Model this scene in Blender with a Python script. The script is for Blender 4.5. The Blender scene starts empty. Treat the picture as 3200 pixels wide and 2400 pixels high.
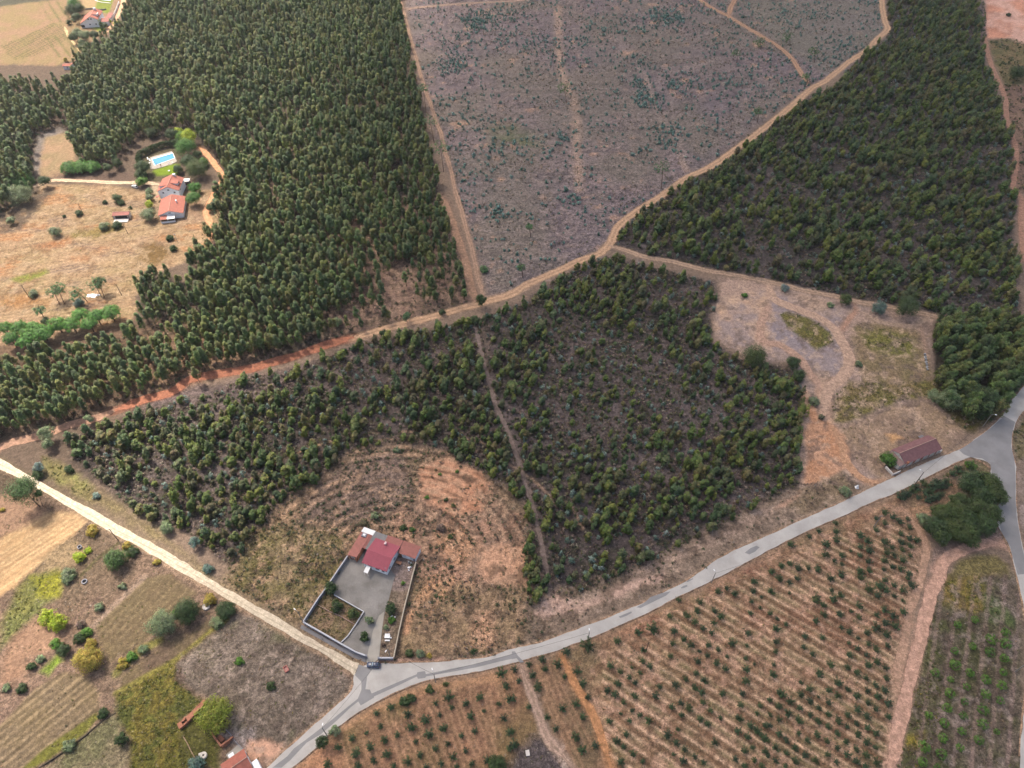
import bpy, math, random
import numpy as np
from mathutils import Vector, Matrix, noise as mnoise
random.seed(7)
rng = np.random.default_rng(11)
scene = bpy.context.scene
R = math.radians

# ------------------------------------------------------------------ camera, sky, sun
CAM_H = 227.0          # drone height in metres
PITCH = R(48.0)        # below the horizon
FPX = 2260.0           # focal length in pixels of a 3200 px wide frame
cam_d = bpy.data.cameras.new("camera")
cam_d.sensor_width = 36.0
cam_d.lens = 36.0 * FPX / 3200.0
cam_d.clip_start = 1.0
cam_d.clip_end = 12000.0
cam = bpy.data.objects.new("camera", cam_d)
scene.collection.objects.link(cam)
cam.location = (0, 0, CAM_H)
cam.rotation_euler = (math.pi / 2 - PITCH, 0, 0)
scene.camera = cam

SUN_EL = R(57.0)
SUN_AZ = R(-42.0)      # measured from +Y towards +X
sun_dir = Vector((math.sin(SUN_AZ) * math.cos(SUN_EL), math.cos(SUN_AZ) * math.cos(SUN_EL), math.sin(SUN_EL)))
world = bpy.data.worlds.new("World")
scene.world = world
world.use_nodes = True
nt = world.node_tree
sky = nt.nodes.new("ShaderNodeTexSky")
sky.sky_type = 'NISHITA'
sky.sun_disc = False
sky.sun_elevation = SUN_EL
sky.sun_rotation = SUN_AZ
sky.air_density = 1.0
sky.dust_density = 7.0
sky.ozone_density = 0.3
nt.nodes["Background"].inputs[1].default_value = 0.15
nt.links.new(sky.outputs[0], nt.nodes["Background"].inputs[0])
sun_d = bpy.data.lights.new("sun", 'SUN')
sun_d.energy = 4.0
sun_d.angle = R(0.6)
sun_d.color = (1.0, 0.92, 0.80)
sun_o = bpy.data.objects.new("sun", sun_d)
scene.collection.objects.link(sun_o)
sun_o.rotation_euler = sun_dir.to_track_quat('Z', 'Y').to_euler()
vs = scene.view_settings
vs.view_transform = 'Standard'
vs.look = 'None'
vs.gamma = 1.0
vs.use_curve_mapping = False
vs.exposure = 0.95
scene.render.engine = 'CYCLES'
scene.cycles.max_bounces = 5
scene.cycles.diffuse_bounces = 3
scene.cycles.transparent_max_bounces = 12
scene.cycles.use_denoising = True
scene.cycles.denoising_prefilter = 'ACCURATE'

# ------------------------------------------------------------------ surveying: places read off as image points, turned into ground points
SX, SY = 1600.0, 1200.0
def gp(x, y, h=0.0):
    """ground position (at height h) seen at source pixel x, y"""
    u = (np.asarray(x, float) - SX) / FPX
    v = (np.asarray(y, float) - SY) / FPX
    t = (CAM_H - h) / (math.sin(PITCH) + v * math.cos(PITCH))
    return u * t, (math.cos(PITCH) - v * math.sin(PITCH)) * t
K8 = 800 / 2212.0
FR = {'O': (0, 0, 3200 / 2212.0), 'S': (0, 0, 1.0),
      'h1': (1060, 1620, 300 / 2212.), 'h2': (940, 1820, 360 / 2212.), 'h3': (430, 400, 240 / 1244.),
      'h4': (180, 0, 220 / 1659.), 'h5': (2700, 1320, 300 / 2212.), 'h6': (540, 2150, 300 / 1991.),
      'h8': (0, 830, 440 / 2212.)}
for i in range(4):
    for j in range(4):
        FR['%d%d' % (i, j)] = (i * 800, j * 600, K8)
def W(fr, x, y, h=0.0):
    x0, y0, s = FR[fr]
    a, b = gp(x0 + x * s, y0 + y * s, h)
    return float(a), float(b)
def WP(fr, pts, h=0.0):
    return np.array([W(fr, p[0], p[1], h) for p in pts])

# ------------------------------------------------------------------ noise
def vnoise(x, y, seed=0):
    xi = np.floor(x).astype(np.int64); yi = np.floor(y).astype(np.int64)
    xf = x - xi; yf = y - yi
    xf = xf * xf * (3 - 2 * xf); yf = yf * yf * (3 - 2 * yf)
    def hsh(a, b):
        n = (a * 374761393 + b * 668265263 + seed * 1442695041) & 0xffffffff
        n = ((n ^ (n >> 13)) * 1274126177) & 0xffffffff
        n = (n ^ (n >> 16)) & 0xffffff
        return n / float(0xffffff)
    a = hsh(xi, yi); b = hsh(xi + 1, yi); c = hsh(xi, yi + 1); d = hsh(xi + 1, yi + 1)
    return (a * (1 - xf) + b * xf) * (1 - yf) + (c * (1 - xf) + d * xf) * yf
def fbm(x, y, scale, octv=3, seed=0):
    r = 0; a = 1.0; tot = 0
    for k in range(octv):
        r = r + a * vnoise(x / scale * 2 ** k + 17.3 * k, y / scale * 2 ** k - 9.1 * k, seed + k)
        tot += a; a *= 0.55
    return r / tot            # 0..1, mean .5
def inside(poly, x, y):
    r = np.zeros(x.shape, bool)
    n = len(poly)
    for i in range(n):
        x1, y1 = poly[i]; x2, y2 = poly[(i + 1) % n]
        if y1 == y2: continue
        c = ((y1 > y) != (y2 > y)) & (x < (x2 - x1) * (y - y1) / (y2 - y1) + x1)
        r ^= c
    return r
def dist_line(pts, x, y, closed=False):
    d = np.full(x.shape, 1e9)
    n = len(pts)
    for i in range(n if closed else n - 1):
        x1, y1 = pts[i]; x2, y2 = pts[(i + 1) % n]
        dx, dy = x2 - x1, y2 - y1
        L = dx * dx + dy * dy + 1e-9
        t = np.clip(((x - x1) * dx + (y - y1) * dy) / L, 0, 1)
        d = np.minimum(d, (x - x1 - t * dx) ** 2 + (y - y1 - t * dy) ** 2)
    return np.sqrt(d)
def sdf(poly, x, y):
    d = dist_line(poly, x, y, True)
    return np.where(inside(poly, x, y), -d, d)
def lin(c):
    c = np.asarray(c, float) / 255.0
    return np.where(c <= 0.04045, c / 12.92, ((c + 0.055) / 1.055) ** 2.4)
ALB = 1.55
def S(r, g, b):            # colour read as seen -> surface albedo
    return lin((r, g, b)) / ALB
def smooth(pts, step=1.5):
    """Catmull-Rom resample of a polyline"""
    P = np.array(pts, float)
    P = np.vstack([2 * P[0] - P[1], P, 2 * P[-1] - P[-2]])
    out = []
    for i in range(1, len(P) - 2):
        L = np.linalg.norm(P[i + 1] - P[i]); n = max(1, int(L / step))
        for k in range(n):
            t = k / n
            out.append(0.5 * ((2 * P[i]) + (P[i + 1] - P[i - 1]) * t + (2 * P[i - 1] - 5 * P[i] + 4 * P[i + 1] - P[i + 2]) * t * t
                              + (-P[i - 1] + 3 * P[i] - 3 * P[i + 1] + P[i + 2]) * t ** 3))
    out.append(P[-2])
    return np.array(out)

# ------------------------------------------------------------------ object helpers
def tag(o, label=None, cat=None, group=None, kind=None):
    if label: o['label'] = label
    if cat: o['category'] = cat
    if group: o['group'] = group
    if kind: o['kind'] = kind
    return o
def link(o, parent=None):
    scene.collection.objects.link(o)
    if parent is not None: o.parent = parent
    return o
def empty(name, loc, rz=0.0, **kw):
    o = bpy.data.objects.new(name, None)
    o.empty_display_size = 0.5
    link(o); o.location = loc; o.rotation_euler = (0, 0, rz)
    return tag(o, **kw)
def mesh_np(name, verts, faces, mat=None, smooth_=False):
    me = bpy.data.meshes.new(name)
    me.from_pydata([tuple(v) for v in verts], [], [tuple(f) for f in faces])
    if mat is not None: me.materials.append(mat)
    if smooth_:
        me.polygons.foreach_set('use_smooth', [True] * len(me.polygons))
    me.update()
    return me
def mobj(name, me, parent=None, loc=(0, 0, 0), rot=(0, 0, 0), scale=(1, 1, 1)):
    o = bpy.data.objects.new(name, me)
    link(o, parent); o.location = loc; o.rotation_euler = rot; o.scale = scale
    return o
class MB:
    """collects simple shapes and links them as one mesh"""
    def __init__(s): s.v = []; s.f = []
    def add(s, v, f):
        b = len(s.v); s.v += [tuple(p) for p in v]; s.f += [tuple(b + i for i in q) for q in f]; return s
    def box(s, c, d, rz=0, taper=1.0):
        x, y, z = d[0] / 2, d[1] / 2, d[2] / 2
        ca, sa = math.cos(rz), math.sin(rz); V = []
        for k, zz in ((1.0, -z), (taper, z)):
            for a, b in ((-x, -y), (x, -y), (x, y), (-x, y)):
                a *= k; b *= k
                V.append((c[0] + a * ca - b * sa, c[1] + a * sa + b * ca, c[2] + zz))
        return s.add(V, [(0, 3, 2, 1), (4, 5, 6, 7), (0, 1, 5, 4), (1, 2, 6, 5), (2, 3, 7, 6), (3, 0, 4, 7)])
    def tube(s, pts, r, n=8, r2=None, cap=True):
        P = [Vector(p) for p in pts]; rings = []
        for i, p in enumerate(P):
            d = (P[min(i + 1, len(P) - 1)] - P[max(i - 1, 0)]).normalized()
            q = d.to_track_quat('Z', 'Y')
            rr = r if r2 is None else r + (r2 - r) * i / (len(P) - 1)
            rings.append([p + q @ Vector((math.cos(2 * math.pi * k / n) * rr, math.sin(2 * math.pi * k / n) * rr, 0)) for k in range(n)])
        V = [v for g in rings for v in g]; F = []
        for i in range(len(P) - 1):
            for k in range(n):
                F.append((i * n + k, i * n + (k + 1) % n, (i + 1) * n + (k + 1) % n, (i + 1) * n + k))
        if cap: F += [tuple(range(n))[::-1], tuple(range((len(P) - 1) * n, len(P) * n))]
        return s.add(V, F)
    def prism(s, pts, z0, z1):
        n = len(pts)
        if sum(pts[i][0] * pts[(i + 1) % n][1] - pts[(i + 1) % n][0] * pts[i][1] for i in range(n)) < 0: pts = list(pts)[::-1]
        V = [(p[0], p[1], z0) for p in pts] + [(p[0], p[1], z1) for p in pts]
        F = [tuple(range(n))[::-1], tuple(range(n, 2 * n))] + [(i, (i + 1) % n, n + (i + 1) % n, n + i) for i in range(n)]
        return s.add(V, F)
    def slab(s, quad, t):
        """four 3-D corners, thickened downwards by t"""
        V = [Vector(p) for p in quad]
        n = (V[1] - V[0]).cross(V[2] - V[0]).normalized()
        if n.z < 0: V = V[::-1]
        m = len(V)
        lo = [p - Vector((0, 0, t)) for p in V]
        return s.add(V + lo, [tuple(range(m)), tuple(range(m, 2 * m))[::-1]] + [(i, i + m, (i + 1) % m + m, (i + 1) % m) for i in range(m)])
    def build(s, name, mat, parent=None, sm=False):
        me = mesh_np(name, s.v, s.f, mat, sm)
        return mobj(name, me, parent)

# ------------------------------------------------------------------ materials
def rgba(c): return (float(c[0]), float(c[1]), float(c[2]), 1.0)
def mat_basic(name, col, rough=0.8, var=0.15, vscale=0.8, metal=0.0, spec=0.3, bump=0.0, bscale=4.0):
    m = bpy.data.materials.new(name); m.use_nodes = True
    n = m.node_tree; b = n.nodes["Principled BSDF"]
    b.inputs['Roughness'].default_value = rough; b.inputs['Metallic'].default_value = metal
    b.inputs['Specular IOR Level'].default_value = spec
    tc = n.nodes.new('ShaderNodeTexCoord')
    nz = n.nodes.new('ShaderNodeTexNoise'); nz.inputs['Scale'].default_value = vscale; nz.inputs['Detail'].default_value = 6
    n.links.new(tc.outputs['Object'], nz.inputs['Vector'])
    mx = n.nodes.new('ShaderNodeMix'); mx.data_type = 'RGBA'
    mr = n.nodes.new('ShaderNodeMapRange'); mr.inputs[1].default_value = .3; mr.inputs[2].default_value = .7
    n.links.new(nz.outputs[0], mr.inputs[0]); n.links.new(mr.outputs[0], mx.inputs[0])
    c = np.asarray(col[:3], float)
    mx.inputs[6].default_value = rgba(c * (1 - var)); mx.inputs[7].default_value = rgba(np.minimum(c * (1 + var), .95))
    n.links.new(mx.outputs[2], b.inputs['Base Color'])
    if bump:
        n2 = n.nodes.new('ShaderNodeTexNoise'); n2.inputs['Scale'].default_value = bscale; n2.inputs['Detail'].default_value = 5
        n.links.new(tc.outputs['Object'], n2.inputs['Vector'])
        bp = n.nodes.new('ShaderNodeBump'); bp.inputs['Strength'].default_value = bump; bp.inputs['Distance'].default_value = .1
        n.links.new(n2.outputs[0], bp.inputs['Height']); n.links.new(bp.outputs[0], b.inputs['Normal'])
    return m
def mat_leaf(name, cols, rough=0.55, trans=0.25, spread=1.0):
    """foliage: colour picked per plant, varied per leaf clump by the mesh attribute cv"""
    m = bpy.data.materials.new(name); m.use_nodes = True
    n = m.node_tree; b = n.nodes["Principled BSDF"]; out = n.nodes["Material Output"]
    b.inputs['Roughness'].default_value = rough; b.inputs['Specular IOR Level'].default_value = .35
    oi = n.nodes.new('ShaderNodeObjectInfo')
    rp = n.nodes.new('ShaderNodeValToRGB'); rp.color_ramp.interpolation = 'LINEAR'
    el = rp.color_ramp.elements
    while len(el) < len(cols): el.new(0.5)
    for i, c in enumerate(cols):
        el[i].position = i / max(1, len(cols) - 1); el[i].color = rgba(c)
    n.links.new(oi.outputs['Random'], rp.inputs[0])
    at = n.nodes.new('ShaderNodeAttribute'); at.attribute_name = 'cv'
    ml = n.nodes.new('ShaderNodeVectorMath'); ml.operation = 'MULTIPLY'
    n.links.new(rp.outputs[0], ml.inputs[0]); n.links.new(at.outputs['Vector'], ml.inputs[1])
    n.links.new(ml.outputs[0], b.inputs['Base Color'])
    tr = n.nodes.new('ShaderNodeBsdfTranslucent'); n.links.new(ml.outputs[0], tr.inputs[0])
    mx = n.nodes.new('ShaderNodeMixShader'); mx.inputs[0].default_value = trans
    n.links.new(b.outputs[0], mx.inputs[1]); n.links.new(tr.outputs[0], mx.inputs[2]); n.links.new(mx.outputs[0], out.inputs[0])
    return m
# ------------------------------------------------------------------ roads and tracks (centre lines and outlines)
TRK = {}
class _T(list):
    def items(s): return s
TRK = _T()
def track(key, segs, width, col, style='plain', soft=1.2, edge=.35):
    pts = [W(f, x, y) for f, L in segs for x, y in L]
    TRK.append((key, (smooth(pts, 2.0), width, col, style, soft, edge)))
SAND = S(206, 168, 136); PALE = S(196, 168, 146); REDD = S(172, 114, 90); REDP = S(178, 140, 118)
track('red_track', [('O', [(-30, 985), (10, 962)]), ('02', [(150, 490), (400, 428), (600, 360), (800, 300), (960, 245), (1020, 222)])], 4.0, REDP, 'worn', 1.2, .6)
track('red_track', [('02', [(990, 233), (1120, 180), (1250, 135), (1500, 62)]),
                    ('01', [(1640, 1620), (1900, 1570), (2212, 1515)]), ('11', [(130, 1470), (330, 1420), (640, 1310), (850, 1255)])], 4.6, REDD, 'plain')
track('east_track', [('11', [(850, 1262), (1050, 1205), (1200, 1160), (1500, 1085), (1700, 1025), (1880, 978), (1990, 945), (2080, 925), (2212, 885)]),
                     ('21', [(60, 840), (150, 790), (400, 680), (600, 590), (760, 530), (850, 440), (900, 320), (1000, 222), (1150, 118), (1320, 15)]),
                     ('20', [(1500, 1540), (1700, 1450), (1850, 1350), (2000, 1240), (2212, 1080)]),
                     ('30', [(200, 920), (380, 760), (480, 710), (620, 600), (700, 535), (870, 420), (930, 350), (1030, 255), (1010, 180), (990, 80), (985, -40)])], 4.2, SAND, 'ruts')
track('branch_track', [('20', [(1560, -60), (1640, 10), (1750, 80), (1870, 140), (2000, 220), (2120, 290), (2212, 345)]), ('30', [(90, 400), (200, 500), (280, 620), (350, 730)])], 3.4, S(190, 150, 122), 'ruts')
track('fork_track', [('20', [(1875, 140), (1885, 80), (1900, 40), (1930, -10), (1950, -80)])], 3.6, S(186, 146, 118), 'ruts')
track('north_track', [('10', [(1225, -60), (1240, 0), (1270, 70), (1300, 200), (1350, 380), (1400, 560), (1440, 700), (1490, 850), (1550, 1030), (1600, 1160), (1640, 1330), (1690, 1500), (1720, 1640)]),
                      ('11', [(1780, 180), (1830, 360), (1880, 550), (1910, 700), (1940, 830), (1965, 930)])], 2.3, S(178, 146, 124), 'ruts')
track('clearing_top_track', [('10', [(1290, 75), (1500, 55), (1800, 30), (2212, 10)]), ('20', [(200, -15)])], 3.4, S(168, 142, 126), 'plain')
track('firebreak', [('11', [(1590, 20), (1640, 120), (1700, 270), (1760, 450), (1810, 600), (1850, 780), (1880, 900), (1890, 960)])], 3.6, S(176, 140, 116), 'worn')
track('stand_track', [('11', [(1885, 1150), (1900, 1200), (1950, 1400), (2010, 1620)]), ('12', [(2080, 200), (2140, 330)]), ('22', [(-40, 400), (10, 540), (50, 650), (100, 820), (160, 980), (200, 1150), (240, 1320), (270, 1450), (295, 1600)]), ('23', [(330, 130)])], 1.7, S(142, 124, 116), 'worn')
TRK_SKIP = ([('22', [(290, 240), (330, 360), (400, 480), (480, 600), (540, 700)])])
track('clearing_track', [('21', [(830, 460), (1000, 510), (1130, 556), (1400, 605), (1650, 672), (1850, 705), (2100, 750), (2212, 775)]),
                         ('31', [(100, 795), (200, 820), (300, 850), (600, 905), (740, 940), (900, 970), (1100, 1003), (1350, 1055), (1620, 1105)])], 3.2, S(188, 158, 134), 'ruts')
track('clearing_track', [('31', [(0, 790), (20, 860), (60, 930), (160, 975), (330, 1040), (480, 1110), (580, 1190), (640, 1290), (690, 1400), (700, 1500), (640, 1600)]), ('32', [(520, 50), (490, 150), (480, 280)])], 4.4, S(204, 170, 146), 'worn')
track('clearing_track', [('31', [(640, 1190), (700, 1100), (760, 1030), (740, 960)])], 2.6, S(192, 150, 126), 'worn')
track('clearing_track', [('31', [(0, 1000), (-60, 1150), (-50, 1290), (100, 1320), (260, 1430), (340, 1540), (420, 1640)]), ('32', [(470, 100)])], 3.6, S(196, 160, 138), 'worn')
track('clearing_track', [('31', [(820, 1040), (950, 1120), (1120, 1150), (1260, 1160), (1370, 1090), (1420, 1060)])], 2.4, S(186, 158, 136), 'worn')
track('clearing_track', [('31', [(1310, 1140), (1340, 1250), (1370, 1400)])], 1.8, S(180, 150, 130), 'worn')
track('barn_track', [('32', [(560, 380), (640, 520), (660, 640), (720, 730), (800, 810), (900, 850), (1010, 850)])], 3.0, S(206, 160, 126), 'worn')
track('orchard_track', [('33', [(1040, 1700), (1080, 1560), (1120, 1340), (1160, 1180), (1200, 1000), (1260, 760), (1320, 520), (1370, 300), (1420, 120), (1480, 0)]), ('32', [(1450, 1620), (1500, 1560), (1560, 1500), (1680, 1430), (1850, 1385), (1980, 1370), (2060, 1400)])], 3.7, S(214, 170, 146), 'worn')
track('orchard_track', [('33', [(1120, 1000), (1110, 900), (1140, 750), (1170, 620), (1200, 450), (1230, 280), (1290, 120), (1330, 0)]), ('32', [(1340, 1560), (1370, 1420), (1330, 1300), (1260, 1200), (1190, 1110)])], 2.6, S(196, 158, 132), 'worn')
track('orchard_lane', [('23', [(80, 770), (110, 860), (150, 980), (210, 1120), (250, 1270), (300, 1380), (370, 1470), (430, 1560), (520, 1659), (600, 1740)])], 2.6, S(190, 160, 140), 'ruts')
track('orchard_lane', [('23', [(430, 690), (480, 800), (540, 930), (620, 1060), (690, 1180), (740, 1300), (780, 1420), (820, 1540), (860, 1680)])], 2.6, S(206, 150, 106), 'worn')
track('house_drive', [('00', [(200, 1650), (330, 1600), (440, 1562), (600, 1558), (800, 1570), (1000, 1580), (1200, 1578), (1340, 1590), (1400, 1600)])], 2.9, S(216, 186, 158), 'ruts')
track('house_drive', [('00', [(1080, -40), (1060, 40), (1010, 140), (960, 230), (900, 300)])], 3.8, S(226, 182, 150), 'plain')
track('field_path', [('00', [(560, 230), (590, 310), (650, 390), (690, 450)])], 1.8, S(206, 178, 136), 'worn')
track('side_track', [('30', [(1880, 330), (1890, 420), (1930, 560), (1990, 700), (2050, 850), (2060, 1000), (2100, 1140), (2140, 1300), (2130, 1500), (2120, 1640)]), ('31', [(2190, 60), (2190, 300), (2212, 600)])], 3.0, S(180, 138, 116), 'worn')
track('house_path', [('00', [(1720, 1270), (1800, 1350), (1880, 1450), (1930, 1540), (1880, 1620)]), ('01', [(1830, 60), (1780, 180), (1840, 320), (1800, 440)])], 3.2, S(212, 158, 120), 'worn')
GRAV_N = WP('02', [(-300, 470), (0, 640), (250, 790), (500, 930), (800, 1090), (1100, 1260), (1400, 1420), (1780, 1659)]).tolist() + WP('13', [(0, 262), (200, 370), (500, 560), (750, 690), (890, 762)]).tolist()
GRAV_S = WP('02', [(-300, 590), (0, 740), (160, 812), (400, 945), (800, 1190), (1200, 1412), (1620, 1659)]).tolist() + WP('13', [(0, 342), (300, 520), (600, 680), (850, 858)]).tolist()
MAIN_N = WP('13', [(-140, 1859), (95, 1659), (330, 1440), (500, 1295), (640, 1170), (760, 1070), (830, 985), (862, 920), (850, 860), (890, 760), (960, 765), (1085, 765), (1300, 755), (1600, 740), (1900, 715), (2100, 680)]).tolist() + \
    WP('23', [(0, 630), (200, 590), (400, 520), (700, 410), (1000, 290), (1300, 150), (1550, 20)]).tolist() + WP('22', [(1800, 1500), (2212, 1310)]).tolist() + \
    WP('32', [(300, 1172), (600, 1040), (900, 890), (1120, 790), (1300, 705), (1500, 630), (1650, 570), (1800, 470), (1930, 370), (2030, 262), (2100, 150), (2212, 20), (2380, -150)]).tolist()
MAIN_S = WP('13', [(80, 1859), (310, 1659), (520, 1480), (700, 1312), (900, 1172), (1100, 1052), (1300, 962), (1500, 897), (1700, 860), (1900, 830)]).tolist() + \
    WP('23', [(0, 760), (200, 702), (450, 620), (700, 522), (1000, 400), (1300, 252), (1500, 150), (1800, 5)]).tolist() + WP('22', [(2212, 1440)]).tolist() + \
    WP('32', [(300, 1290), (600, 1160), (850, 1042), (1100, 940), (1300, 842), (1500, 742), (1650, 662), (1750, 632)]).tolist()
EAST_W = WP('32', [(1750, 632), (1850, 642), (1915, 690), (1930, 800), (1985, 880), (2000, 1000), (1980, 1150), (2010, 1280), (2085, 1400), (2110, 1500), (2150, 1659)]).tolist() + WP('33', [(2185, 150), (2212, 290), (2250, 700), (2225, 1050), (2192, 1350), (2180, 1659), (2170, 1850)]).tolist()
EAST_E = WP('32', [(2480, 30), (2212, 232), (2150, 312), (2112, 420), (2102, 540), (2130, 650), (2142, 800), (2140, 1000), (2152, 1150), (2200, 1400), (2260, 1659)]).tolist() + WP('33', [(2330, 200), (2370, 700), (2350, 1100), (2330, 1850)]).tolist()
mainN, mainS = smooth(MAIN_N, 3), smooth(MAIN_S, 3)
eastW, eastE = smooth(EAST_W, 3), smooth(EAST_E, 3)
def ragged(P, seed, amp=.45):
    d_ = np.gradient(P, axis=0); n_ = np.stack([-d_[:, 1], d_[:, 0]], 1) / (np.linalg.norm(d_, axis=1)[:, None] + 1e-9); s_ = np.arange(len(P)) * 1.0
    w_ = (fbm(s_, s_ * 0 + seed, 3, 4, seed) - .5) * 2 * amp; w_[:3] = 0; w_[-3:] = 0
    return P + n_ * w_[:, None]
mainN, mainS, eastW, eastE = [ragged(smooth(P_[::2] if len(P_) > 8 else P_, 1.2), 40 + i_) for i_, P_ in enumerate((mainN, mainS, eastW, eastE))]
MAIN_POLY = [tuple(p) for p in mainN] + [tuple(p) for p in eastE] + [tuple(p) for p in eastW[::-1]] + [tuple(p) for p in mainS[::-1]]
gravN, gravS = smooth(GRAV_N, 3), smooth(GRAV_S, 3)
GRAV_POLY = [tuple(p) for p in gravN] + [tuple(p) for p in gravS[::-1]]

# ------------------------------------------------------------------ stands of trees (outline read at crown height)
def PZ(fr, pts, h=0): return WP(fr, pts, h)
F1A = PZ('O', [(-160, 150), (0, 172), (110, 182), (150, 165), (168, 120), (235, 75), (262, 40), (290, -60), (866, -60), (885, 110), (905, 200), (930, 330), (950, 400), (490, 370), (440, 318), (418, 296), (395, 278), (290, 285), (245, 345), (170, 345), (150, 285), (110, 265), (75, 290), (72, 400), (0, 440), (-160, 500)], 5)
F1B = PZ('O', [(488, 365), (950, 400), (985, 480), (1000, 560), (1015, 640), (930, 662), (840, 690), (790, 706), (640, 755), (500, 785), (420, 812), (330, 840), (250, 868), (180, 885), (100, 905), (0, 925), (-150, 960), (-150, 800), (0, 772), (130, 755), (262, 712), (302, 680), (295, 595), (330, 578), (400, 592), (412, 545), (445, 520), (455, 490), (460, 440), (482, 400)], 5)
F2 = PZ('O', [(150, 940), (250, 905), (330, 872), (450, 846), (520, 812), (640, 790), (700, 765), (800, 730), (900, 715), (1035, 680), (1045, 740), (1064, 800), (1080, 870), (1095, 930), (1116, 1010), (1128, 1075), (1108, 1075), (1085, 1035), (1040, 1015), (960, 965), (880, 948), (800, 955), (740, 980), (680, 1040), (600, 1080), (560, 1125), (530, 1180), (500, 1215), (440, 1180), (400, 1140), (330, 1120), (270, 1085), (220, 1035), (150, 990)], 2)
F3 = PZ('O', [(1042, 682), (1130, 648), (1200, 596), (1310, 548), (1420, 572), (1540, 604), (1550, 640), (1530, 730), (1600, 770), (1680, 785), (1730, 790), (1738, 880), (1725, 960), (1730, 1040), (1650, 1080), (1560, 1130), (1480, 1170), (1390, 1220), (1300, 1256), (1210, 1285), (1176, 1275), (1154, 1150), (1132, 1080), (1112, 1000), (1076, 890), (1058, 780)], 2)
F3B = PZ('O', [(1143, 1130), (1160, 1180), (1172, 1290), (1142, 1305), (1133, 1240)], 2)
F4 = PZ('O', [(1318, 525), (1322, 496), (1390, 448), (1470, 392), (1550, 335), (1635, 272), (1698, 232), (1760, 194), (1785, 205), (1835, 140), (1895, 92), (1922, 66), (1916, -60), (2108, -60), (2118, 40), (2130, 130), (2150, 190), (2180, 250), (2192, 330), (2200, 420), (2192, 500), (2200, 620), (2212, 690), (2180, 700), (2120, 682), (2020, 662), (1960, 650), (1830, 635), (1700, 605), (1590, 582), (1480, 562), (1400, 542)], 3)
F5 = PZ('O', [(2020, 685), (2080, 675), (2212, 690), (2400, 690), (2400, 790), (2212, 850), (2170, 880), (2130, 905), (2080, 890), (2035, 865), (2015, 815), (2022, 750)], 4)
FCLR = WP('O', [(872, -60), (1905, -60), (1912, 60), (1830, 150), (1750, 185), (1600, 298), (1500, 378), (1400, 448), (1320, 508), (1290, 540), (1200, 588), (1110, 636), (1055, 636), (1035, 560), (995, 440), (955, 330), (918, 200), (885, 80)])

# ------------------------------------------------------------------ the ground sheet
NV, NU = 660, 850
vv = np.linspace(0.66, -0.60, NV)
t = CAM_H / (math.sin(PITCH) + vv * math.cos(PITCH))
yrow = (math.cos(PITCH) - vv * math.sin(PITCH)) * t
yrow = np.concatenate([[-600, -300, -60], yrow, [yrow[-1] + 60, yrow[-1] + 300, 2400]])
wrow = np.interp(yrow, [-100, 40, 800, 2500], [165, 165, 560, 560]) * 1.0
uu = np.concatenate([[-5, -2.6, -1.7, -1.25], np.linspace(-1, 1, NU), [1.25, 1.7, 2.6, 5]])
GX = wrow[:, None] * uu[None, :]
GY = np.repeat(yrow[:, None], len(uu), 1)
gx, gy = GX.ravel(), GY.ravel()
col = np.tile(S(138, 118, 102), (len(gx), 1))
rough = np.full(len(gx), 0.5)          # strength of the fine speckle
N1 = fbm(gx, gy, 24, 4, 3); N2 = fbm(gx, gy, 7, 4, 9); N3 = fbm(gx, gy, 2.2, 3, 21); N4 = fbm(gx, gy, 55, 3, 33)
NE = (N2 - .5) * 2 * .8 + (N3 - .5) * .9      # edge wobble, about -1..1
def contrast(n, k=2.5): return np.clip((n - .5) * k + .5, 0, 1)
def paint(poly, c, soft=2.0, wob=2.0, c2=None, n2=None, amt=1.0, rg=None, mix=None):
    poly = np.asarray(poly)
    m = soft + wob + 3
    sel = np.where((gx > poly[:, 0].min() - m) & (gx < poly[:, 0].max() + m) & (gy > poly[:, 1].min() - m) & (gy < poly[:, 1].max() + m))[0]
    if not len(sel): return
    d = sdf(poly, gx[sel], gy[sel]) + NE[sel] * wob
    a = np.clip(0.5 - d / max(soft, .05), 0, 1) * amt
    if mix is not None: a = a * mix[sel]
    cc = np.tile(np.asarray(c), (len(sel), 1))
    if c2 is not None:
        k = contrast(N1 if n2 is None else n2, 3.0)[sel][:, None]
        cc = cc * (1 - k) + np.asarray(c2)[None] * k
    col[sel] = col[sel] * (1 - a[:, None]) + cc * a[:, None]
    if rg is not None: rough[sel] = rough[sel] * (1 - a) + rg * a
def paint_line(pts, w, c, soft=1.5, amt=1.0, wob=.6, mix=None):
    pts = np.asarray(pts); m = w + soft + 3
    sel = np.where((gx > pts[:, 0].min() - m) & (gx < pts[:, 0].max() + m) & (gy > pts[:, 1].min() - m) & (gy < pts[:, 1].max() + m))[0]
    if not len(sel): return
    step = max(1, len(pts) // 40)
    pp = np.vstack([pts[::step], pts[-1:]])
    d = dist_line(pp, gx[sel], gy[sel]) - w / 2 + NE[sel] * wob
    a = np.clip(0.5 - d / soft, 0, 1) * amt
    if mix is not None: a = a * mix[sel]
    col[sel] = col[sel] * (1 - a[:, None]) + np.asarray(c)[None] * a[:, None]
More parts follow.
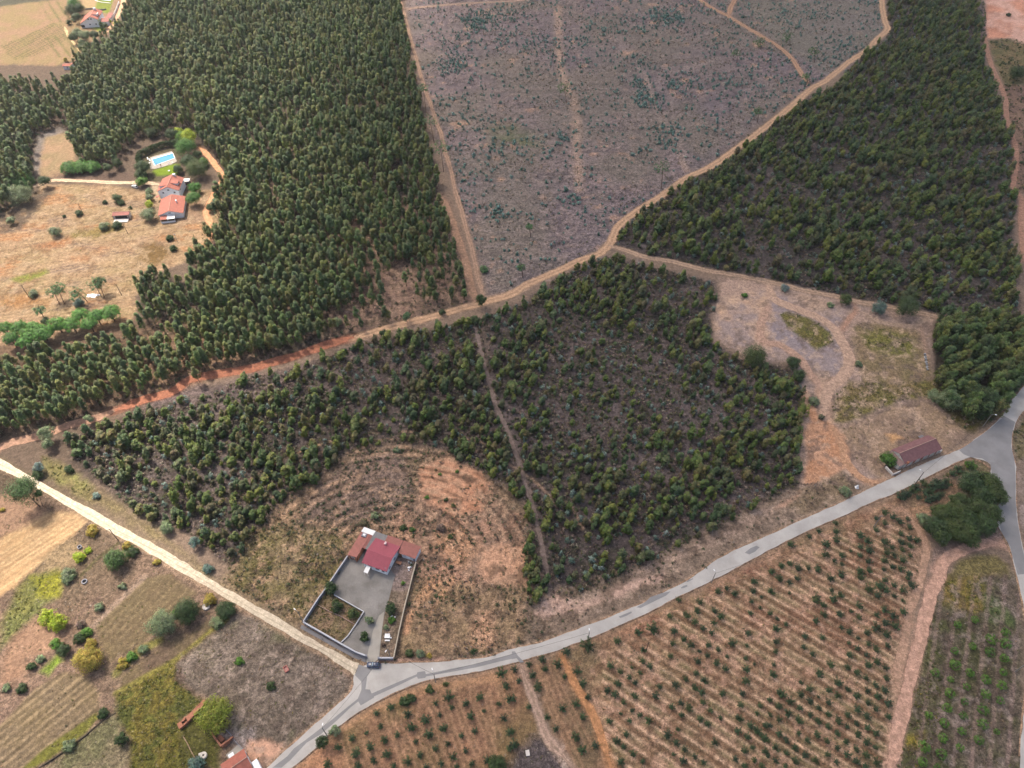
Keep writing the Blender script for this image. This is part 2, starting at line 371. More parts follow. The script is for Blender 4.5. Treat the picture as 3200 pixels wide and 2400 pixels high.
def stripes(poly, p0, p1, spacing, c, width=.3, amt=.6, phase=0, wob=.5, seed=50, breakup=.5):
    """plough or tyre lines parallel to p0-p1 inside poly"""
    poly = np.asarray(poly)
    sel = np.where((gx > poly[:, 0].min()) & (gx < poly[:, 0].max()) & (gy > poly[:, 1].min()) & (gy < poly[:, 1].max()))[0]
    sel = sel[inside(poly, gx[sel], gy[sel])]
    dx, dy = p1[0] - p0[0], p1[1] - p0[1]; L = math.hypot(dx, dy)
    q = ((gx[sel] - p0[0]) * -dy + (gy[sel] - p0[1]) * dx) / L
    along = ((gx[sel] - p0[0]) * dx + (gy[sel] - p0[1]) * dy) / L
    q = q + (fbm(gx[sel], gy[sel], 40, 2, seed) - .5) * 5 * wob + (N3[sel] - .5) * .4
    f = np.abs(((q / spacing + phase) % 1) - .5) * 2 * (spacing / 2)       # distance to line in m (line at phase .5)
    f = spacing / 2 - f
    a = np.clip(1 - (f - width / 2) / .45, 0, 1)
    a = a * np.clip(1 - breakup + breakup * 2 * vnoise(along / 9, q / spacing, seed + 3), 0, 1) * amt
    col[sel] = col[sel] * (1 - a[:, None]) + np.asarray(c)[None] * a[:, None]

# broad ground zones; stand floors painted darker for the shade between crowns
O = lambda pts: WP('O', pts)
paint(O([(-400, -200), (320, -200), (300, 0), (160, 130), (-400, 160)]), S(190, 156, 126), 3, 2, S(174, 148, 110), rg=.5)
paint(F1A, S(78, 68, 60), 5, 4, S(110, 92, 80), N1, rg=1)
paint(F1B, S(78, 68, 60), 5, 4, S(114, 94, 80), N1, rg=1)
paint(O([(-300, 560), (200, 700), (560, 700), (520, 800), (-300, 980)]), S(138, 110, 88), 14, 6, S(166, 132, 104), N1, amt=.7)
paint(O([(780, 440), (960, 430), (1020, 640), (800, 715), (700, 690)]), S(132, 106, 94), 14, 6, S(150, 124, 106), N2, rg=.8)
stripes(O([(620, 500), (970, 430), (1020, 640), (700, 735), (560, 740)]), W('11', 1480, 900), W('11', 1450, 500), 3.4, S(168, 138, 116), .7, .55, 0, .3)
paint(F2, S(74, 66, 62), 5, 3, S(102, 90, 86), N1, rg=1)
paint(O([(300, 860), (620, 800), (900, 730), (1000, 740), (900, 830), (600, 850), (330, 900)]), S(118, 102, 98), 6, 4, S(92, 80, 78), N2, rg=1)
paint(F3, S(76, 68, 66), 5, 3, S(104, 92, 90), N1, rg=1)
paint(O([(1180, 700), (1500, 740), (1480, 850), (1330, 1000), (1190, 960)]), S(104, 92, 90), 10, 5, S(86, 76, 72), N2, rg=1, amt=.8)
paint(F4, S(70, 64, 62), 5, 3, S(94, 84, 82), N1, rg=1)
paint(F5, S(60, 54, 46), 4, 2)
# cut-over slope
paint(FCLR, S(124, 112, 114), 4, 2, S(138, 122, 120), N1, rg=1.0)
paint(FCLR, S(98, 88, 92), 6, 2, None, None, .7, mix=contrast(N2, 4))
paint(FCLR, S(164, 144, 136), 6, 2, None, None, .65, mix=contrast(N3, 6) * contrast(N2, 3))
paint(FCLR, S(84, 76, 80), 6, 2, None, None, .6, mix=np.clip((fbm(gx, gy * 1.6, 3.2, 3, 79) - .56) * 9, 0, 1))
paint(FCLR, S(118, 112, 92), 6, 2, None, None, .4, mix=contrast(fbm(gx, gy, 34, 3, 71), 3.2))
paint(FCLR, S(190, 152, 126), 6, 2, None, None, .6, mix=np.clip((fbm(gx, gy, 9, 4, 77) - .69) * 10, 0, 1))
paint_line(WP('20', [(400, 60), (400, 400), (430, 640), (520, 840), (560, 1000), (560, 1300), (580, 1640)]), 4.5, S(186, 156, 134), 5, 1, 2.4, mix=.35 + .65 * contrast(N2, 3))
paint_line(WP('20', [(1090, 590), (1170, 680), (1220, 860), (1250, 980), (1330, 1090), (1440, 1200), (1500, 1450)]), 2.6, S(160, 142, 132), 3, .7, .8)
paint_line(WP('20', [(1180, 740), (1400, 620), (1700, 540), (1780, 490)]), 2.6, S(158, 142, 134), 3, .55, .8)
paint_line(WP('20', [(1420, 1280), (1490, 1440), (1560, 1490)]), 2.4, S(170, 146, 130), 3, .6, .8)
paint_line(WP('20', [(1440, 740), (1350, 860), (1420, 1050)]), 3, S(158, 140, 130), 4, .4, 1)
for k in range(34):     # faint contour furrows left by the tree planting
    y0 = 30 + 17 * k
    paint_line(WP('O', [(930 + 4 * k, y0 + 10), (1250, y0 + 18 * math.sin(k)), (1480 - k * 3, y0 + 8), (1640 - k * 8, y0 - 30)]), 1.0, S(160, 144, 140) if k % 2 else S(84, 78, 78), 1.2, .75, .8, mix=contrast(N2, 4))
for a, b in (((2040, 1110), (2200, 1250)), ((0, 1110), (240, 1330))):
    pass
paint(WP('10', [(2020, 1110), (2212, 1090), (2212, 1320), (2080, 1270)]), S(92, 104, 62), 14, 5, amt=.7, mix=contrast(N2, 4))
paint(WP('20', [(0, 1110), (250, 1180), (180, 1320), (0, 1330)]), S(92, 104, 62), 14, 5, amt=.7, mix=contrast(N2, 4))
paint(O([(1835, 0), (1912, 0), (1905, 90), (1780, 160), (1680, 90), (1600, 0)]), S(126, 120, 108), 6, 3, amt=.6)
# left fields
LF = O([(-200, 370), (80, 398), (240, 402), (330, 420), (460, 410), (500, 380), (480, 460), (450, 530), (380, 575), (295, 600), (290, 690), (130, 735), (0, 745), (-200, 800)])
paint(LF, S(204, 168, 134), 3, 2, S(190, 160, 122), N1, rg=.6)
paint(LF, S(178, 158, 112), 6, 3, amt=.7, mix=contrast(fbm(gx, gy * 2.2, 22, 4, 41), 4))
paint(LF, S(204, 138, 88), 6, 3, amt=.75, mix=np.clip((fbm(gx, gy * 2.0, 18, 3, 43) - .6) * 8, 0, 1))
paint(LF, S(150, 128, 116), 6, 3, amt=.7, mix=np.clip((fbm(gx, gy * 2.4, 15, 4, 44) - .56) * 7, 0, 1))
stripes(LF, W('01', 300, 700), W('01', 1000, 560), 2.6, S(232, 198, 158), .7, .55, 0, 1.0)
stripes(LF, W('01', 300, 700), W('01', 1000, 560), 6.5, S(150, 122, 96), .7, .45, .3, 1.4, 61)
paint(WP('01', [(1200, 470), (1330, 430), (1480, 470), (1420, 600), (1250, 660), (1200, 560)]), S(142, 112, 66), 4, 2, amt=.9, rg=.5)
paint(WP('01', [(290, 470), (600, 390), (620, 440), (400, 510)]), S(206, 140, 92), 4, 1.5, amt=.8)
paint(WP('01', [(60, 760), (400, 660), (420, 700), (180, 790)]), S(150, 160, 56), 2.5, 1.5, amt=.8)
paint(WP('01', [(0, 900), (380, 880), (420, 980), (100, 1000), (0, 960)]), S(196, 138, 84), 6, 3, amt=.7)
paint(WP('01', [(620, 330), (1000, 290), (1060, 330), (800, 400), (620, 390)]), S(150, 134, 72), 3, 2, amt=.75)
paint(WP('00', [(-200, 1650), (180, 1640), (400, 1560), (330, 1659)]), S(120, 104, 92), 3, 2, amt=.8)
paint(WP('01', [(-100, -20), (480, -20), (330, 160), (180, 330), (-100, 400)]), S(112, 98, 88), 4, 3, amt=.85)
# small field and quarry like pad north of the drive
paint(WP('00', [(300, 1300), (330, 1190), (520, 1110), (620, 1200), (660, 1350), (640, 1500), (420, 1530), (300, 1520)]), S(206, 170, 136), 3, 2, S(186, 162, 124), N2, rg=.4)
paint(WP('00', [(290, 1330), (320, 1180), (520, 1100), (560, 1140), (400, 1190), (350, 1300), (340, 1520), (290, 1520)]), S(158, 150, 146), 2.5, 1.5, amt=.85)
paint(WP('00', [(440, 1500), (1100, 1490), (1180, 1560), (560, 1550)]), S(128, 104, 92), 3, 2, amt=.6)
# top left fields
TF = WP('00', [(-300, -60), (560, -60), (580, 240), (700, 500), (500, 570), (150, 560), (-300, 560)])
paint(TF, S(196, 160, 128), 3, 2, S(184, 160, 116), N2, rg=.4)
stripes(WP('00', [(0, 400), (480, 190), (560, 240), (600, 330), (300, 480), (120, 520)]), W('00', 40, 400), W('00', 500, 185), 3.2, S(122, 118, 70), 1.1, .8, 0, .2, 81, .3)
stripes(WP('00', [(340, 10), (540, 10), (600, 150), (560, 200), (420, 180)]), W('00', 350, 30), W('00', 440, 180), 6, S(136, 132, 86), 1.1, .8, 0, .2, 82, .5)
stripes(WP('00', [(400, 330), (620, 270), (700, 480), (500, 500)]), W('00', 500, 350), W('00', 600, 480), 6, S(136, 134, 84), 1.2, .8, 0, .2, 83, .5)
paint(WP('00', [(-100, 0), (560, -40), (560, -10), (200, 30), (0, 60)]), S(112, 110, 92), 3, 1)
paint(WP('00', [(740, 70), (800, -60), (1000, -60), (960, 60), (940, 120)]), S(160, 172, 78), 1.5, .6, rg=.2)
paint(WP('00', [(700, 60), (740, -60), (860, -60), (820, 70), (760, 80)]), S(214, 184, 138), 2, 1, rg=.2)
paint(WP('00', [(790, 235), (880, 232), (930, 260), (850, 275)]), S(170, 182, 80), 1.5, .5)
# pool garden
paint(WP('h3', [(100, 860), (360, 880), (330, 1180), (290, 1180), (230, 940), (120, 900)]), S(222, 196, 164), 1.5, 1, rg=.3)
paint(WP('h3', [(0, 500), (200, 350), (640, 330), (700, 700), (700, 850), (340, 870), (0, 860)]), S(120, 110, 84), 3, 2, rg=.8)
paint(WP('h3', [(235, 690), (560, 580), (680, 590), (640, 740), (520, 755), (300, 780)]), S(150, 176, 54), 1.5, .8, rg=.2)
paint(WP('h3', [(770, 1230), (1000, 1210), (1100, 1500), (800, 1540), (660, 1600)]), S(186, 152, 124), 4, 3, rg=.6)
# bottom left mosaic
paint(O([(-300, 1020), (0, 1010), (780, 1440), (780, 1480), (560, 1700), (-300, 1900)]), S(136, 112, 96), 2, 1.5, S(120, 102, 84), N1, rg=.9)
SUNNY = O([(-200, 1250), (0, 1165), (70, 1105), (175, 1105), (190, 1125), (70, 1235), (0, 1290), (-200, 1400)])
paint(SUNNY, S(222, 182, 136), 2, 1.5, S(206, 170, 130), N2, rg=.3)
stripes(SUNNY, W('02', 0, 1520), W('02', 560, 1160), 1.9, S(236, 204, 156), .5, .6, 0, .3)
stripes(SUNNY, W('02', 0, 1520), W('02', 560, 1160), 4.3, S(188, 148, 110), .5, .6, 0, .3, 91)
paint(O([(-200, 1100), (80, 1060), (100, 1110), (0, 1160), (-200, 1230)]), S(186, 150, 124), 3, 2, rg=.5)
paint(WP('02', [(300, 1659), (380, 1500), (480, 1400), (620, 1340), (760, 1430), (700, 1520), (500, 1659)]), S(168, 144, 112), 3, 2, rg=.7)
paint(WP('02', [(360, 620), (520, 680), (780, 900), (760, 980), (560, 900), (400, 780)]), S(160, 158, 96), 3, 2, S(148, 130, 92), N2, rg=.7)
paint(WP('02', [(520, 900), (800, 900), (1100, 1080), (1500, 1380), (1800, 1640), (1500, 1420), (900, 1080)]), S(136, 122, 84), 4, 2.5, amt=.8, rg=.8)
paint(WP('03', [(0, 640), (0, 420), (130, 160), (250, 0), (500, -60), (560, 0), (470, 200), (330, 330), (140, 520)]), S(140, 136, 76), 3, 2, S(118, 120, 72), N2, rg=.9)
paint(WP('03', [(250, 0), (540, -30), (500, 180), (330, 180)]), S(150, 148, 46), 3, 2, amt=.8)
paint(WP('03', [(360, 820), (500, 680), (540, 740), (420, 850)]), S(120, 140, 54), 2, 1)
paint(WP('03', [(0, 800), (100, 520), (420, 280), (620, 480), (430, 640), (250, 720), (200, 900), (0, 960)]), S(170, 136, 112), 3, 2, S(150, 118, 96), N2, rg=.5)
FB = WP('03', [(830, 430), (1260, 20), (1480, -20), (1700, 150), (1500, 380), (1300, 520), (960, 740), (860, 560)])
paint(FB, S(112, 98, 74), 1.6, 1, S(112, 96, 74), N2, rg=.5)
FC = WP('03', [(1030, 860), (1100, 820), (1500, 520), (1800, 380), (1860, 430), (1560, 660), (1400, 820), (1040, 1010)])
paint(FC, S(112, 94, 78), 1.6, 1, S(122, 106, 80), N2, rg=.5)
FD = WP('03', [(-200, 1340), (0, 1290), (300, 980), (540, 830), (740, 850), (860, 1000), (860, 1160), (700, 1300), (300, 1640), (200, 1800), (-200, 1800)])
paint(FD, S(120, 104, 84), 1.6, 1, S(120, 104, 78), N2, rg=.5)
stripes(FD, W('03', 0, 1380), W('03', 440, 1020), 2.2, S(164, 142, 112), .5, .6, 0, .4)
stripes(FD, W('03', 0, 1380), W('03', 440, 1020), 3.7, S(98, 84, 66), .5, .5, 0, .4, 95)
stripes(FB, W('03', 860, 560), W('03', 1400, 40), 2.4, S(146, 128, 96), .5, .35, 0, .3)
FE = WP('03', [(1000, 1020), (1500, 740), (1540, 900), (1700, 1040), (1770, 1080), (1560, 1260), (1600, 1659), (1560, 1900), (1100, 1900), (1120, 1659), (1130, 1400), (1000, 1250)])
paint(FE, S(104, 100, 46), 2, 1.4, S(84, 88, 44), N2, rg=1)
paint(FE, S(126, 110, 54), 2, 1.4, amt=.6, mix=contrast(N3, 4))
paint(WP('03', [(1560, 1300), (1760, 1150), (1900, 1480), (1880, 1659), (1560, 1659)]), S(92, 90, 46), 2, 1, rg=.9)
FG = WP('03', [(1530, 760), (1900, 460), (2060, 330), (2212, 350)]).tolist() + WP('13', [(300, 560), (600, 720), (830, 900), (810, 990), (640, 1160), (330, 1440), (0, 1700)]).tolist() + WP('03', [(2150, 1500), (2000, 1300), (1950, 1100), (1700, 1020), (1540, 880)]).tolist()
paint(FG, S(130, 116, 104), 1.4, 1, S(110, 98, 86), N2, rg=.9)
paint(FG, S(104, 108, 66), 3, 2, amt=.55, mix=np.clip((fbm(gx, gy, 14, 4, 101) - .52) * 5, 0, 1))
paint(WP('03', [(1540, 780), (1500, 900), (1680, 1040), (1740, 1050), (1600, 930), (1580, 800)]), S(96, 78, 68), 1, .4, amt=.8)
paint(WP('03', [(1900, 1350), (2212, 1300), (2212, 1480), (2100, 1560)]), S(160, 148, 146), 2, 1, amt=.6)
paint(WP('13', [(-60, 1430), (60, 1400), (250, 1450), (270, 1500), (80, 1659), (-150, 1759)]), S(218, 172, 144), 2, 1.2, rg=.3)
paint(WP('03', [(300, 1659), (540, 1500), (720, 1380), (860, 1230), (830, 1180), (600, 1350), (400, 1480), (200, 1659)]), S(112, 110, 52), 1, .8)
paint(WP('03', [(900, 1240), (1000, 1170), (1100, 1500), (1100, 1700), (350, 1700), (700, 1400)]), S(136, 122, 98), 2, 1.2, S(112, 108, 78), N2, rg=.9)
paint_line(WP('03', [(1000, 1010), (1200, 900), (1500, 740), (1720, 560), (1860, 440), (1960, 380)]), 1.6, S(132, 124, 62), 1.2, .9)
paint_line(WP('03', [(1010, 840), (1100, 740), (1220, 640), (1380, 560)]), 3.0, S(124, 122, 60), 1.5, .8)
paint_line(WP('02', [(700, 1659), (850, 1500), (1020, 1380)]), 1.2, S(96, 92, 58), 1, .8)
paint_line(WP('03', [(640, 380), (860, 180)]), .8, S(104, 84, 76), 1, .7)
paint_line(WP('03', [(800, 440), (1000, 240), (1250, 10)]), 1.6, S(172, 148, 130), 1.4, .6)
# around the red roofed house
HL = O([(500, 1215), (530, 1165), (600, 1100), (700, 1020), (760, 975), (860, 955), (960, 975), (1060, 1030), (1130, 1080), (1145, 1170), (1140, 1330), (1200, 1330), (1190, 1380), (1110, 1415), (870, 1432), (780, 1440), (640, 1345), (480, 1260)])
paint(HL, S(148, 122, 98), 4, 3, S(112, 96, 76), N2, rg=1)
paint(O([(500, 1220), (560, 1150), (640, 1120), (740, 1160), (745, 1220), (680, 1320), (640, 1345), (480, 1250)]), S(112, 102, 66), 5, 3, S(136, 118, 90), N2, rg=1)
paint(O([(760, 990), (860, 960), (900, 1060), (840, 1130), (740, 1130), (640, 1130), (700, 1040)]), S(120, 102, 92), 5, 3, S(140, 118, 104), N3, rg=1)
paint(O([(840, 1120), (900, 1060), (900, 1010), (960, 990), (1040, 1020), (1070, 1070), (1120, 1120), (1145, 1190), (1135, 1260), (1060, 1270), (960, 1300), (900, 1240), (880, 1180)]), S(186, 144, 118), 4, 3, S(150, 122, 102), N2, rg=.9)
paint(O([(905, 1010), (965, 992), (1040, 1022), (1062, 1065), (1050, 1105), (970, 1115), (910, 1070)]), S(206, 156, 124), 2.5, 1.6, S(196, 142, 110), N2, rg=.5)
paint(O([(1035, 1180), (1145, 1175), (1140, 1265), (1065, 1262), (1030, 1230)]), S(208, 162, 130), 3, 2, rg=.5)
paint(O([(930, 1130), (1000, 1140), (1040, 1190), (1010, 1230), (940, 1190)]), S(206, 156, 118), 4, 3, amt=.6)
paint(O([(1020, 1060), (1110, 1060), (1140, 1130), (1080, 1190), (1050, 1120)]), S(150, 128, 106), 3, 2, amt=.7, mix=contrast(N3, 3))
paint(O([(880, 1260), (1140, 1270), (1130, 1400), (860, 1425)]), S(158, 134, 102), 5, 3, S(150, 124, 98), N2, amt=.85, rg=.9)
paint(WP('13', [(1880, 330), (2060, 300), (2060, 420), (2060, 600), (1900, 620), (1860, 480)]), S(216, 168, 134), 3, 1.6, amt=.8)
for L in ([(1400, 200), (1500, 60), (1560, 0)], [(1300, 480), (1350, 320), (1450, 200), (1600, 40)], [(1480, 330), (1560, 220), (1700, 40)], [(1290, 480), (1330, 300)]):
    paint_line(WP('13', L), 1.4, S(212, 160, 122), 1.6, .7, .8)
for L in ([(1180, 500), (1300, 560), (1480, 640), (1700, 700), (1900, 730)], [(1000, 480), (1180, 540)], [(1230, 600), (1500, 690), (1800, 800), (2200, 960)], [(1150, 620), (1400, 700), (1700, 830)], [(1600, 1600), (1750, 1400), (1850, 1250), (1830, 1130)]):
    paint_line(WP('12', L) if L[0] != (1180, 500) else WP('12', [(1200, 980), (1500, 1060), (1800, 1180), (2180, 1330)]), .7, S(88, 68, 54), 1.0, .75, .4, mix=contrast(N3, 3))
for k in range(26):      # contour furrows curving round the knoll behind the house
    cx0, cy0 = W('12', 1150, 1500); r0 = 10 + 1.9 * k; th_ = np.linspace(R(12), R(150), 26)
    paint_line(np.stack([cx0 + r0 * np.cos(th_) * 1.25, cy0 + r0 * np.sin(th_)], 1), .8, S(78, 64, 52) if k % 2 else S(196, 160, 130), 1.0, .85, .5, mix=contrast(fbm(gx, gy, 10, 3, 210 + k), 4))
ROWT = []
for k in range(26):
    cx0, cy0 = W('12', 1150, 1500); r0 = 10 + 1.9 * k
    if k % 2:
        th_ = np.arange(R(12), R(150), .75 / r0); ROWT.append(np.stack([cx0 + r0 * np.cos(th_) * 1.25, cy0 + r0 * np.sin(th_)], 1))
ROWT = np.concatenate(ROWT)
# strip between the stand and the road
VG = O([(1140, 1330), (1175, 1280), (1400, 1215), (1560, 1130), (1740, 1040), (1850, 1020), (1900, 1045), (1740, 1120), (1400, 1290), (1220, 1365), (1130, 1400)])
paint(VG, S(158, 136, 118), 3, 2, S(132, 114, 98), N2, rg=.7)
paint(WP('23', [(180, 330), (260, 200), (400, 130), (520, 220), (660, 200), (860, 130), (960, 60), (1300, -20), (1340, 30), (1000, 140), (700, 260), (500, 320), (240, 380)]), S(212, 178, 158), 2, 1.6, S(184, 152, 134), N3, rg=.5)
paint_line(WP('22', [(1060, 1650), (1400, 1500), (1800, 1320), (2212, 1100)]), 2.5, S(182, 154, 136), 3, .55, 1)
paint(WP('32', [(60, 1080), (200, 980), (330, 880), (330, 960), (160, 1060)]), S(214, 170, 142), 2, 1.2, amt=.8)
# open ground by the barn
RC = O([(1560, 600), (1650, 608), (1760, 625), (1840, 655), (2015, 690), (2015, 860), (2085, 925), (2060, 950), (1920, 1030), (1860, 1042), (1735, 1062), (1725, 960), (1740, 850), (1700, 785), (1600, 765), (1545, 735)])
paint(RC, S(160, 140, 130), 2.5, 2, S(180, 152, 134), N1, rg=.5)
paint(WP('31', [(-160, 300), (60, 820), (560, 930), (700, 1000), (600, 1180), (700, 1500), (420, 1600), (200, 1400), (-220, 1240), (-280, 1000)][1:]), S(190, 160, 136), 5, 3, S(158, 142, 140), N1, rg=.4)
paint(WP('31', [(-200, 1150), (200, 1200), (380, 1380), (600, 1420), (700, 1600), (400, 1560), (200, 1400), (-150, 1290)]), S(154, 142, 144), 5, 3, amt=.7)
paint(WP('21', [(1740, 980), (2212, 830), (2212, 1360), (2000, 1400), (1760, 1250)]), S(210, 174, 144), 4, 3, S(168, 148, 140), N2, rg=.4)
paint(WP('31', [(760, 1130), (950, 1120), (1300, 1180), (1400, 1400), (1420, 1659), (820, 1659), (740, 1400), (720, 1250)]), S(130, 116, 82), 3, 2, S(146, 124, 96), N2, rg=.8)
paint(WP('31', [(780, 1240), (950, 1180), (1200, 1220), (1280, 1330), (1180, 1420), (860, 1360)]), S(120, 118, 56), 4, 3, amt=.8)
paint(WP('32', [(700, -20), (1430, -20), (1460, 60), (1330, 120), (1150, 140), (1000, 200), (900, 260), (640, 350), (560, 330), (560, 120)]), S(112, 106, 56), 3, 2, S(130, 112, 76), N2, rg=1)
paint(WP('31', [(110, 1060), (160, 1030), (360, 1090), (540, 1210), (560, 1300), (420, 1370), (280, 1260), (160, 1170)]), S(106, 104, 56), 1.6, 1, S(118, 108, 60), N3, rg=.9)
paint(WP('32', [(620, 380), (1000, 230), (1250, 140), (1400, 170), (1600, 320), (1700, 440), (1500, 600), (1160, 780), (1000, 820), (860, 760), (700, 640), (620, 480)]), S(166, 140, 114), 3, 2, S(148, 124, 106), N2, rg=.5)
paint(WP('32', [(1010, 430), (1100, 430), (1190, 470), (1080, 500)]), S(214, 166, 116), 1.6, 1, amt=.9)
OC = WP('32', [(330, 60), (430, 230), (560, 340), (640, 440), (700, 560), (720, 660), (620, 760), (500, 830), (380, 890), (300, 860), (330, 640), (310, 420), (360, 330), (320, 180), (290, 130)])
paint(OC, S(208, 162, 130), 2, 1.4, S(200, 148, 112), N2, rg=.5)
paint(WP('32', [(420, -60), (560, -60), (560, 340), (440, 300), (420, 120)]), S(218, 178, 146), 2, 1.5, rg=.4)
paint(WP('32', [(320, 880), (500, 830), (640, 760), (760, 860), (760, 930), (620, 1010), (300, 1130), (160, 1060)]), S(142, 122, 98), 2, 1.4, rg=.7)
paint(WP('32', [(1560, 300), (1460, 60), (2100, 60), (2020, 260), (1850, 380), (1750, 420)]), S(96, 86, 50), 3, 2, rg=.9)
# orchards
ORR = WP('23', [(330, 700), (640, 560), (900, 460), (1300, 270), (1560, 140), (1830, 10)]).tolist() + WP('32', [(300, 1320), (620, 1180), (900, 1060), (1120, 960), (1600, 820), (1640, 900), (1300, 1200), (1360, 1400), (1310, 1659)]).tolist() + WP('33', [(1260, 150), (1100, 760), (1080, 1300), (1010, 1900)]).tolist() + WP('23', [(880, 1900), (820, 1560), (700, 1200), (560, 940)]).tolist()
paint(ORR, S(168, 136, 108), 3, 2, S(150, 122, 98), N1, rg=.8)
paint(ORR, S(128, 112, 80), 4, 2, amt=.6, mix=contrast(fbm(gx, gy, 12, 3, 131), 3))
paint(ORR, S(140, 92, 74), 4, 2, amt=.6, mix=np.clip((fbm(gx, gy, 20, 3, 133) - .62) * 8, 0, 1))
RA, RB = W('23', 1280, 1100), W('23', 2100, 1640)
ORI = WP('23', [(800, 720), (1000, 560), (1330, 330), (1600, 230), (1850, 60)]).tolist() + WP('32', [(500, 1330), (800, 1250), (1000, 1180), (1280, 1280), (1300, 1659)]).tolist() + WP('33', [(1240, 150), (1080, 760), (1060, 1300), (990, 1900)]).tolist() + WP('23', [(900, 1900), (840, 1500), (760, 1050)]).tolist()
RSP = 5.6
stripes(ORI, RA, RB, RSP, S(118, 90, 68), .9, .75, 0.0, .12, 141, .35)
stripes(ORI, RA, RB, RSP, S(222, 184, 152), .35, .85, .27, .12, 141, .3)
stripes(ORI, RA, RB, RSP, S(222, 184, 152), .35, .85, -.27, .12, 141, .3)
stripes(ORI, RA, RB, RSP, S(122, 116, 80), .8, .5, .36, .12, 141, .9)
ORL = WP('13', [(350, 1659), (620, 1400), (900, 1200), (1200, 1060), (1560, 930), (1900, 860), (2212, 800)]).tolist() + WP('23', [(60, 770), (200, 1130), (330, 1450), (560, 1800)]).tolist() + WP('13', [(250, 1800)]).tolist()
paint(ORL, S(158, 120, 94), 3, 2, S(142, 110, 86), N2, rg=.6)
paint(ORL, S(130, 114, 76), 4, 2, amt=.6, mix=contrast(fbm(gx, gy, 13, 3, 151), 3))
paint(WP('23', [(120, 780), (420, 680), (640, 1000), (800, 1500), (850, 1900), (620, 1900), (480, 1640), (300, 1340), (200, 1060)]), S(146, 114, 90), 3, 2, S(132, 110, 84), N2, rg=.6)
paint(WP('23', [(20, 1500), (240, 1380), (480, 1659), (520, 1850), (-100, 1850)]), S(96, 86, 84), 4, 3, rg=1)
paint_line(WP('23', [(210, 1080), (280, 1340), (400, 1500), (500, 1700)]), 2.6, S(222, 206, 192), 2.6, .8, 1.4, mix=contrast(N3, 4))
paint_line(WP('13', [(280, 1700), (520, 1490), (700, 1340), (900, 1210), (1100, 1100), (1300, 1010), (1560, 950), (1900, 900), (2212, 880)]), 2.2, S(190, 148, 112), 2, .8, .8)
paint_line(WP('13', [(500, 1560), (560, 1659)]), 12, S(196, 146, 112), 5, .7, 2)
TYRE = S(188, 148, 116)
TYL = []
for L in ([(760, 1390), (790, 1500), (830, 1640)], [(1150, 1080), (1150, 1250), (1200, 1400), (1260, 1560), (1290, 1659)], [(1240, 1180), (1230, 1260), (1290, 1400), (1350, 1520), (1420, 1659)],
          [(1390, 1090), (1370, 1200), (1400, 1340), (1480, 1480), (1570, 1659)], [(1480, 1060), (1560, 1220), (1600, 1400), (1680, 1560), (1700, 1659)], [(1560, 1030), (1650, 1170), (1700, 1340), (1760, 1500), (1840, 1659)],
          [(1740, 960), (1730, 1060), (1780, 1240), (1860, 1400), (1920, 1560)], [(1870, 960), (1890, 1100), (1960, 1260), (2010, 1420), (2060, 1560)], [(1990, 980), (2020, 1120), (2060, 1260), (2100, 1400)], [(2090, 960), (2140, 1080), (2200, 1200)],
          [(900, 1480), (940, 1600), (970, 1659)], [(940, 1400), (1000, 1520), (1060, 1659)]):
    TYL.append(WP('13', L))
for L in ([(200, 780), (260, 900), (300, 1040), (360, 1180), (430, 1320), (520, 1500), (590, 1659)], [(330, 720), (370, 850), (430, 1000), (520, 1180), (600, 1340), (680, 1500)], [(230, 760), (300, 930), (350, 1080), (420, 1230)],
          [(440, 720), (520, 880), (560, 980), (640, 1100)], [(860, 560), (960, 640), (1010, 590), (1150, 550), (1270, 570), (1310, 700), (1420, 780)], [(1290, 560), (1310, 470), (1310, 340), (1400, 280), (1560, 260)],
          [(860, 500), (960, 440), (1060, 410), (1140, 380)], [(1900, 60), (1730, 60), (1680, 130), (1720, 220), (1900, 300)], [(690, 1060), (760, 1030), (900, 1110), (1000, 1190)], [(700, 1200), (800, 1190), (900, 1270), (1000, 1340)]):
    TYL.append(WP('23', L))
for L in ([(60, 1600), (100, 1500), (300, 1440), (420, 1480), (560, 1560)], [(640, 1300), (480, 1300), (400, 1360), (440, 1430), (560, 1500)], [(960, 1240), (800, 1180), (740, 1230), (820, 1300), (960, 1380)], [(1560, 860), (1620, 900), (1560, 980), (1440, 1050), (1200, 1110)], [(1500, 1040), (1300, 1090), (1150, 1120)], [(1540, 1010), (1380, 1080), (1180, 1130)]):
    TYL.append(WP('32', L))
for L in TYL:
    L = smooth(L, 2)
    dd = np.gradient(L, axis=0); nn = np.stack([-dd[:, 1], dd[:, 0]], 1) / (np.linalg.norm(dd, axis=1)[:, None] + 1e-9)
    for s_ in (-.85, .85):
        paint_line(L + nn * s_, .35, TYRE, .8, .85, .15)
    paint_line(L, .7, S(124, 104, 78), .8, .35, .2)
paint_line(WP('33', [(1240, 200), (1180, 560), (1110, 900), (1090, 1400)]), 3.2, S(200, 164, 134), 2.5, .7, 1)
CT = WP('33', [(1500, 0), (1860, 0), (2140, -20), (2200, 400), (2190, 1000), (2190, 1900), (1080, 1900), (1180, 1400), (1300, 800), (1400, 300)])
paint(CT, S(108, 96, 82), 2, 1.2, S(82, 82, 52), N2, rg=.9)
paint(WP('33', [(1500, 0), (1860, -20), (1880, 300), (1700, 350), (1500, 240)]), S(116, 108, 50), 2, 1.4, S(132, 112, 64), N3, rg=.9)
paint(WP('32', [(1560, 1659), (1640, 1520), (1800, 1470), (1980, 1480), (2080, 1560), (2110, 1659)]), S(124, 112, 72), 2, 1.4, rg=.9)
paint(WP('33', [(1860, 150), (1960, 160), (2150, 400), (2130, 450), (1880, 390)]), S(84, 100, 56), 2, 1, amt=.8, rg=.8)
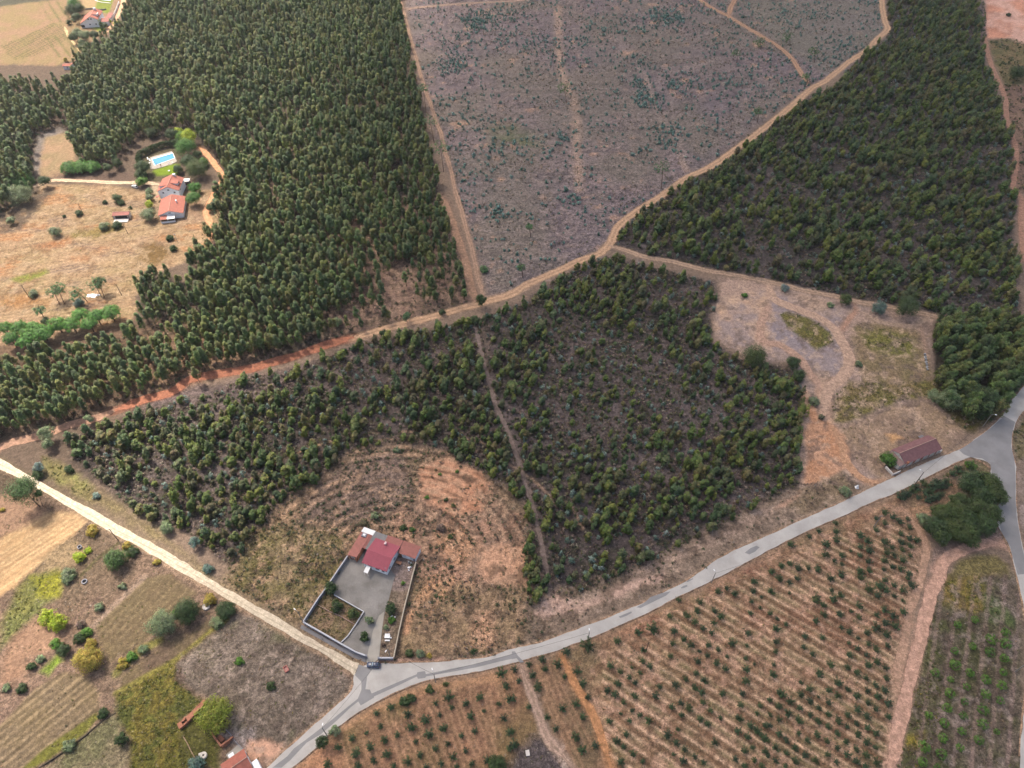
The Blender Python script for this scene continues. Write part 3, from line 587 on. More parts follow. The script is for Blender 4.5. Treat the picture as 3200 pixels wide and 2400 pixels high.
paint(WP('33', [(1300, 700), (1420, 560), (1460, 1000), (1250, 1500), (1190, 1500)]), S(104, 100, 66), 3, 2, amt=.6)
paint(WP('33', [(1170, 1380), (1350, 1350), (1330, 1500), (1200, 1500)]), S(150, 134, 50), 2, 1, amt=.7)
stripes(CT, W('33', 1780, 1400), W('33', 1860, 600), 4.6, S(160, 134, 124), .8, .5, 0, .1, 161, .5)
# right hand margin
paint(WP('32', [(2150, 330), (2400, 100), (2600, 1659), (2260, 1659), (2160, 1150), (2150, 800)]), S(176, 156, 146), 2, 1.5, S(140, 122, 108), N2, rg=.6)
paint(WP('32', [(2120, 420), (2240, 230), (2300, 600), (2150, 680)]), S(112, 104, 68), 2, 1.5, amt=.8)
RF_ = WP('30', [(1890, -60), (2400, -60), (2400, 420), (2200, 400), (2100, 330), (1900, 330), (1870, 200)])
paint(WP('30', [(1890, -60), (2400, -60), (2400, 420), (2200, 400), (2100, 330), (1900, 330), (1870, 200)]), S(222, 158, 128), 3, 2, S(200, 140, 112), N2, rg=.4)
paint(WP('30', [(1900, 350), (2100, 330), (2400, 430), (2400, 760), (2050, 740), (1960, 560)]), S(106, 100, 66), 4, 3, S(126, 108, 76), N2, rg=.9)
paint(WP('30', [(2050, 740), (2400, 740), (2400, 1659), (2150, 1659), (2080, 1100)]), S(120, 96, 84), 4, 3, S(138, 112, 92), N2, rg=.9)
paint(WP('30', [(1700, 40), (1880, 20), (1880, 320), (1790, 340), (1740, 200)]), S(110, 94, 90), 3, 2, rg=.9)
paint(WP('32', [(1760, 660), (1850, 650), (1910, 720), (1920, 800), (1700, 800), (1500, 800), (1560, 760)]), S(120, 108, 80), 2, 1.4, rg=.9)
paint(WP('32', [(1450, 1659), (1400, 1420), (1480, 1420), (1900, 1330), (1980, 1200), (2030, 1330), (1700, 1400), (1540, 1490)]), S(140, 118, 106), 2, 1.4, rg=.8)
paint(RF_, S(232, 196, 178), 6, 3, amt=.6, mix=contrast(fbm(gx, gy, 14, 4, 181), 4))
paint(RF_, S(170, 120, 98), 6, 3, amt=.6, mix=contrast(N3, 5) * contrast(N2, 3))
# coarse mottling of rough ground: dead bracken, bare crusts
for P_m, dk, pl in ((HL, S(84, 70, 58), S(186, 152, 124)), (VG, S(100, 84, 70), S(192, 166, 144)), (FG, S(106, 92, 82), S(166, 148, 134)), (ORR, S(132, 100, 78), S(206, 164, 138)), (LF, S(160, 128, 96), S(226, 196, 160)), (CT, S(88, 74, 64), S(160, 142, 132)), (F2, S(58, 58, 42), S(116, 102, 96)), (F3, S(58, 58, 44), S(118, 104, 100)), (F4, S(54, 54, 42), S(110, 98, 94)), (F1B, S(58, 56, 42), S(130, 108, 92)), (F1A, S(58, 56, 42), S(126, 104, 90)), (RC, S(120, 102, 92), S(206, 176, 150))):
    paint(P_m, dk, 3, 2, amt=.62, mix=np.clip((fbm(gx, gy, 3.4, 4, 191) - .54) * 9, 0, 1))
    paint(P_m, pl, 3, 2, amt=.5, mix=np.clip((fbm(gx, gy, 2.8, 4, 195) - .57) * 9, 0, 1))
# inside the walled yard
paint(WP('h2', [(60, 740), (470, 130), (640, 240), (1210, 560), (1060, 800), (900, 1040), (770, 1160)]), S(120, 106, 78), .8, .4, S(138, 114, 92), N3, rg=.9)
paint(WP('h2', [(1770, 0), (2110, 0), (1990, 470), (1770, 1430), (1500, 1430), (1590, 650), (1700, 300)]), S(140, 122, 106), .8, .4, S(120, 106, 90), N3, rg=.9)
paint(WP('h1', [(1150, 1250), (1330, 880), (1760, 1020), (1640, 1659), (1240, 1659)]), S(146, 128, 120), 1, .5, rg=.8)
paint_line(WP('13', [(1080, 740), (1300, 740), (1600, 728)]), 1.6, S(200, 152, 132), 1.4, .9, .4)
# verge dust along the asphalt and the tracks
paint_line(mainN, 2.0, S(170, 146, 124), 1.6, .7, .6)
paint_line(mainS, 2.0, S(168, 136, 110), 1.6, .7, .6)
paint_line(gravN, 1.4, S(150, 132, 104), 1.8, .7, .6)
paint_line(gravS, 1.4, S(176, 148, 122), 1.8, .8, .6)
for key, (pts, w, c, style, soft, edge) in TRK.items():
    paint_line(pts, w + .3, c * .86, 1.6, .7, .7)

# colours of the part of the valley that lay in full sun were read brighter than the soil is
sunreg = WP('O', [(-900, -400), (900, -400), (820, 0), (660, 200), (560, 420), (490, 600), (360, 860), (270, 1060), (190, 1250), (-60, 1420), (-900, 1640)])
k_ = np.clip(.5 - sdf(sunreg, gx, gy) / 60, 0, 1)[:, None]
col = col * (1 - k_ * .47)

# roadside bank and furrows as real relief, flat beneath every road
near = np.full(len(gx), 99.0)
m_ = np.abs(gx) < 1.3 * np.interp(gy, [-100, 40, 800], [165, 165, 560])
idx = np.where(m_)[0]
for P in [mainN, mainS, gravN, gravS, eastW, eastE]:
    pp = P[::4]
    near[idx] = np.minimum(near[idx], dist_line(pp, gx[idx], gy[idx]))
ins = inside(MAIN_POLY[::2], gx[idx], gy[idx]) | inside(GRAV_POLY[::2], gx[idx], gy[idx])
near[idx[ins]] = 0
for key, (pts, w, c, style, soft, edge) in TRK.items():
    pp = np.vstack([pts[::4], pts[-1:]])
    sel = idx[(gx[idx] > pp[:, 0].min() - 9) & (gx[idx] < pp[:, 0].max() + 9) & (gy[idx] > pp[:, 1].min() - 9) & (gy[idx] < pp[:, 1].max() + 9)]
    near[sel] = np.minimum(near[sel], np.maximum(0, dist_line(pp, gx[sel], gy[sel]) - w / 2))
YARD = WP('h2', [(40, 900), (40, 740), (600, -240), (1200, -1000), (1900, -800), (2200, -100), (2000, 480), (1780, 1500), (1240, 1500)])
for Q_ in (YARD, WP('h3', [(120, 620), (140, 380), (560, 330), (720, 450), (720, 800), (860, 800), (860, 1650), (250, 1700), (120, 900)]), WP('h4', [(480, 750), (480, 500), (860, -60), (1400, -60), (1500, 0), (1200, 700)]), WP('h5', [(200, 600), (1500, 180), (1900, 400), (1900, 700), (600, 1300), (250, 1100)]), WP('h6', [(850, 1659), (1080, 1380), (1360, 1120), (1700, 1400), (1850, 1900)])):
    near[idx[inside(Q_, gx[idx], gy[idx])]] = 0
flat = np.clip((near - 1.0) / 3.0, 0, 1)
gz = -0.06 + flat * (np.maximum(0, N3 - .35) * .55 * (0.4 + rough) + (N2 - .4) * .35)
V = np.stack([gx, gy, gz], 1).astype(np.float32)
nr, nc = GX.shape
ii = (np.arange(nr - 1)[:, None] * nc + np.arange(nc - 1)[None, :]).ravel()
quads = np.stack([ii, ii + 1, ii + nc + 1, ii + nc], 1).astype(np.int32)
me = bpy.data.meshes.new('ground')
me.vertices.add(len(V)); me.vertices.foreach_set('co', V.ravel())
me.loops.add(quads.size); me.loops.foreach_set('vertex_index', quads.ravel())
me.polygons.add(len(quads)); me.polygons.foreach_set('loop_start', np.arange(0, quads.size, 4, dtype=np.int32))
me.polygons.foreach_set('use_smooth', np.ones(len(quads), bool))
me.update(calc_edges=True)
ca = me.attributes.new('soil', 'FLOAT_COLOR', 'POINT')
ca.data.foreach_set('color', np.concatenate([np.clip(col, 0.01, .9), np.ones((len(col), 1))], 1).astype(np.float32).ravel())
ra = me.attributes.new('speckle', 'FLOAT', 'POINT'); ra.data.foreach_set('value', rough.astype(np.float32))

def soil_material(name, attr=None, base=None, speck=.6, across=None, scale=1.0, bumpd=.25):
    m = bpy.data.materials.new(name); m.use_nodes = True
    n = m.node_tree; L = n.links; b = n.nodes["Principled BSDF"]
    b.inputs['Roughness'].default_value = .95; b.inputs['Specular IOR Level'].default_value = .1
    tc = n.nodes.new('ShaderNodeTexCoord')
    def nz(sc, det=5, ro=.6, dist=0):
        q = n.nodes.new('ShaderNodeTexNoise'); q.inputs['Scale'].default_value = sc * scale; q.inputs['Detail'].default_value = det
        q.inputs['Roughness'].default_value = ro; q.inputs['Distortion'].default_value = dist
        L.new(tc.outputs['Object'], q.inputs['Vector']); return q.outputs[0]
    def mp(src, a, b_, c, d):
        q = n.nodes.new('ShaderNodeMapRange'); q.clamp = True
        for k, val in enumerate((a, b_, c, d)): q.inputs[k + 1].default_value = val
        L.new(src, q.inputs[0]); return q.outputs[0]
    def math_(op, a, b_):
        q = n.nodes.new('ShaderNodeMath'); q.operation = op
        for k, s_ in enumerate((a, b_)):
            if isinstance(s_, (int, float)): q.inputs[k].default_value = s_
            else: L.new(s_, q.inputs[k])
        return q.outputs[0]
    if attr:
        at = n.nodes.new('ShaderNodeAttribute'); at.attribute_name = attr; c0 = at.outputs['Color']
        sp = n.nodes.new('ShaderNodeAttribute'); sp.attribute_name = 'speckle'; spv = sp.outputs['Fac']
    else:
        q = n.nodes.new('ShaderNodeRGB'); q.outputs[0].default_value = rgba(base); c0 = q.outputs[0]; spv = speck
    fine = mp(nz(2.1, 7, .8), .36, .64, .42, 1.58)
    mid = mp(nz(.45, 6, .65), .35, .65, .78, 1.22)
    f = math_('MULTIPLY', fine, mid)
    f = math_('MULTIPLY', f, mp(nz(.85, 3, .6, .6), .38, .62, .66, 1.34))
    # amount: 1 + (f-1)*speckle
    f = math_('ADD', 1.0, math_('MULTIPLY', math_('SUBTRACT', f, 1.0), math_('ADD', math_('MULTIPLY', spv, .9), .15)))
    vm = n.nodes.new('ShaderNodeVectorMath'); vm.operation = 'SCALE'
    L.new(c0, vm.inputs[0]); L.new(f, vm.inputs['Scale'])
    last = vm.outputs[0]
    # dead twigs: small dark marks, litter: small pale marks
    for sc, thr, colr, am in ((2.6, .62, (.035, .03, .026), .75), (3.3, .665, (.34, .30, .25), .55), (1.05, .63, (.05, .046, .03), .8), (1.3, .66, (.30, .26, .21), .6)):
        msk = mp(nz(sc, 3, .55, .4), thr, thr + .05, 0, am)
        msk = math_('MULTIPLY', msk, spv)
        mx = n.nodes.new('ShaderNodeMix'); mx.data_type = 'RGBA'; L.new(msk, mx.inputs[0]); L.new(last, mx.inputs[6]); mx.inputs[7].default_value = rgba(colr)
        last = mx.outputs[2]
    if across:
        at = n.nodes.new('ShaderNodeAttribute'); at.attribute_name = 'across'
        a_ = at.outputs['Fac']
        if across == 'gravel':
            w_ = math_('ABSOLUTE', math_('ADD', a_, -.12), 0.0)
            g_ = mp(w_, .05, .2, .8, 0)
            g_ = math_('MULTIPLY', g_, mp(nz(.5, 4), .36, .6, .2, 1))
        elif across == 'ruts':
            w_ = math_('ABSOLUTE', math_('SUBTRACT', math_('ABSOLUTE', a_, 0.0), .52), 0.0)
            g_ = mp(w_, .14, .34, 0, 1)
            g_ = math_('MULTIPLY', g_, mp(nz(.8, 4), .38, .6, .15, .8))
        else:
            g_ = math_('MULTIPLY', mp(nz(.5, 5, .65), .45, .62, 0, .6), 1.0)
        mx = n.nodes.new('ShaderNodeMix'); mx.data_type = 'RGBA'; L.new(g_, mx.inputs[0]); L.new(last, mx.inputs[6]); mx.inputs[7].default_value = rgba(np.asarray(base) * (.55, .58, .55))
        last = mx.outputs[2]
    L.new(last, b.inputs['Base Color'])
    bp = n.nodes.new('ShaderNodeBump'); bp.inputs['Distance'].default_value = bumpd; bp.inputs['Strength'].default_value = .7
    L.new(math_('ADD', nz(1.3, 6, .7), math_('MULTIPLY', nz(.3, 4), 1.5)), bp.inputs['Height']); L.new(bp.outputs[0], b.inputs['Normal'])
    return m
M_SOIL = soil_material('soil', attr='soil')
me.materials.append(M_SOIL)
ground = mobj('ground', me); tag(ground, kind='structure')

def strip(name, left, right, z, mat, ncross=6, **kw):
    """sheet between two outlines of equal length, with an across coordinate"""
    n = len(left); V = []; F = []; A = []
    for i in range(n):
        for k in range(ncross + 1):
            t_ = k / ncross
            V.append((left[i][0] * (1 - t_) + right[i][0] * t_, left[i][1] * (1 - t_) + right[i][1] * t_, z)); A.append(t_ * 2 - 1)
    c = ncross + 1
    for i in range(n - 1):
        for k in range(ncross):
            F.append((i * c + k, i * c + k + 1, (i + 1) * c + k + 1, (i + 1) * c + k))
    a = Vector(V[F[0][1]]) - Vector(V[F[0][0]]); b = Vector(V[F[0][2]]) - Vector(V[F[0][0]])
    if a.cross(b).z < 0: F = [f[::-1] for f in F]
    me = mesh_np(name, V, F, mat)
    at = me.attributes.new('across', 'FLOAT', 'POINT'); at.data.foreach_set('value', np.array(A, np.float32))
    o = mobj(name, me); tag(o, kind='structure', **kw); return o
def flat_poly(name, poly, z, mat, **kw):
    """flat sheet on an outline, edges as given"""
    from mathutils.geometry import tessellate_polygon
    P = []
    for p in poly:
        if not P or math.hypot(p[0] - P[-1][0], p[1] - P[-1][1]) > .05: P.append((float(p[0]), float(p[1])))
    if math.hypot(P[0][0] - P[-1][0], P[0][1] - P[-1][1]) < .05: P.pop()
    tri = tessellate_polygon([[Vector((p[0], p[1], 0)) for p in P]])
    F = []
    for a_, b_, c_ in tri:
        ar = (P[b_][0] - P[a_][0]) * (P[c_][1] - P[a_][1]) - (P[c_][0] - P[a_][0]) * (P[b_][1] - P[a_][1])
        if abs(ar) < 1e-9: continue
        F.append((a_, b_, c_) if ar > 0 else (a_, c_, b_))
    me = mesh_np(name, [(p[0], p[1], z) for p in P], F, mat)
    o = mobj(name, me); tag(o, **kw); return o
# dirt tracks
zt = 0.012
for q, (key, (pts, w, c, style, soft, edge)) in enumerate(TRK.items()):
    pts = smooth(pts[::2] if len(pts) > 6 else pts, 1.1)
    dd = np.gradient(pts, axis=0); nn = np.stack([-dd[:, 1], dd[:, 0]], 1) / (np.linalg.norm(dd, axis=1)[:, None] + 1e-9)
    s_ = np.arange(len(pts)) * 1.1
    j1 = (fbm(s_, s_ * 0 + q, 5, 3, 200 + q) - .5) * 2 * edge * 1.6 + rng.normal(0, .12, len(pts))
    j2 = (fbm(s_, s_ * 0 + q, 5, 3, 300 + q) - .5) * 2 * edge * 1.6 + rng.normal(0, .12, len(pts))
    taper = np.clip(np.minimum(s_, s_[-1] - s_) / 6, .35, 1)
    Lf = pts + nn * ((w / 2 * taper + j1)[:, None]); Rt = pts - nn * ((w / 2 * taper + j2)[:, None])
    m = soil_material('dirt_' + key, base=c, speck=.45, across='ruts' if style == 'ruts' else 'worn', bumpd=.12)
    strip(key, Lf, Rt, zt, m, 6); zt += .0045
# ------------------------------------------------------------------ made roads
def road_material(name, c, var=.1, crack=.5, fv=.04):
    m = bpy.data.materials.new(name); m.use_nodes = True
    n = m.node_tree; L = n.links; b = n.nodes["Principled BSDF"]
    b.inputs['Roughness'].default_value = .85; b.inputs['Specular IOR Level'].default_value = .2
    tc = n.nodes.new('ShaderNodeTexCoord')
    def nz(sc, det=5, ro=.6):
        q = n.nodes.new('ShaderNodeTexNoise'); q.inputs['Scale'].default_value = sc; q.inputs['Detail'].default_value = det; q.inputs['Roughness'].default_value = ro
        L.new(tc.outputs['Object'], q.inputs['Vector']); return q.outputs[0]
    def ramp(src, a, b_, ca, cb):
        q = n.nodes.new('ShaderNodeMapRange'); 
        for k, val in enumerate((a, b_, ca, cb)): q.inputs[k + 1].default_value = val
        L.new(src, q.inputs[0]); return q.outputs[0]
    c = np.asarray(c)
    v = n.nodes.new('ShaderNodeVectorMath'); v.operation = 'SCALE'; v.inputs[0].default_value = tuple(c)
    mu = n.nodes.new('ShaderNodeMath'); mu.operation = 'MULTIPLY'
    L.new(ramp(nz(.12, 5, .6), .35, .65, 1 - var, 1 + var), mu.inputs[0]); L.new(ramp(nz(2.5, 4, .7), .3, .7, 1 - fv, 1 + fv), mu.inputs[1])
    L.new(mu.outputs[0], v.inputs['Scale'])
    mx = n.nodes.new('ShaderNodeMix'); mx.data_type = 'RGBA'
    L.new(ramp(nz(.2, 5, .6), .52, .72, 0, crack), mx.inputs[0]); L.new(v.outputs[0], mx.inputs[6]); mx.inputs[7].default_value = rgba(c * (.74, .72, .70))
    L.new(mx.outputs[2], b.inputs['Base Color'])
    return m
M_ASPH = road_material('asphalt', S(196, 191, 184), .12, .5)
M_ASPH2 = road_material('asphalt_patch', S(150, 148, 147), .12, .5)
M_CONC = road_material('concrete_yard', S(142, 138, 133), .22, 1.0, .16)
flat_poly('road', MAIN_POLY, .16, M_ASPH, kind='structure')
Z0 = .164
for k, (fr, L_) in enumerate([
    ('32', [(1650, 574), (1800, 474), (1930, 376), (2040, 279), (2134, 330), (2108, 420), (2098, 540), (2126, 650), (2138, 800), (2136, 1000), (2147, 1150), (2190, 1400), (2250, 1640), (2155, 1650), (2114, 1500), (2089, 1400), (2014, 1280), (1984, 1150), (2004, 1000), (1989, 880), (1934, 800), (1919, 690), (1850, 645), (1750, 635), (1740, 630), (1690, 610)]),
    ('13', [(890, 766), (1002, 808), (962, 870), (946, 980), (985, 983), (1000, 1017), (1200, 930), (1390, 850), (1395, 833), (1460, 823), (1468, 850), (1700, 800), (1900, 762), (2100, 707), (2212, 676), (2212, 717), (2100, 742), (1900, 792), (1470, 870), (1462, 882), (1400, 890), (1390, 870), (1200, 962), (1020, 1042), (1020, 1052), (950, 1095), (905, 1120), (885, 1085), (820, 1135), (700, 1250), (560, 1370), (440, 1440), (300, 1590), (220, 1659), (140, 1659), (270, 1560), (330, 1490), (440, 1410), (660, 1240), (880, 1062), (912, 985), (912, 915), (856, 858)]),
    ('23', [(-2, 655), (25, 652), (50, 690), (104, 745), (70, 752), (40, 712), (-2, 720)]),
    ('22', [(2010, 1460), (2060, 1420), (2110, 1400), (2140, 1412), (2100, 1450), (2050, 1475)]),
    ('23', [(922, 352), (1000, 320), (1030, 308), (1036, 318), (990, 345), (935, 366)]), ('23', [(1458, 102), (1480, 88), (1512, 78), (1516, 92), (1490, 104), (1463, 110)]),
    ('23', [(1195, 185), (1290, 150), (1370, 135), (1330, 172), (1260, 205), (1190, 240), (1110, 278), (1075, 272), (1140, 235)]),
    ('23', [(1505, 45), (1560, 22), (1568, 28), (1512, 56)]),
    ('32', [(1930, 372), (2040, 277), (2046, 282), (1936, 379)])]):
    if k == 8: continue
    flat_poly('road_patch', WP(fr, L_), Z0 + .0045 * k, M_ASPH2, kind='structure')
# road shoulder: real kerb step of packed earth under the sheet
def ribbon(name, pts, w, h, mat, **kw):
    pts = smooth(pts, 2.5); dd = np.gradient(pts, axis=0); nn = np.stack([-dd[:, 1], dd[:, 0]], 1) / (np.linalg.norm(dd, axis=1)[:, None] + 1e-9)
    V = []; F = []
    for i, p in enumerate(pts):
        a = p + nn[i] * w / 2; b = p - nn[i] * w / 2
        V += [(a[0], a[1], -.05), (a[0] - nn[i][0] * w * .2, a[1] - nn[i][1] * w * .2, h), (b[0] + nn[i][0] * w * .2, b[1] + nn[i][1] * w * .2, h), (b[0], b[1], -.05)]
    for i in range(len(pts) - 1):
        for k in range(3): F.append((4 * i + k, 4 * i + k + 1, 4 * i + 5 + k, 4 * i + 4 + k))
    me_ = mesh_np(name, V, [f[::-1] for f in F], mat, True)
    o = mobj(name, me_); tag(o, **kw); return o
M_BANK = soil_material('verge_earth', base=S(164, 134, 110), speck=.9, bumpd=.15)
ribbon('verge', mainN[::6], .9, .155, M_BANK, kind='structure')
ribbon('verge', mainS[::6], .9, .158, M_BANK, kind='structure')
ribbon('verge', eastW[1::6], .9, .152, M_BANK, kind='structure')
ribbon('verge', eastE[::6], .9, .149, M_BANK, kind='structure')
def resamp(P, n):
    P = np.asarray(P); s = np.concatenate([[0], np.cumsum(np.linalg.norm(np.diff(P, axis=0), axis=1))]); q = np.linspace(0, s[-1], n)
    return np.stack([np.interp(q, s, P[:, 0]), np.interp(q, s, P[:, 1])], 1)
ga, gb = resamp(gravN, 220), resamp(gravS, 220)
j = rng.normal(0, .10, (220, 1)); dn = (ga - gb) / np.linalg.norm(ga - gb, axis=1)[:, None]
M_GRAV = soil_material('white_gravel', base=S(214, 198, 174), speck=.3, across='gravel', bumpd=.1)
s_g = np.arange(220) * 1.0
strip('gravel_road', ga + dn * ((fbm(s_g, s_g * 0, 5, 4, 400) - .5) * 1.2)[:, None], gb - dn * ((fbm(s_g, s_g * 0 + 9, 5, 4, 401) - .5) * 1.2)[:, None], .13, M_GRAV, 8)
flat_poly('yard_pavement', WP('h2', [(480, 110), (520, 40)]).tolist() + WP('h1', [(0, 1150), (205, 850), (430, 850), (800, 560), (1330, 900), (1180, 1180), (1290, 1310), (1235, 1500)]).tolist() + WP('h2', [(1700, 290), (1600, 640), (1560, 900), (1510, 1430), (1500, 1470), (1400, 1540), (1255, 1530), (1250, 1400), (780, 1172), (890, 1030), (1060, 790), (1215, 560), (640, 240)]).tolist(), .02, M_CONC, kind='structure')
M_CONC2 = road_material('pale_concrete', S(176, 170, 160), .1, .7)
flat_poly('driveway', WP('h2', [(1600, 560), (1590, 700), (1545, 1000), (1500, 1460), (1400, 1545), (1262, 1535), (1290, 1330), (1340, 1150), (1380, 950), (1440, 800), (1500, 640)]), .03, M_CONC2, kind='structure')
M_PAVE = road_material('grey_paving', S(134, 132, 134), .1, .5)
flat_poly('pavement', WP('h2', [(20, 812), (780, 1238), (1250, 1442), (1244, 1540), (1000, 1440), (560, 1200), (-10, 880)]), .07, M_PAVE, kind='structure')

# ------------------------------------------------------------------ foliage
def leafcloud(cs, ds, nleaf, cr, size, seed, up=.25, jit=.7, cvs=.22, aspect=.5, tint=None, cv_noise=.12):
    r = np.random.default_rng(seed)
    N = len(cs); M = N * nleaf
    c = np.repeat(cs, nleaf, 0); d = np.repeat(ds, nleaf, 0)
    off = r.normal(0, 1, (M, 3)); off /= np.linalg.norm(off, axis=1)[:, None]
    off *= (r.random((M, 1)) ** .45) * cr
    p = c + off
    nrm = d * 1.1 + off / max(cr, 1e-3) * .6 + r.normal(0, jit * .55, (M, 3)) + np.array([0, 0, up])
    nrm /= np.linalg.norm(nrm, axis=1)[:, None]
    a = r.normal(0, 1, (M, 3)); tt = np.cross(nrm, a); tt /= np.linalg.norm(tt, axis=1)[:, None] + 1e-9
    bb = np.cross(nrm, tt)
    s = size * (0.65 + .7 * r.random((M, 1)))
    V = np.stack([p - tt * s, p - bb * s * aspect + nrm * s * .1, p + tt * s, p + bb * s * aspect + nrm * s * .1], 1).reshape(-1, 3)
    F = np.arange(M * 4).reshape(-1, 4)
    cvc = 1 + r.normal(0, cvs, (N, 1)) + r.normal(0, cvs * .35, (N, 3))
    if tint is not None: cvc = cvc * tint
    cv = np.repeat(np.clip(cvc, .35, 2), nleaf, 0) * (1 + r.normal(0, cv_noise, (M, 1)))
    return V, F, np.repeat(cv, 4, 0)
def mesh_leaf(name, parts, mat, wood=None, wmat=None):
    V = np.concatenate([p[0] for p in parts]); F = []; b = 0; CV = np.concatenate([p[2] for p in parts])
    for p in parts: F.append(p[1] + b); b += len(p[0])
    F = np.concatenate(F)
    me = bpy.data.meshes.new(name)
    nv = len(V); nf = len(F)
    wv, wf = ([], []) if wood is None else (wood.v, wood.f)
    if wood is not None:
        V = np.concatenate([V, np.array(wv)]); CV = np.concatenate([CV, np.ones((len(wv), 3))])
    faces = F.tolist() + [tuple(nv + i for i in f) for f in wf]
    me.from_pydata(V.tolist(), [], faces)
    me.materials.append(mat)
    if wood is not None:
        me.materials.append(wmat)
        mi = np.zeros(len(faces), np.int32); mi[nf:] = 1; me.polygons.foreach_set('material_index', mi)
    at = me.attributes.new('cv', 'FLOAT_VECTOR', 'POINT'); at.data.foreach_set('vector', CV.astype(np.float32).ravel())
    me.update()
    return me
def unit(v): return v / (np.linalg.norm(v, axis=-1, keepdims=True) + 1e-9)
def crown_points(r, n, rad, z0, z1, prof=None, shell=.55, lobes=None, flat=1.0):
    """clump centres through a crown volume; prof(t) gives relative radius at height share t"""
    t = r.random(n) ** .9; th = r.random(n) * 2 * math.pi
    if prof is None: prof = lambda t: np.sqrt(np.clip(1 - (2 * t - 1) ** 2, 0, 1))
    rr = rad * prof(t) * (shell + (1 - shell) * r.random(n) ** .5)
    lob = 1 + (0 if lobes is None else lobes) * np.sin(th * 3 + r.random() * 6 + t * 4)
    c = np.stack([rr * lob * np.cos(th), rr * lob * np.sin(th), z0 + (z1 - z0) * t], 1)
    ctr = np.array([0, 0, (z0 + z1) / 2]); d = unit((c - ctr) * np.array([1, 1, flat]))
    return c, d
G = lambda *c: np.array(c)
LB = 1.35
def lf(r, g, b, k=1.0): return lin((r, g, b)) * k
M_EUC = mat_leaf('eucalyptus_leaves', [lf(64, 86, 48), lf(88, 108, 50), lf(72, 94, 58), lf(112, 118, 54), lf(70, 90, 54), lf(108, 106, 56), lf(82, 104, 52)])
M_YOUNG = mat_leaf('young_eucalyptus_leaves', [lf(72, 94, 48), lf(96, 114, 48), lf(114, 120, 52), lf(78, 102, 66), lf(110, 102, 60), lf(88, 108, 48), lf(66, 88, 54), lf(96, 90, 62)])
M_GLAUC = mat_leaf('glaucous_leaves', [lf(104, 124, 114), lf(90, 114, 102), lf(122, 140, 132), lf(86, 106, 96)])
M_SAP = mat_leaf('sapling_leaves', [lf(88, 122, 112), lf(104, 138, 128), lf(72, 106, 94), lf(120, 150, 144)])
M_SCRUB = mat_leaf('heather_brush', [lf(70, 58, 52), lf(128, 108, 94), lf(60, 56, 48), lf(96, 92, 58), lf(142, 124, 110), lf(70, 80, 48), lf(104, 86, 80)], trans=.1)
M_DRY = mat_leaf('dry_grass_tufts', [lf(150, 122, 92), lf(120, 100, 76), lf(104, 92, 62), lf(140, 116, 96), lf(92, 86, 54)], trans=.15)
M_GREENW = mat_leaf('green_weeds', [lf(98, 100, 46), lf(80, 90, 42), lf(116, 106, 52), lf(74, 82, 44), lf(108, 92, 54)], trans=.2)
M_ORCH = mat_leaf('orchard_leaves', [lf(56, 76, 46), lf(66, 86, 52), lf(50, 68, 46), lf(74, 88, 50)])
M_CITR = mat_leaf('citrus_leaves', [lf(78, 116, 40), lf(90, 126, 44), lf(70, 104, 40)])
M_PINE = mat_leaf('stone_pine_needles', [lf(66, 112, 40), lf(80, 122, 44), lf(58, 98, 40)], trans=.15)
M_MAR = mat_leaf('maritime_pine_needles', [lf(88, 116, 72), lf(72, 102, 62)], trans=.15)
M_DARKT = mat_leaf('dark_tree_leaves', [lf(66, 82, 40), lf(76, 90, 44), lf(58, 78, 42)])
M_FIG = mat_leaf('fig_leaves', [lf(146, 148, 48), lf(120, 132, 50)])
M_LIME = mat_leaf('lime_leaves', [lf(150, 164, 36), lf(140, 156, 40)])
M_OLIVE = mat_leaf('olive_leaves', [lf(120, 134, 96), lf(112, 124, 92)])
M_YEL = mat_leaf('yellowing_leaves', [lf(156, 140, 62), lf(150, 134, 56)])
M_DKG = mat_leaf('deep_green_leaves', [lf(62, 80, 42), lf(54, 74, 38)])
M_PINED = mat_leaf('dark_pine_needles', [lf(58, 84, 40), lf(66, 90, 42)], trans=.15)
M_BARK = mat_basic('bark', lf(112, 96, 84), .9, .3, 3)
M_PBARK = mat_basic('pine_bark', lf(96, 72, 62), .9, .3, 3)
def stem_mb(h, r0, r1, lean=(0, 0), forks=0, seed=0, fz=.5, fl=1.2):
    r = random.Random(seed); mb = MB()
    pts = [(lean[0] * (k / 4) ** 1.5, lean[1] * (k / 4) ** 1.5, -.3 + (h + .3) * k / 4) for k in range(5)]
    mb.tube(pts, r0, 6, r1)
    for q in range(forks):
        a = r.random() * 6.28; z = h * (fz + (1 - fz) * r.random() * .8); k = z / h
        b0 = (lean[0] * k ** 1.5, lean[1] * k ** 1.5, z)
        mb.tube([b0, (b0[0] + math.cos(a) * fl * .5, b0[1] + math.sin(a) * fl * .5, z + fl * .25), (b0[0] + math.cos(a) * fl, b0[1] + math.sin(a) * fl, z + fl * .7)], r1 * .9, 5, r1 * .35)
    return mb
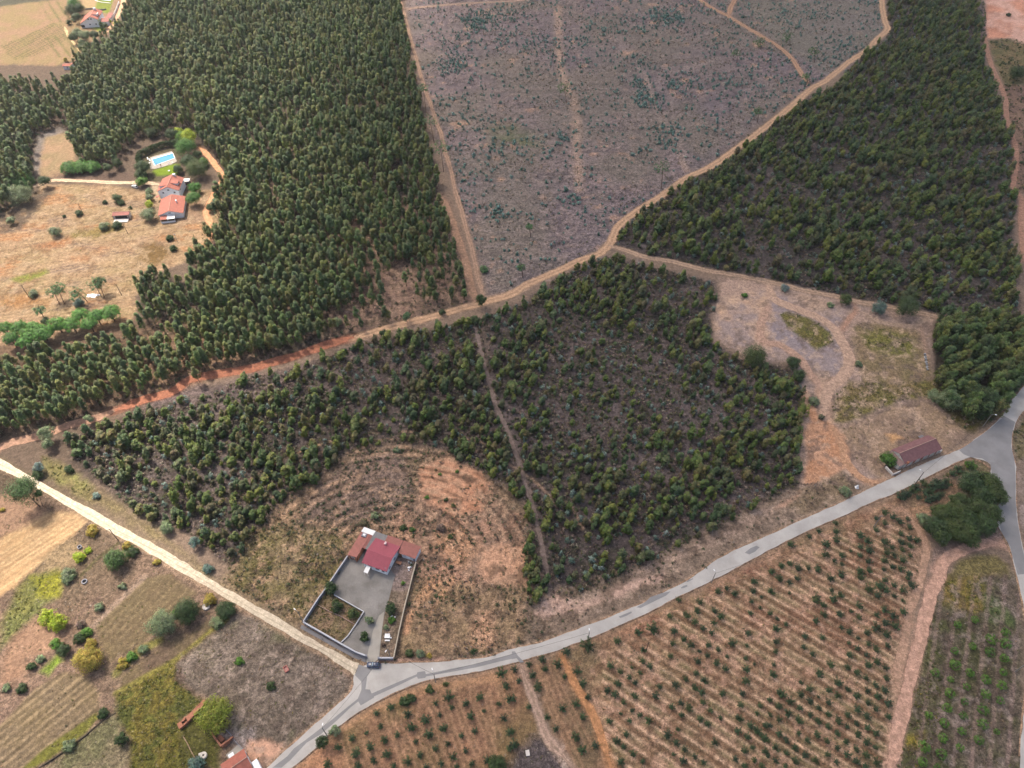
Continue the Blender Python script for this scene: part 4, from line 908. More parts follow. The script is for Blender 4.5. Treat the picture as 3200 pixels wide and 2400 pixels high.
def proto(kind, v):
    """returns crown mesh, trunk mesh of one variant"""
    r = np.random.default_rng(1000 + v * 17 + sum(ord(c_) for c_ in kind))
    if kind == 'euc':          # plantation pole tree: narrow pointed crown high on a bare stem
        H = 8.4 + 2.0 * r.random(); w = 1.1 + .6 * r.random()
        prof = lambda t: np.where(t < .3, .45 + t / .3 * .55, 1 - ((t - .3) / .7) ** 1.7 * .86)
        c, d = crown_points(r, 50, w, 3.0, H, prof, .45, .2)
        c[:, 0] += .25 * r.normal(); 
        cr = mesh_leaf('crown', [leafcloud(c, d, 15, .62, .30, v, up=.35, cvs=.22)], M_EUC)
        tk = stem_mb(H - 1.2, .13, .05, forks=2, seed=v).build_me('trunk', M_BARK)
    elif kind == 'young':      # bushier, several leading shoots swept by the wind
        H = 4.2 + 1.6 * r.random(); parts = []; n = r.integers(3, 5)
        for q in range(n):
            a = r.random() * 6.28; o = .75 * r.random() + .25; hq = H * (.68 + .32 * r.random()) if q else H
            prof = lambda t: np.where(t < .35, .5 + t / .35 * .5, 1 - ((t - .35) / .65) ** 1.5 * .85)
            c, d = crown_points(r, 17, .85 + .3 * r.random(), .5, hq, prof, .5, .15)
            c[:, 0] += math.cos(a) * o + c[:, 2] * .13; c[:, 1] += math.sin(a) * o + c[:, 2] * .03
            parts.append(leafcloud(c, d, 13, .5, .30, v * 9 + q, up=.2, cvs=.22))
        cr = mesh_leaf('crown', parts, M_YOUNG); tk = stem_mb(H * .7, .08, .03, (.4, .1), 2, v, .4, .8).build_me('trunk', M_BARK)
    elif kind == 'big':        # tall mixed wood by the junction
        H = 9.5 + 3 * r.random(); parts = []
        for q in range(4):
            a = r.random() * 6.28; o = 1.5 * r.random(); hq = H * (.7 + .3 * r.random())
            prof = lambda t: np.where(t < .4, .6 + t, 1 - ((t - .4) / .6) ** 1.6 * .85)
            c, d = crown_points(r, 26, 1.5 + .5 * r.random(), 1.5, hq, prof, .5, .15)
            c[:, 0] += math.cos(a) * o + c[:, 2] * .1; c[:, 1] += math.sin(a) * o
            parts.append(leafcloud(c, d, 14, .75, .33, v * 9 + q, up=.2))
        cr = mesh_leaf('crown', parts, M_EUC); tk = stem_mb(H * .75, .2, .06, (.5, .1), 3, v).build_me('trunk', M_BARK)
    elif kind == 'glauc':
        c, d = crown_points(r, 15, .75, .1, 2.2, None, .3, .3)
        cr = mesh_leaf('crown', [leafcloud(c, d, 9, .35, .22, v, cvs=.15)], M_GLAUC); tk = stem_mb(1.6, .04, .02).build_me('trunk', M_BARK)
    elif kind == 'sap':
        c, d = crown_points(r, 10, .6, .05, 1.1, None, .2, .3)
        cr = mesh_leaf('crown', [leafcloud(c, d, 9, .32, .2, v, cvs=.15)], M_SAP); tk = None
    elif kind == 'orch':       # low open fruit bush with stiff shoots
        parts = []; 
        for q in range(7):
            a = q / 7 * 6.28 + r.random() * .6; Lr = .9 + .5 * r.random()
            tt = np.linspace(.15, 1, 6)[:, None]
            c = np.concatenate([np.cos(a) * Lr * tt * .9, np.sin(a) * Lr * tt * .9, .35 + 1.5 * tt - .3 * tt ** 2], 1) + r.normal(0, .08, (6, 3))
            parts.append(leafcloud(c, unit(c - np.array([0, 0, .6])), 9, .3, .17, v * 9 + q, cvs=.2))
        c, d = crown_points(r, 12, .6, .4, 1.9, None, .3)
        parts.append(leafcloud(c, d, 9, .3, .17, v + 77, cvs=.2))
        mb = MB()
        for q in range(5):
            a = q / 5 * 6.28; mb.tube([(0, 0, -.1), (math.cos(a) * .4, math.sin(a) * .4, .8), (math.cos(a) * .85, math.sin(a) * .85, 1.6)], .05, 5, .015)
        cr = mesh_leaf('crown', parts, M_ORCH); tk = mb.build_me('trunk', M_BARK)
    elif kind == 'citr':
        c, d = crown_points(r, 50, 1.1, .3, 2.1, None, .75)
        cr = mesh_leaf('crown', [leafcloud(c, d, 10, .28, .13, v, cvs=.15)], M_CITR); tk = stem_mb(1.2, .07, .04).build_me('trunk', M_BARK)
    elif kind == 'scrub':
        c, d = crown_points(r, 9, .55, .0, .75, None, .3, .3)
        cr = mesh_leaf('brush', [leafcloud(c, d, 5, .32, .17, v, cvs=.3, jit=1.2)], M_SCRUB); tk = None
    elif kind == 'dry':
        c, d = crown_points(r, 7, .4, .0, .4, None, .3, .3)
        cr = mesh_leaf('tuft', [leafcloud(c, d, 5, .25, .14, v, cvs=.3, jit=1.2)], M_DRY); tk = None
    elif kind == 'weed':
        c, d = crown_points(r, 8, .5, .0, .45, None, .3, .3)
        cr = mesh_leaf('weed', [leafcloud(c, d, 6, .28, .15, v, cvs=.25)], M_GREENW); tk = None
    elif kind == 'darkbush':
        c, d = crown_points(r, 16, .7, .0, 1.1, None, .5, .2)
        cr = mesh_leaf('bush', [leafcloud(c, d, 8, .3, .15, v, cvs=.25)], M_ORCH); tk = None
    return cr, tk
def _bm(self, name, mat): return mesh_np(name, self.v, self.f, mat, True)
MB.build_me = _bm
PROTO = {}
for kind, n in (('euc', 7), ('young', 7), ('big', 5), ('glauc', 4), ('sap', 4), ('orch', 6), ('citr', 4), ('scrub', 5), ('dry', 4), ('weed', 4), ('darkbush', 3)):
    PROTO[kind] = [proto(kind, v) for v in range(n)]

# geometry-node scatter: one object for what is past counting
_protocol = {}
def proto_collection(key, kinds):
    if key in _protocol: return _protocol[key]
    c = bpy.data.collections.new('forms_' + key); k = 0
    for kind in kinds:
        for cr, tk in PROTO[kind]:
            if tk is not None and kind in ('euc', 'big'):
                me_ = cr.copy(); import bmesh
                bm = bmesh.new(); bm.from_mesh(cr); n0 = len(bm.faces); bm.from_mesh(tk); bm.faces.ensure_lookup_table()
                for f in bm.faces[n0:]: f.material_index = 1
                bm.to_mesh(me_); bm.free(); me_.materials.append(M_BARK)
            else: me_ = cr
            o = bpy.data.objects.new('form_%s_%03d' % (key, k), me_); c.objects.link(o); k += 1
    _protocol[key] = c; return c
def scatter(name, kinds, P, scl, rz=None, tilt=None, label=None, cat=None, z=None):
    P = np.asarray(P); n = len(P)
    coll = proto_collection('_'.join(kinds), kinds); cnt = len(coll.objects)
    me = bpy.data.meshes.new(name)
    co = np.zeros((n, 3)); co[:, :2] = P[:, :2]; co[:, 2] = -.05 if z is None else z
    me.vertices.add(n); me.vertices.foreach_set('co', co.astype(np.float32).ravel())
    rot = np.zeros((n, 3)); rot[:, 2] = rng.random(n) * 6.283 if rz is None else rz
    if tilt is not None: rot[:, :2] = rng.normal(0, tilt, (n, 2))
    s = np.asarray(scl); s = np.repeat(s[:, None], 3, 1) if s.ndim == 1 else s
    a = me.attributes.new('rot', 'FLOAT_VECTOR', 'POINT'); a.data.foreach_set('vector', rot.astype(np.float32).ravel())
    a = me.attributes.new('scl', 'FLOAT_VECTOR', 'POINT'); a.data.foreach_set('vector', s.astype(np.float32).ravel())
    a = me.attributes.new('idx', 'INT', 'POINT'); a.data.foreach_set('value', rng.integers(0, cnt, n).astype(np.int32))
    o = mobj(name, me); tag(o, label, cat, None, 'stuff')
    ng = bpy.data.node_groups.new(name, 'GeometryNodeTree')
    ng.interface.new_socket('Geometry', in_out='INPUT', socket_type='NodeSocketGeometry'); ng.interface.new_socket('Geometry', in_out='OUTPUT', socket_type='NodeSocketGeometry')
    N = ng.nodes; L = ng.links
    gi = N.new('NodeGroupInput'); go = N.new('NodeGroupOutput')
    ip = N.new('GeometryNodeInstanceOnPoints'); ci = N.new('GeometryNodeCollectionInfo')
    ci.inputs['Collection'].default_value = coll; ci.inputs['Separate Children'].default_value = True; ci.inputs['Reset Children'].default_value = True
    def at(nm, t):
        q = N.new('GeometryNodeInputNamedAttribute'); q.data_type = t; q.inputs['Name'].default_value = nm; return q.outputs[0]
    L.new(gi.outputs[0], ip.inputs['Points']); L.new(ci.outputs[0], ip.inputs['Instance']); ip.inputs['Pick Instance'].default_value = True
    L.new(at('idx', 'INT'), ip.inputs['Instance Index']); L.new(at('rot', 'FLOAT_VECTOR'), ip.inputs['Rotation']); L.new(at('scl', 'FLOAT_VECTOR'), ip.inputs['Scale'])
    L.new(ip.outputs[0], go.inputs[0])
    md = o.modifiers.new('scatter', 'NODES'); md.node_group = ng
    return o
def plant(name, kind, x, y, s, label, cat, group=None, rz=None, trunk=True, squash=1.0):
    """one plant of its own: an Empty at its foot with crown and trunk"""
    cr, tk = PROTO[kind][rng.integers(len(PROTO[kind]))]
    rz = rng.random() * 6.283 if rz is None else rz
    if trunk and tk is not None:
        t_ = empty(name, (x, y, -.05), rz, label=label, cat=cat, group=group); t_.scale = (s, s, s * squash)
        mobj('crown', cr, t_); mobj('trunk', tk, t_)
    else:
        t_ = mobj(name, cr, None, (x, y, -.05), (0, 0, rz), (s, s, s * squash)); tag(t_, label, cat, group)
    return t_
def fill(poly, sp, jit=.42, ang=0.0, spy=None, keep=None):
    """rows of plants inside an outline"""
    poly = np.asarray(poly); spy = spy or sp
    c = poly.mean(0); ext = np.abs(poly - c).max() * 1.5
    u = np.arange(-ext, ext, sp); v = np.arange(-ext, ext, spy)
    U, Vv = np.meshgrid(u, v); U = U.ravel(); Vv = Vv.ravel()
    U = U + rng.normal(0, jit * sp * .5, U.shape); Vv = Vv + rng.normal(0, jit * spy * .5, Vv.shape)
    x = c[0] + U * math.cos(ang) - Vv * math.sin(ang); y = c[1] + U * math.sin(ang) + Vv * math.cos(ang)
    m = inside(poly, x, y); x, y = x[m], y[m]
    if keep is not None:
        k = rng.random(len(x)) < keep(x, y); x, y = x[k], y[k]
    return np.stack([x, y], 1)
# nothing grows on the tracks
TR_ALL = [(p[::3], w / 2) for k_, (p, w, c_, s_, so, ed) in TRK.items()]
def clear_of_tracks(P, extra=.6):
    P = np.asarray(P); ok = np.ones(len(P), bool)
    for pts, hw in TR_ALL:
        mn, mx_ = pts.min(0) - 6, pts.max(0) + 6
        s_ = np.where((P[:, 0] > mn[0]) & (P[:, 0] < mx_[0]) & (P[:, 1] > mn[1]) & (P[:, 1] < mx_[1]))[0]
        if len(s_): ok[s_] &= dist_line(pts, P[s_, 0], P[s_, 1]) > hw + extra
    for poly in (MAIN_POLY[::2], GRAV_POLY[::2], [tuple(p) for p in YARD]):
        ok &= ~inside(poly, P[:, 0], P[:, 1])
    return P[ok]
EXCL = [WP('00', [(300, 1330), (310, 1180), (520, 1100), (640, 1200), (660, 1350), (660, 1480), (900, 1500), (1300, 1500), (1400, 1659), (300, 1659)]),
        WP('h3', [(0, 250), (450, 150), (620, 0), (950, 60), (1060, 260), (1240, 520), (1244, 1100), (1100, 1700), (0, 1700)])]
def excl(P, polys=EXCL):
    ok = np.ones(len(P), bool)
    for q in polys: ok &= ~inside(q, P[:, 0], P[:, 1])
    return P[ok]
def big_first(P, n):
    o_ = np.argsort(P[:, 0] ** 2 * .6 + P[:, 1] ** 2)
    inview = (np.abs(P[o_, 0]) < .68 * np.sqrt(P[o_, 1] ** 2 + CAM_H ** 2)) & (P[o_, 1] > 55)
    a = o_[inview][:n]; b = np.setdiff1d(o_, a)
    return a, b

# 1 tall plantation west of the track
dens = lambda x, y: np.clip(.3 + 1.7 * fbm(x, y, 20, 3, 501) - .2, 0, 1)
dens_b = lambda x, y: np.clip(.1 + 1.6 * fbm(x, y, 26, 3, 501), 0, 1) * np.where(inside(WP('O', [(800, 560), (1010, 540), (1030, 650), (760, 725), (690, 700)], 5), x, y), .38, 1)
ANG1 = R(4)
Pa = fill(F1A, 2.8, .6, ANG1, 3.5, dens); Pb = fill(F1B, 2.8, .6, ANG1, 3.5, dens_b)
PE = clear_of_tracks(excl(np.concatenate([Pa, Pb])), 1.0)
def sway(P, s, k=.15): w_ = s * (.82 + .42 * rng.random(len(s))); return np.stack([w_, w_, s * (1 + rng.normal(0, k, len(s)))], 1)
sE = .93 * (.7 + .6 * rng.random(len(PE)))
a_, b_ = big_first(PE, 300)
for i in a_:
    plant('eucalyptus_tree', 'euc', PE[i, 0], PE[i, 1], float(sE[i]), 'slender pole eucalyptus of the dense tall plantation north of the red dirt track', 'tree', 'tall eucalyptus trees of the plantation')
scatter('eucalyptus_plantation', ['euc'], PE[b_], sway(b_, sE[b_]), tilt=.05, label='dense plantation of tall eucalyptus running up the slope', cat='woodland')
# 2 young stands, centre and east
d2 = lambda x, y: np.clip((fbm(x, y, 22, 3, 601) - .22) * 2.1, .3, 1) * np.where(inside(WP('O', [(300, 850), (620, 790), (930, 720), (1000, 740), (900, 830), (560, 850), (330, 920)], 1), x, y), .4, 1)
d3 = lambda x, y: np.clip((fbm(x, y, 18, 3, 611) - .25) * 1.9, .3, 1) * np.where(inside(WP('O', [(1180, 700), (1500, 740), (1530, 860), (1330, 1000), (1190, 1000)], 1), x, y), .8, 1)
d4 = lambda x, y: np.clip((fbm(x, y, 24, 3, 621) - .24) * 2.1, .22, 1)
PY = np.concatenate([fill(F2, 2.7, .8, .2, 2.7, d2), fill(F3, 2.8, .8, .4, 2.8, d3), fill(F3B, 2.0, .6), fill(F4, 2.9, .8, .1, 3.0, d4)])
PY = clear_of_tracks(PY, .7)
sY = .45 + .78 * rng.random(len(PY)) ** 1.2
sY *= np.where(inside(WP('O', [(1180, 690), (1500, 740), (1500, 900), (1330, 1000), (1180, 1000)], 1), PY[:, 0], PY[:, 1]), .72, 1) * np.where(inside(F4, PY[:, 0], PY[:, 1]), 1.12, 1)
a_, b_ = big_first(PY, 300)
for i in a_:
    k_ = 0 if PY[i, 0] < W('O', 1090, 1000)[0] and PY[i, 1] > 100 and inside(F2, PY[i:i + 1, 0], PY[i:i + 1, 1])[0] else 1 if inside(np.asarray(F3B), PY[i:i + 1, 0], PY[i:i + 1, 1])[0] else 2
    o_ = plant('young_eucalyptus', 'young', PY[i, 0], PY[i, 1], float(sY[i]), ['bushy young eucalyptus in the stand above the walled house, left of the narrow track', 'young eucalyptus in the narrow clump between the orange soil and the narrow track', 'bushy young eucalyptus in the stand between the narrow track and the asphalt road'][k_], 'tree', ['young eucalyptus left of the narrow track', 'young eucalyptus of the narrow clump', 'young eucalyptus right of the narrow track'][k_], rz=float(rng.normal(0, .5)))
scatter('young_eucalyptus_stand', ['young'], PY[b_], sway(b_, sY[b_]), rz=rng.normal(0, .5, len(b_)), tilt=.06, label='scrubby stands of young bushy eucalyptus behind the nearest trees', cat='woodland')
PG = clear_of_tracks(np.concatenate([fill(F2, 6.5, .9), fill(F3, 6.0, .9), fill(F4, 7.5, .9)]), .8)
scatter('glaucous_regrowth', ['glauc'], PG, .5 + .9 * rng.random(len(PG)), label='pale blue green regrowth shoots scattered through the young stands', cat='undergrowth')
# 3 dark wood by the junction
PB = clear_of_tracks(fill(F5, 4.0, .6, .3), 1.5)
for p in PB[:290]:
    plant('tall_eucalyptus', 'big', p[0], p[1], float(.7 + .4 * rng.random()), 'tall dark eucalyptus in the dense wood beside the road junction', 'tree', 'dark trees beside the junction', rz=float(rng.normal(0, .6)))
# 4 saplings of the cut slope
cl = [('10', 1930, 180, 90), ('10', 1730, 560, 60), ('20', 1350, 160, 80), ('20', 1130, 720, 60), ('20', 1320, 1180, 60), ('20', 460, 1180, 30), ('11', 2100, 200, 40), ('20', 1400, 720, 50), ('20', 1180, 880, 60), ('21', 470, 60, 30)]
CLP = [(W(f_, x_, y_), r_ * K8 / 2.9) for f_, x_, y_, r_ in cl]
def ds(x, y):
    k = .10 + .55 * np.clip((fbm(x, y, 30, 3, 701) - .38) * 2.4, 0, 1)
    for (cx, cy), rr in CLP: k = np.maximum(k, .95 * np.exp(-((x - cx) ** 2 + ((y - cy) * .7) ** 2) / (rr * rr * 2)))
    return k
def ds2(x, y):
    k = np.zeros(x.shape)
    for (cx, cy), rr in CLP: k = np.maximum(k, np.exp(-((x - cx) ** 2 + ((y - cy) * .7) ** 2) / (rr * rr)) * np.clip((fbm(x, y, 6, 3, 712) - .3) * 3, 0, 1))
    return k * .9
PS = clear_of_tracks(np.concatenate([fill(FCLR, 2.3, .45, R(-3), 3.9, ds), fill(FCLR, 1.9, .8, 0, 1.9, ds2)]), .8)
sS = .95 + .95 * rng.random(len(PS)) ** 1.5
a_, b_ = big_first(PS, 300)
for i in a_:
    plant('gum_sapling', 'sap', PS[i, 0], PS[i, 1], float(sS[i]), 'small blue green gum sapling on the bare cut slope above the track fork', 'sapling', 'blue green saplings on the cut slope')
scatter('gum_sapling_rows', ['sap'], PS[b_], sS[b_], label='rows of small blue green gum saplings on the purple brown cut slope', cat='saplings')
# 5 brush, tufts and weeds
def many(polys, sp, keep=None, track_gap=.2):
    P_ = np.concatenate([fill(q, sp, 1.0, rng.random(), None, keep) for q in polys]); return clear_of_tracks(P_, track_gap)
nk = lambda sc, th, seed, k=3: (lambda x, y: np.clip((fbm(x, y, sc, 3, seed) - th) * k + .5, .05, 1))
P_ = many([F2, F3, F3B], 1.3, nk(9, .42, 801)); P2_ = many([F4], 1.7, nk(9, .45, 801)); P3_ = excl(many([F1A, F1B], 2.6, nk(14, .5, 802)))
P_ = np.concatenate([P_, P2_, P3_])
scatter('heather_undergrowth', ['scrub'], P_, .55 + .9 * rng.random(len(P_)), label='brown heather and brush covering the floor of the stands', cat='undergrowth')
P_ = many([FCLR], 2.0, nk(10, .5, 803, 5))
G_ = many([F2, F3, F3B, F4], 2.1, nk(7, .5, 821)); G2_ = excl(many([F1A, F1B], 3.0, nk(10, .5, 822)))
G_ = np.concatenate([G_, G2_])
scatter('green_undergrowth', ['darkbush', 'darkbush', 'weed'], G_, .5 + .7 * rng.random(len(G_)), label='dark green gorse and bramble between the young trees', cat='undergrowth')
scatter('slash_debris', ['scrub', 'scrub', 'dry'], P_, .35 + .7 * rng.random(len(P_)), label='low brush and cut debris on the cleared slope', cat='undergrowth')
P_ = np.concatenate([many([HL], 1.1, nk(8, .48, 804, 5)), many([VG], 1.7, nk(5, .5, 805))])
ok_ = ~inside(O([(905, 1010), (965, 992), (1040, 1022), (1062, 1065), (1050, 1105), (970, 1115), (910, 1070)]), P_[:, 0], P_[:, 1]) & ~inside(O([(1035, 1180), (1145, 1175), (1140, 1265), (1065, 1262), (1030, 1230)]), P_[:, 0], P_[:, 1])
P_ = P_[ok_ | (rng.random(len(P_)) < .3)]
RT_ = ROWT + rng.normal(0, .3, ROWT.shape); RT_ = clear_of_tracks(RT_[inside(HL, RT_[:, 0], RT_[:, 1])], .3)
RT_ = RT_[rng.random(len(RT_)) < np.clip((fbm(RT_[:, 0], RT_[:, 1], 12, 3, 830) - .42) * 5, 0, .9)]
scatter('furrow_scrub', ['darkbush', 'scrub'], RT_, .5 + .55 * rng.random(len(RT_)), label='dark scrub growing along the curved furrows behind the house', cat='undergrowth')
scatter('dry_brush', ['scrub', 'darkbush', 'scrub', 'dry'], P_, .35 + .65 * rng.random(len(P_)), label='dry brush and dead tufts on the rough ground around the walled house', cat='undergrowth')
GW = [WP('33', [(1180, 1380), (1300, 800), (1460, 600), (1600, 1000), (1500, 1659), (1100, 1659)]), FE, WP('02', [(360, 620), (520, 680), (780, 900), (760, 980), (560, 900), (400, 780)]), WP('03', [(0, 640), (0, 420), (130, 160), (250, 0), (500, -60), (560, 0), (470, 200), (330, 330), (140, 520)]),
      WP('32', [(700, -20), (1430, -20), (1460, 60), (1330, 120), (1150, 140), (1000, 200), (900, 260), (640, 350), (560, 330), (560, 120)]), WP('31', [(780, 1240), (950, 1180), (1200, 1220), (1280, 1330), (1180, 1420), (860, 1360)]),
      WP('33', [(1500, 0), (1860, -20), (1880, 300), (1700, 350), (1500, 240)]), WP('31', [(110, 1060), (160, 1030), (360, 1090), (540, 1210), (560, 1300), (420, 1370), (280, 1260), (160, 1170)]),
      WP('h2', [(60, 740), (470, 150), (640, 250), (1190, 560), (1040, 800), (900, 1020), (770, 1140)]), O([(500, 1220), (560, 1150), (640, 1120), (740, 1160), (745, 1220), (680, 1320), (640, 1345), (480, 1250)])]
P_ = np.concatenate([fill(q, 1.15, 1.0, rng.random(), None, nk(4, .5, 806)) for q in GW])
P_ = P_[~inside(MAIN_POLY[::2], P_[:, 0], P_[:, 1])]
scatter('green_weeds', ['weed'], P_, .4 + .6 * rng.random(len(P_)), label='yellow green weeds and vines over the untended plots', cat='weeds')
P_ = np.concatenate([many([FG, CT, ORL, WP('32', [(620, 380), (1000, 230), (1250, 140), (1400, 170), (1600, 320), (1700, 440), (1160, 780), (1000, 820), (860, 760), (700, 640)]), O([(0, 1030), (760, 1450), (560, 1659), (0, 1659)])], 1.9, nk(6, .5, 807)), many([ORR, LF], 2.7, nk(6, .5, 808))])
P_ = P_[~inside(SUNNY, P_[:, 0], P_[:, 1])]
scatter('dry_grass', ['dry', 'dry', 'weed'], P_, .3 + .45 * rng.random(len(P_)), label='dry grass tufts dotted over the fields', cat='grass')
P_ = many([WP('30', [(1900, 350), (2100, 330), (2400, 430), (2400, 760), (2050, 740), (1960, 560)]), WP('30', [(2050, 740), (2400, 740), (2400, 1659), (2150, 1659), (2080, 1100)]), WP('30', [(1700, 40), (1880, 20), (1880, 320), (1790, 340), (1740, 200)]),
           WP('32', [(1560, 300), (1460, 60), (2100, 60), (2020, 260), (1850, 380), (1750, 420)]), WP('32', [(1760, 660), (1850, 650), (1910, 720), (1920, 800), (1700, 800), (1500, 800), (1560, 760)]), WP('32', [(2120, 420), (2240, 230), (2300, 600), (2150, 680)])], 1.6, nk(7, .5, 809))
scatter('roadside_scrub', ['scrub', 'weed', 'darkbush'], P_, .5 + .9 * rng.random(len(P_)), label='mixed green and brown scrub on the right hand margin', cat='undergrowth')
# ------------------------------------------------------------------ orchards
ORA = [(1165,1135,60),(1040,1185,50),(1315,1195,60),(1075,1300,45),(1220,1370,50),(955,1355,35),(1340,1310,75),(1465,1245,75),(1495,1370,75),(1620,1315,65),(1550,1095,45),(1660,1045,75),(1695,1135,40),(1815,1100,55),(1935,1045,65),(1855,1210,65),(1890,1340,50),(1775,1380,45),(1970,1165,35),(2100,1105,45),(2140,1225,55),(2160,950,60),(2115,840,75),(830,1400,55),(710,1480,60),(985,1475,65),(1110,1415,60),(865,1530,75),(1130,1540,70),(1015,1595,55),(1310,1605,60),(1415,1545,55),(1550,1490,50),(1660,1450,40),(1700,1560,60),(1810,1510,45),(615,1625,65),(880,1640,60),(1600,1620,50),(1865,1620,50),(2190,1350,60),(2190,1060,60),(2190,1490,50),(1585,1200,40),(1380,1430,40),(1190,1640,45),(1470,1650,45),(1735,1645,40),(2000,1590,60)]
ORB = [(150,765,45),(260,720,60),(285,805,50),(180,855,60),(225,960,75),(395,765,65),(470,655,65),(650,610,95),(455,865,45),(560,820,60),(610,925,65),(655,1045,50),(550,1100,60),(435,1140,60),(610,1215,55),(380,1320,50),(305,1215,45),(550,1390,70),(605,1505,70),(720,1465,60),(145,1130,45),(60,905,45),(20,810,50),(10,1060,55),(20,1460,70),(5,1340,40),
(850,775,60),(935,825,50),(1015,875,45),(1065,920,45),(915,930,60),(825,985,60),(890,1025,60),(965,1090,45),(1060,1035,55),(1040,1160,40),(1105,1200,45),(1185,1250,55),(840,1255,50),(1015,1250,40),(940,1190,30),(985,1365,50),(905,1425,60),(965,1475,45),(1045,1535,55),(940,1605,60),(1130,1600,45),(1345,1370,65),(1420,1440,55),(1495,1495,50),(1435,1325,35),(1480,1595,60),(1395,1540,35),(1580,1560,45),(1655,1610,45),(1240,1035,60),(1275,955,45),(1380,1130,50),(1465,1200,45),(1460,1095,50),(1530,1140,60),(1625,1235,55),(1690,1275,50),(1715,1160,45),(1800,1225,40),(1755,1440,50),(1130,735,45),(1190,780,50),(1105,835,40),(1135,635,45),(910,560,60),(1090,485,60),(1215,465,85),(1370,690,45),(1390,580,50),(1400,475,55),(1485,545,50),(1550,595,55),(1365,345,50),(1510,340,60),(1580,395,55),(1650,450,50),(1725,490,50),(1600,300,55),(1740,400,45),(1750,300,50),(1805,350,60),(1625,225,50),(1440,205,45),(1780,130,55),(1855,100,45),(1925,150,55),(1700,595,50),(1780,635,40),(1690,685,45),(1620,650,35),(1605,735,55),(1770,750,55),(1845,800,50),(1860,695,35),(1590,840,45),(1665,900,55),(1415,940,60),(1500,890,50),(1580,965,55),(1640,1000,60),(1820,1015,55),(1990,1015,50),(1975,1115,50),(2145,1120,45),(2020,905,65),(2025,805,60),(2095,760,30),(2020,710,40),(2030,600,35),(2040,495,50),(1900,580,60),(2060,320,45),(2145,275,35),(2070,220,40),(2085,130,50),(2095,45,60),(2155,180,30),(1965,1230,60),(2060,1290,60),(2120,1340,65),(1950,1340,60),(2035,1390,55),(2180,1400,60),(2010,1510,55),(1930,1580,50),(2095,1590,45),(2190,1520,50),(2010,1640,50),(2160,1640,50),(2080,1480,40),(2190,1290,50),(1035,790,25),(2120,1190,35),(1650,1090,50)]
ORC = [(30,130,55),(100,20,60),(185,55,45),(255,20,45),(185,145,30),(20,320,45),(80,370,35),(155,415,40),(70,455,60),(75,565,55),(65,650,45),(415,205,75),(480,250,50),(485,335,55),(415,385,55),(565,200,65),(550,120,40),(630,165,50),(790,255,60),(620,330,60),(720,305,35),(785,355,50),(635,445,40),(705,480,55),(780,535,35),(320,520,50),(470,530,45),(310,615,45),(385,675,50),(540,765,60),(445,845,65),(610,925,65),(530,985,55),(605,1035,50),(690,980,45),(770,1035,60),(705,680,55),(775,625,50),(700,580,35),(860,490,55),(940,455,75),(1020,505,70),(1035,600,45),(870,585,45),(935,630,60),(850,680,45),(940,740,65),(1015,790,45),(870,770,60),(770,830,55),(690,790,50),(850,885,45),(930,940,50),(1025,885,50),(1010,985,60),(1040,1100,65),(950,1040,60),(860,990,45),(1040,1215,50),(865,1095,50),(935,1150,50),(775,1150,60),(855,1210,60),(690,1200,55),(765,1275,45),(860,1310,55),(935,1355,60),(780,1370,60),(855,1435,60),(930,1480,45),(940,1610,60),(850,1545,60),(765,1495,55),(685,1545,60),(770,1600,65),(850,1645,60),(675,1430,50),(600,1360,50),(685,1300,40),(610,1250,65),(525,1195,50),(520,1300,50),(525,1090,55),(435,1255,60),(365,1195,50),(440,1140,45),(365,1080,55),(435,1040,30),(360,975,60),(285,1020,55),(285,920,40),(275,1140,50),(190,1080,60),(115,1020,75),(95,1125,60),(180,1190,60),(270,1250,60),(95,1240,45),(20,1200,40),(15,1070,45),(45,850,60),(50,765,35),(95,1360,55),(160,1420,55),(15,1290,45),(265,1355,45),(340,1415,45),(425,1370,55),(510,1425,50),(235,1485,55),(160,1530,45),(70,1480,60),(240,1600,60),(325,1545,60),(410,1595,50),(520,1540,50),(600,1480,50),(590,1605,45),(65,1590,50),(150,1640,40),(0,1420,40),(0,1550,40),(1245,80,65),(1170,120,55),(1170,310,60),(965,85,70),(1020,120,60),(870,115,70),(950,165,60),(1010,290,60),(1085,340,60),(940,335,50),(1020,405,70),(1100,435,75),(1010,35,45),(800,10,60),(1090,170,40),(1165,210,30),(540,20,60),(630,0,40),(1210,20,40),(1090,80,50)]
ORD = [(1010,1110,60),(1080,1150,60),(1140,1190,55),(940,1160,45),(1010,1200,50),(1225,1235,50),(1210,1165,40),(935,1260,50),(585,1200,45),(440,1270,45),(355,1315,45),(195,1385,60),(590,1275,50),(590,1345,60),(500,1385,65),(500,1475,60),(640,1480,50),(795,1310,65),(865,1355,60),(800,1405,50),(875,1440,70),(715,1440,30),(1010,1365,65),(1075,1410,45),(1150,1290,50),(1155,1370,60),(1225,1330,55),(1290,1350,55),(1160,1430,50),(1030,1455,60),(1095,1480,50),(1165,1520,60),(1010,1525,55),(870,1530,55),(795,1480,45),(575,1525,40),(640,1555,35),(800,1620,65),(640,1640,55),(875,1610,50),(1000,1600,40),(1080,1580,50),(1150,1600,60),(1220,1640,50),(1230,1400,50),(1230,1480,40),(190,1550,50),(115,1570,50),(260,1590,60),(430,1600,60),(30,1620,55),(350,1590,40),(1420,1080,35)]
ROWS = [(1140,985,65),(1180,965,60),(1210,950,55),(1245,925,55),(1280,905,60),(1340,870,60),(1300,985,45),(1360,945,60),(1390,920,55),(1420,900,70),(1460,880,60),(1490,890,70),(1540,860,65),(1370,1010,55),(1410,1000,55),(1440,990,60),(1490,960,50),(1590,780,55),(1650,750,60),(1740,710,55),(1450,850,50)]
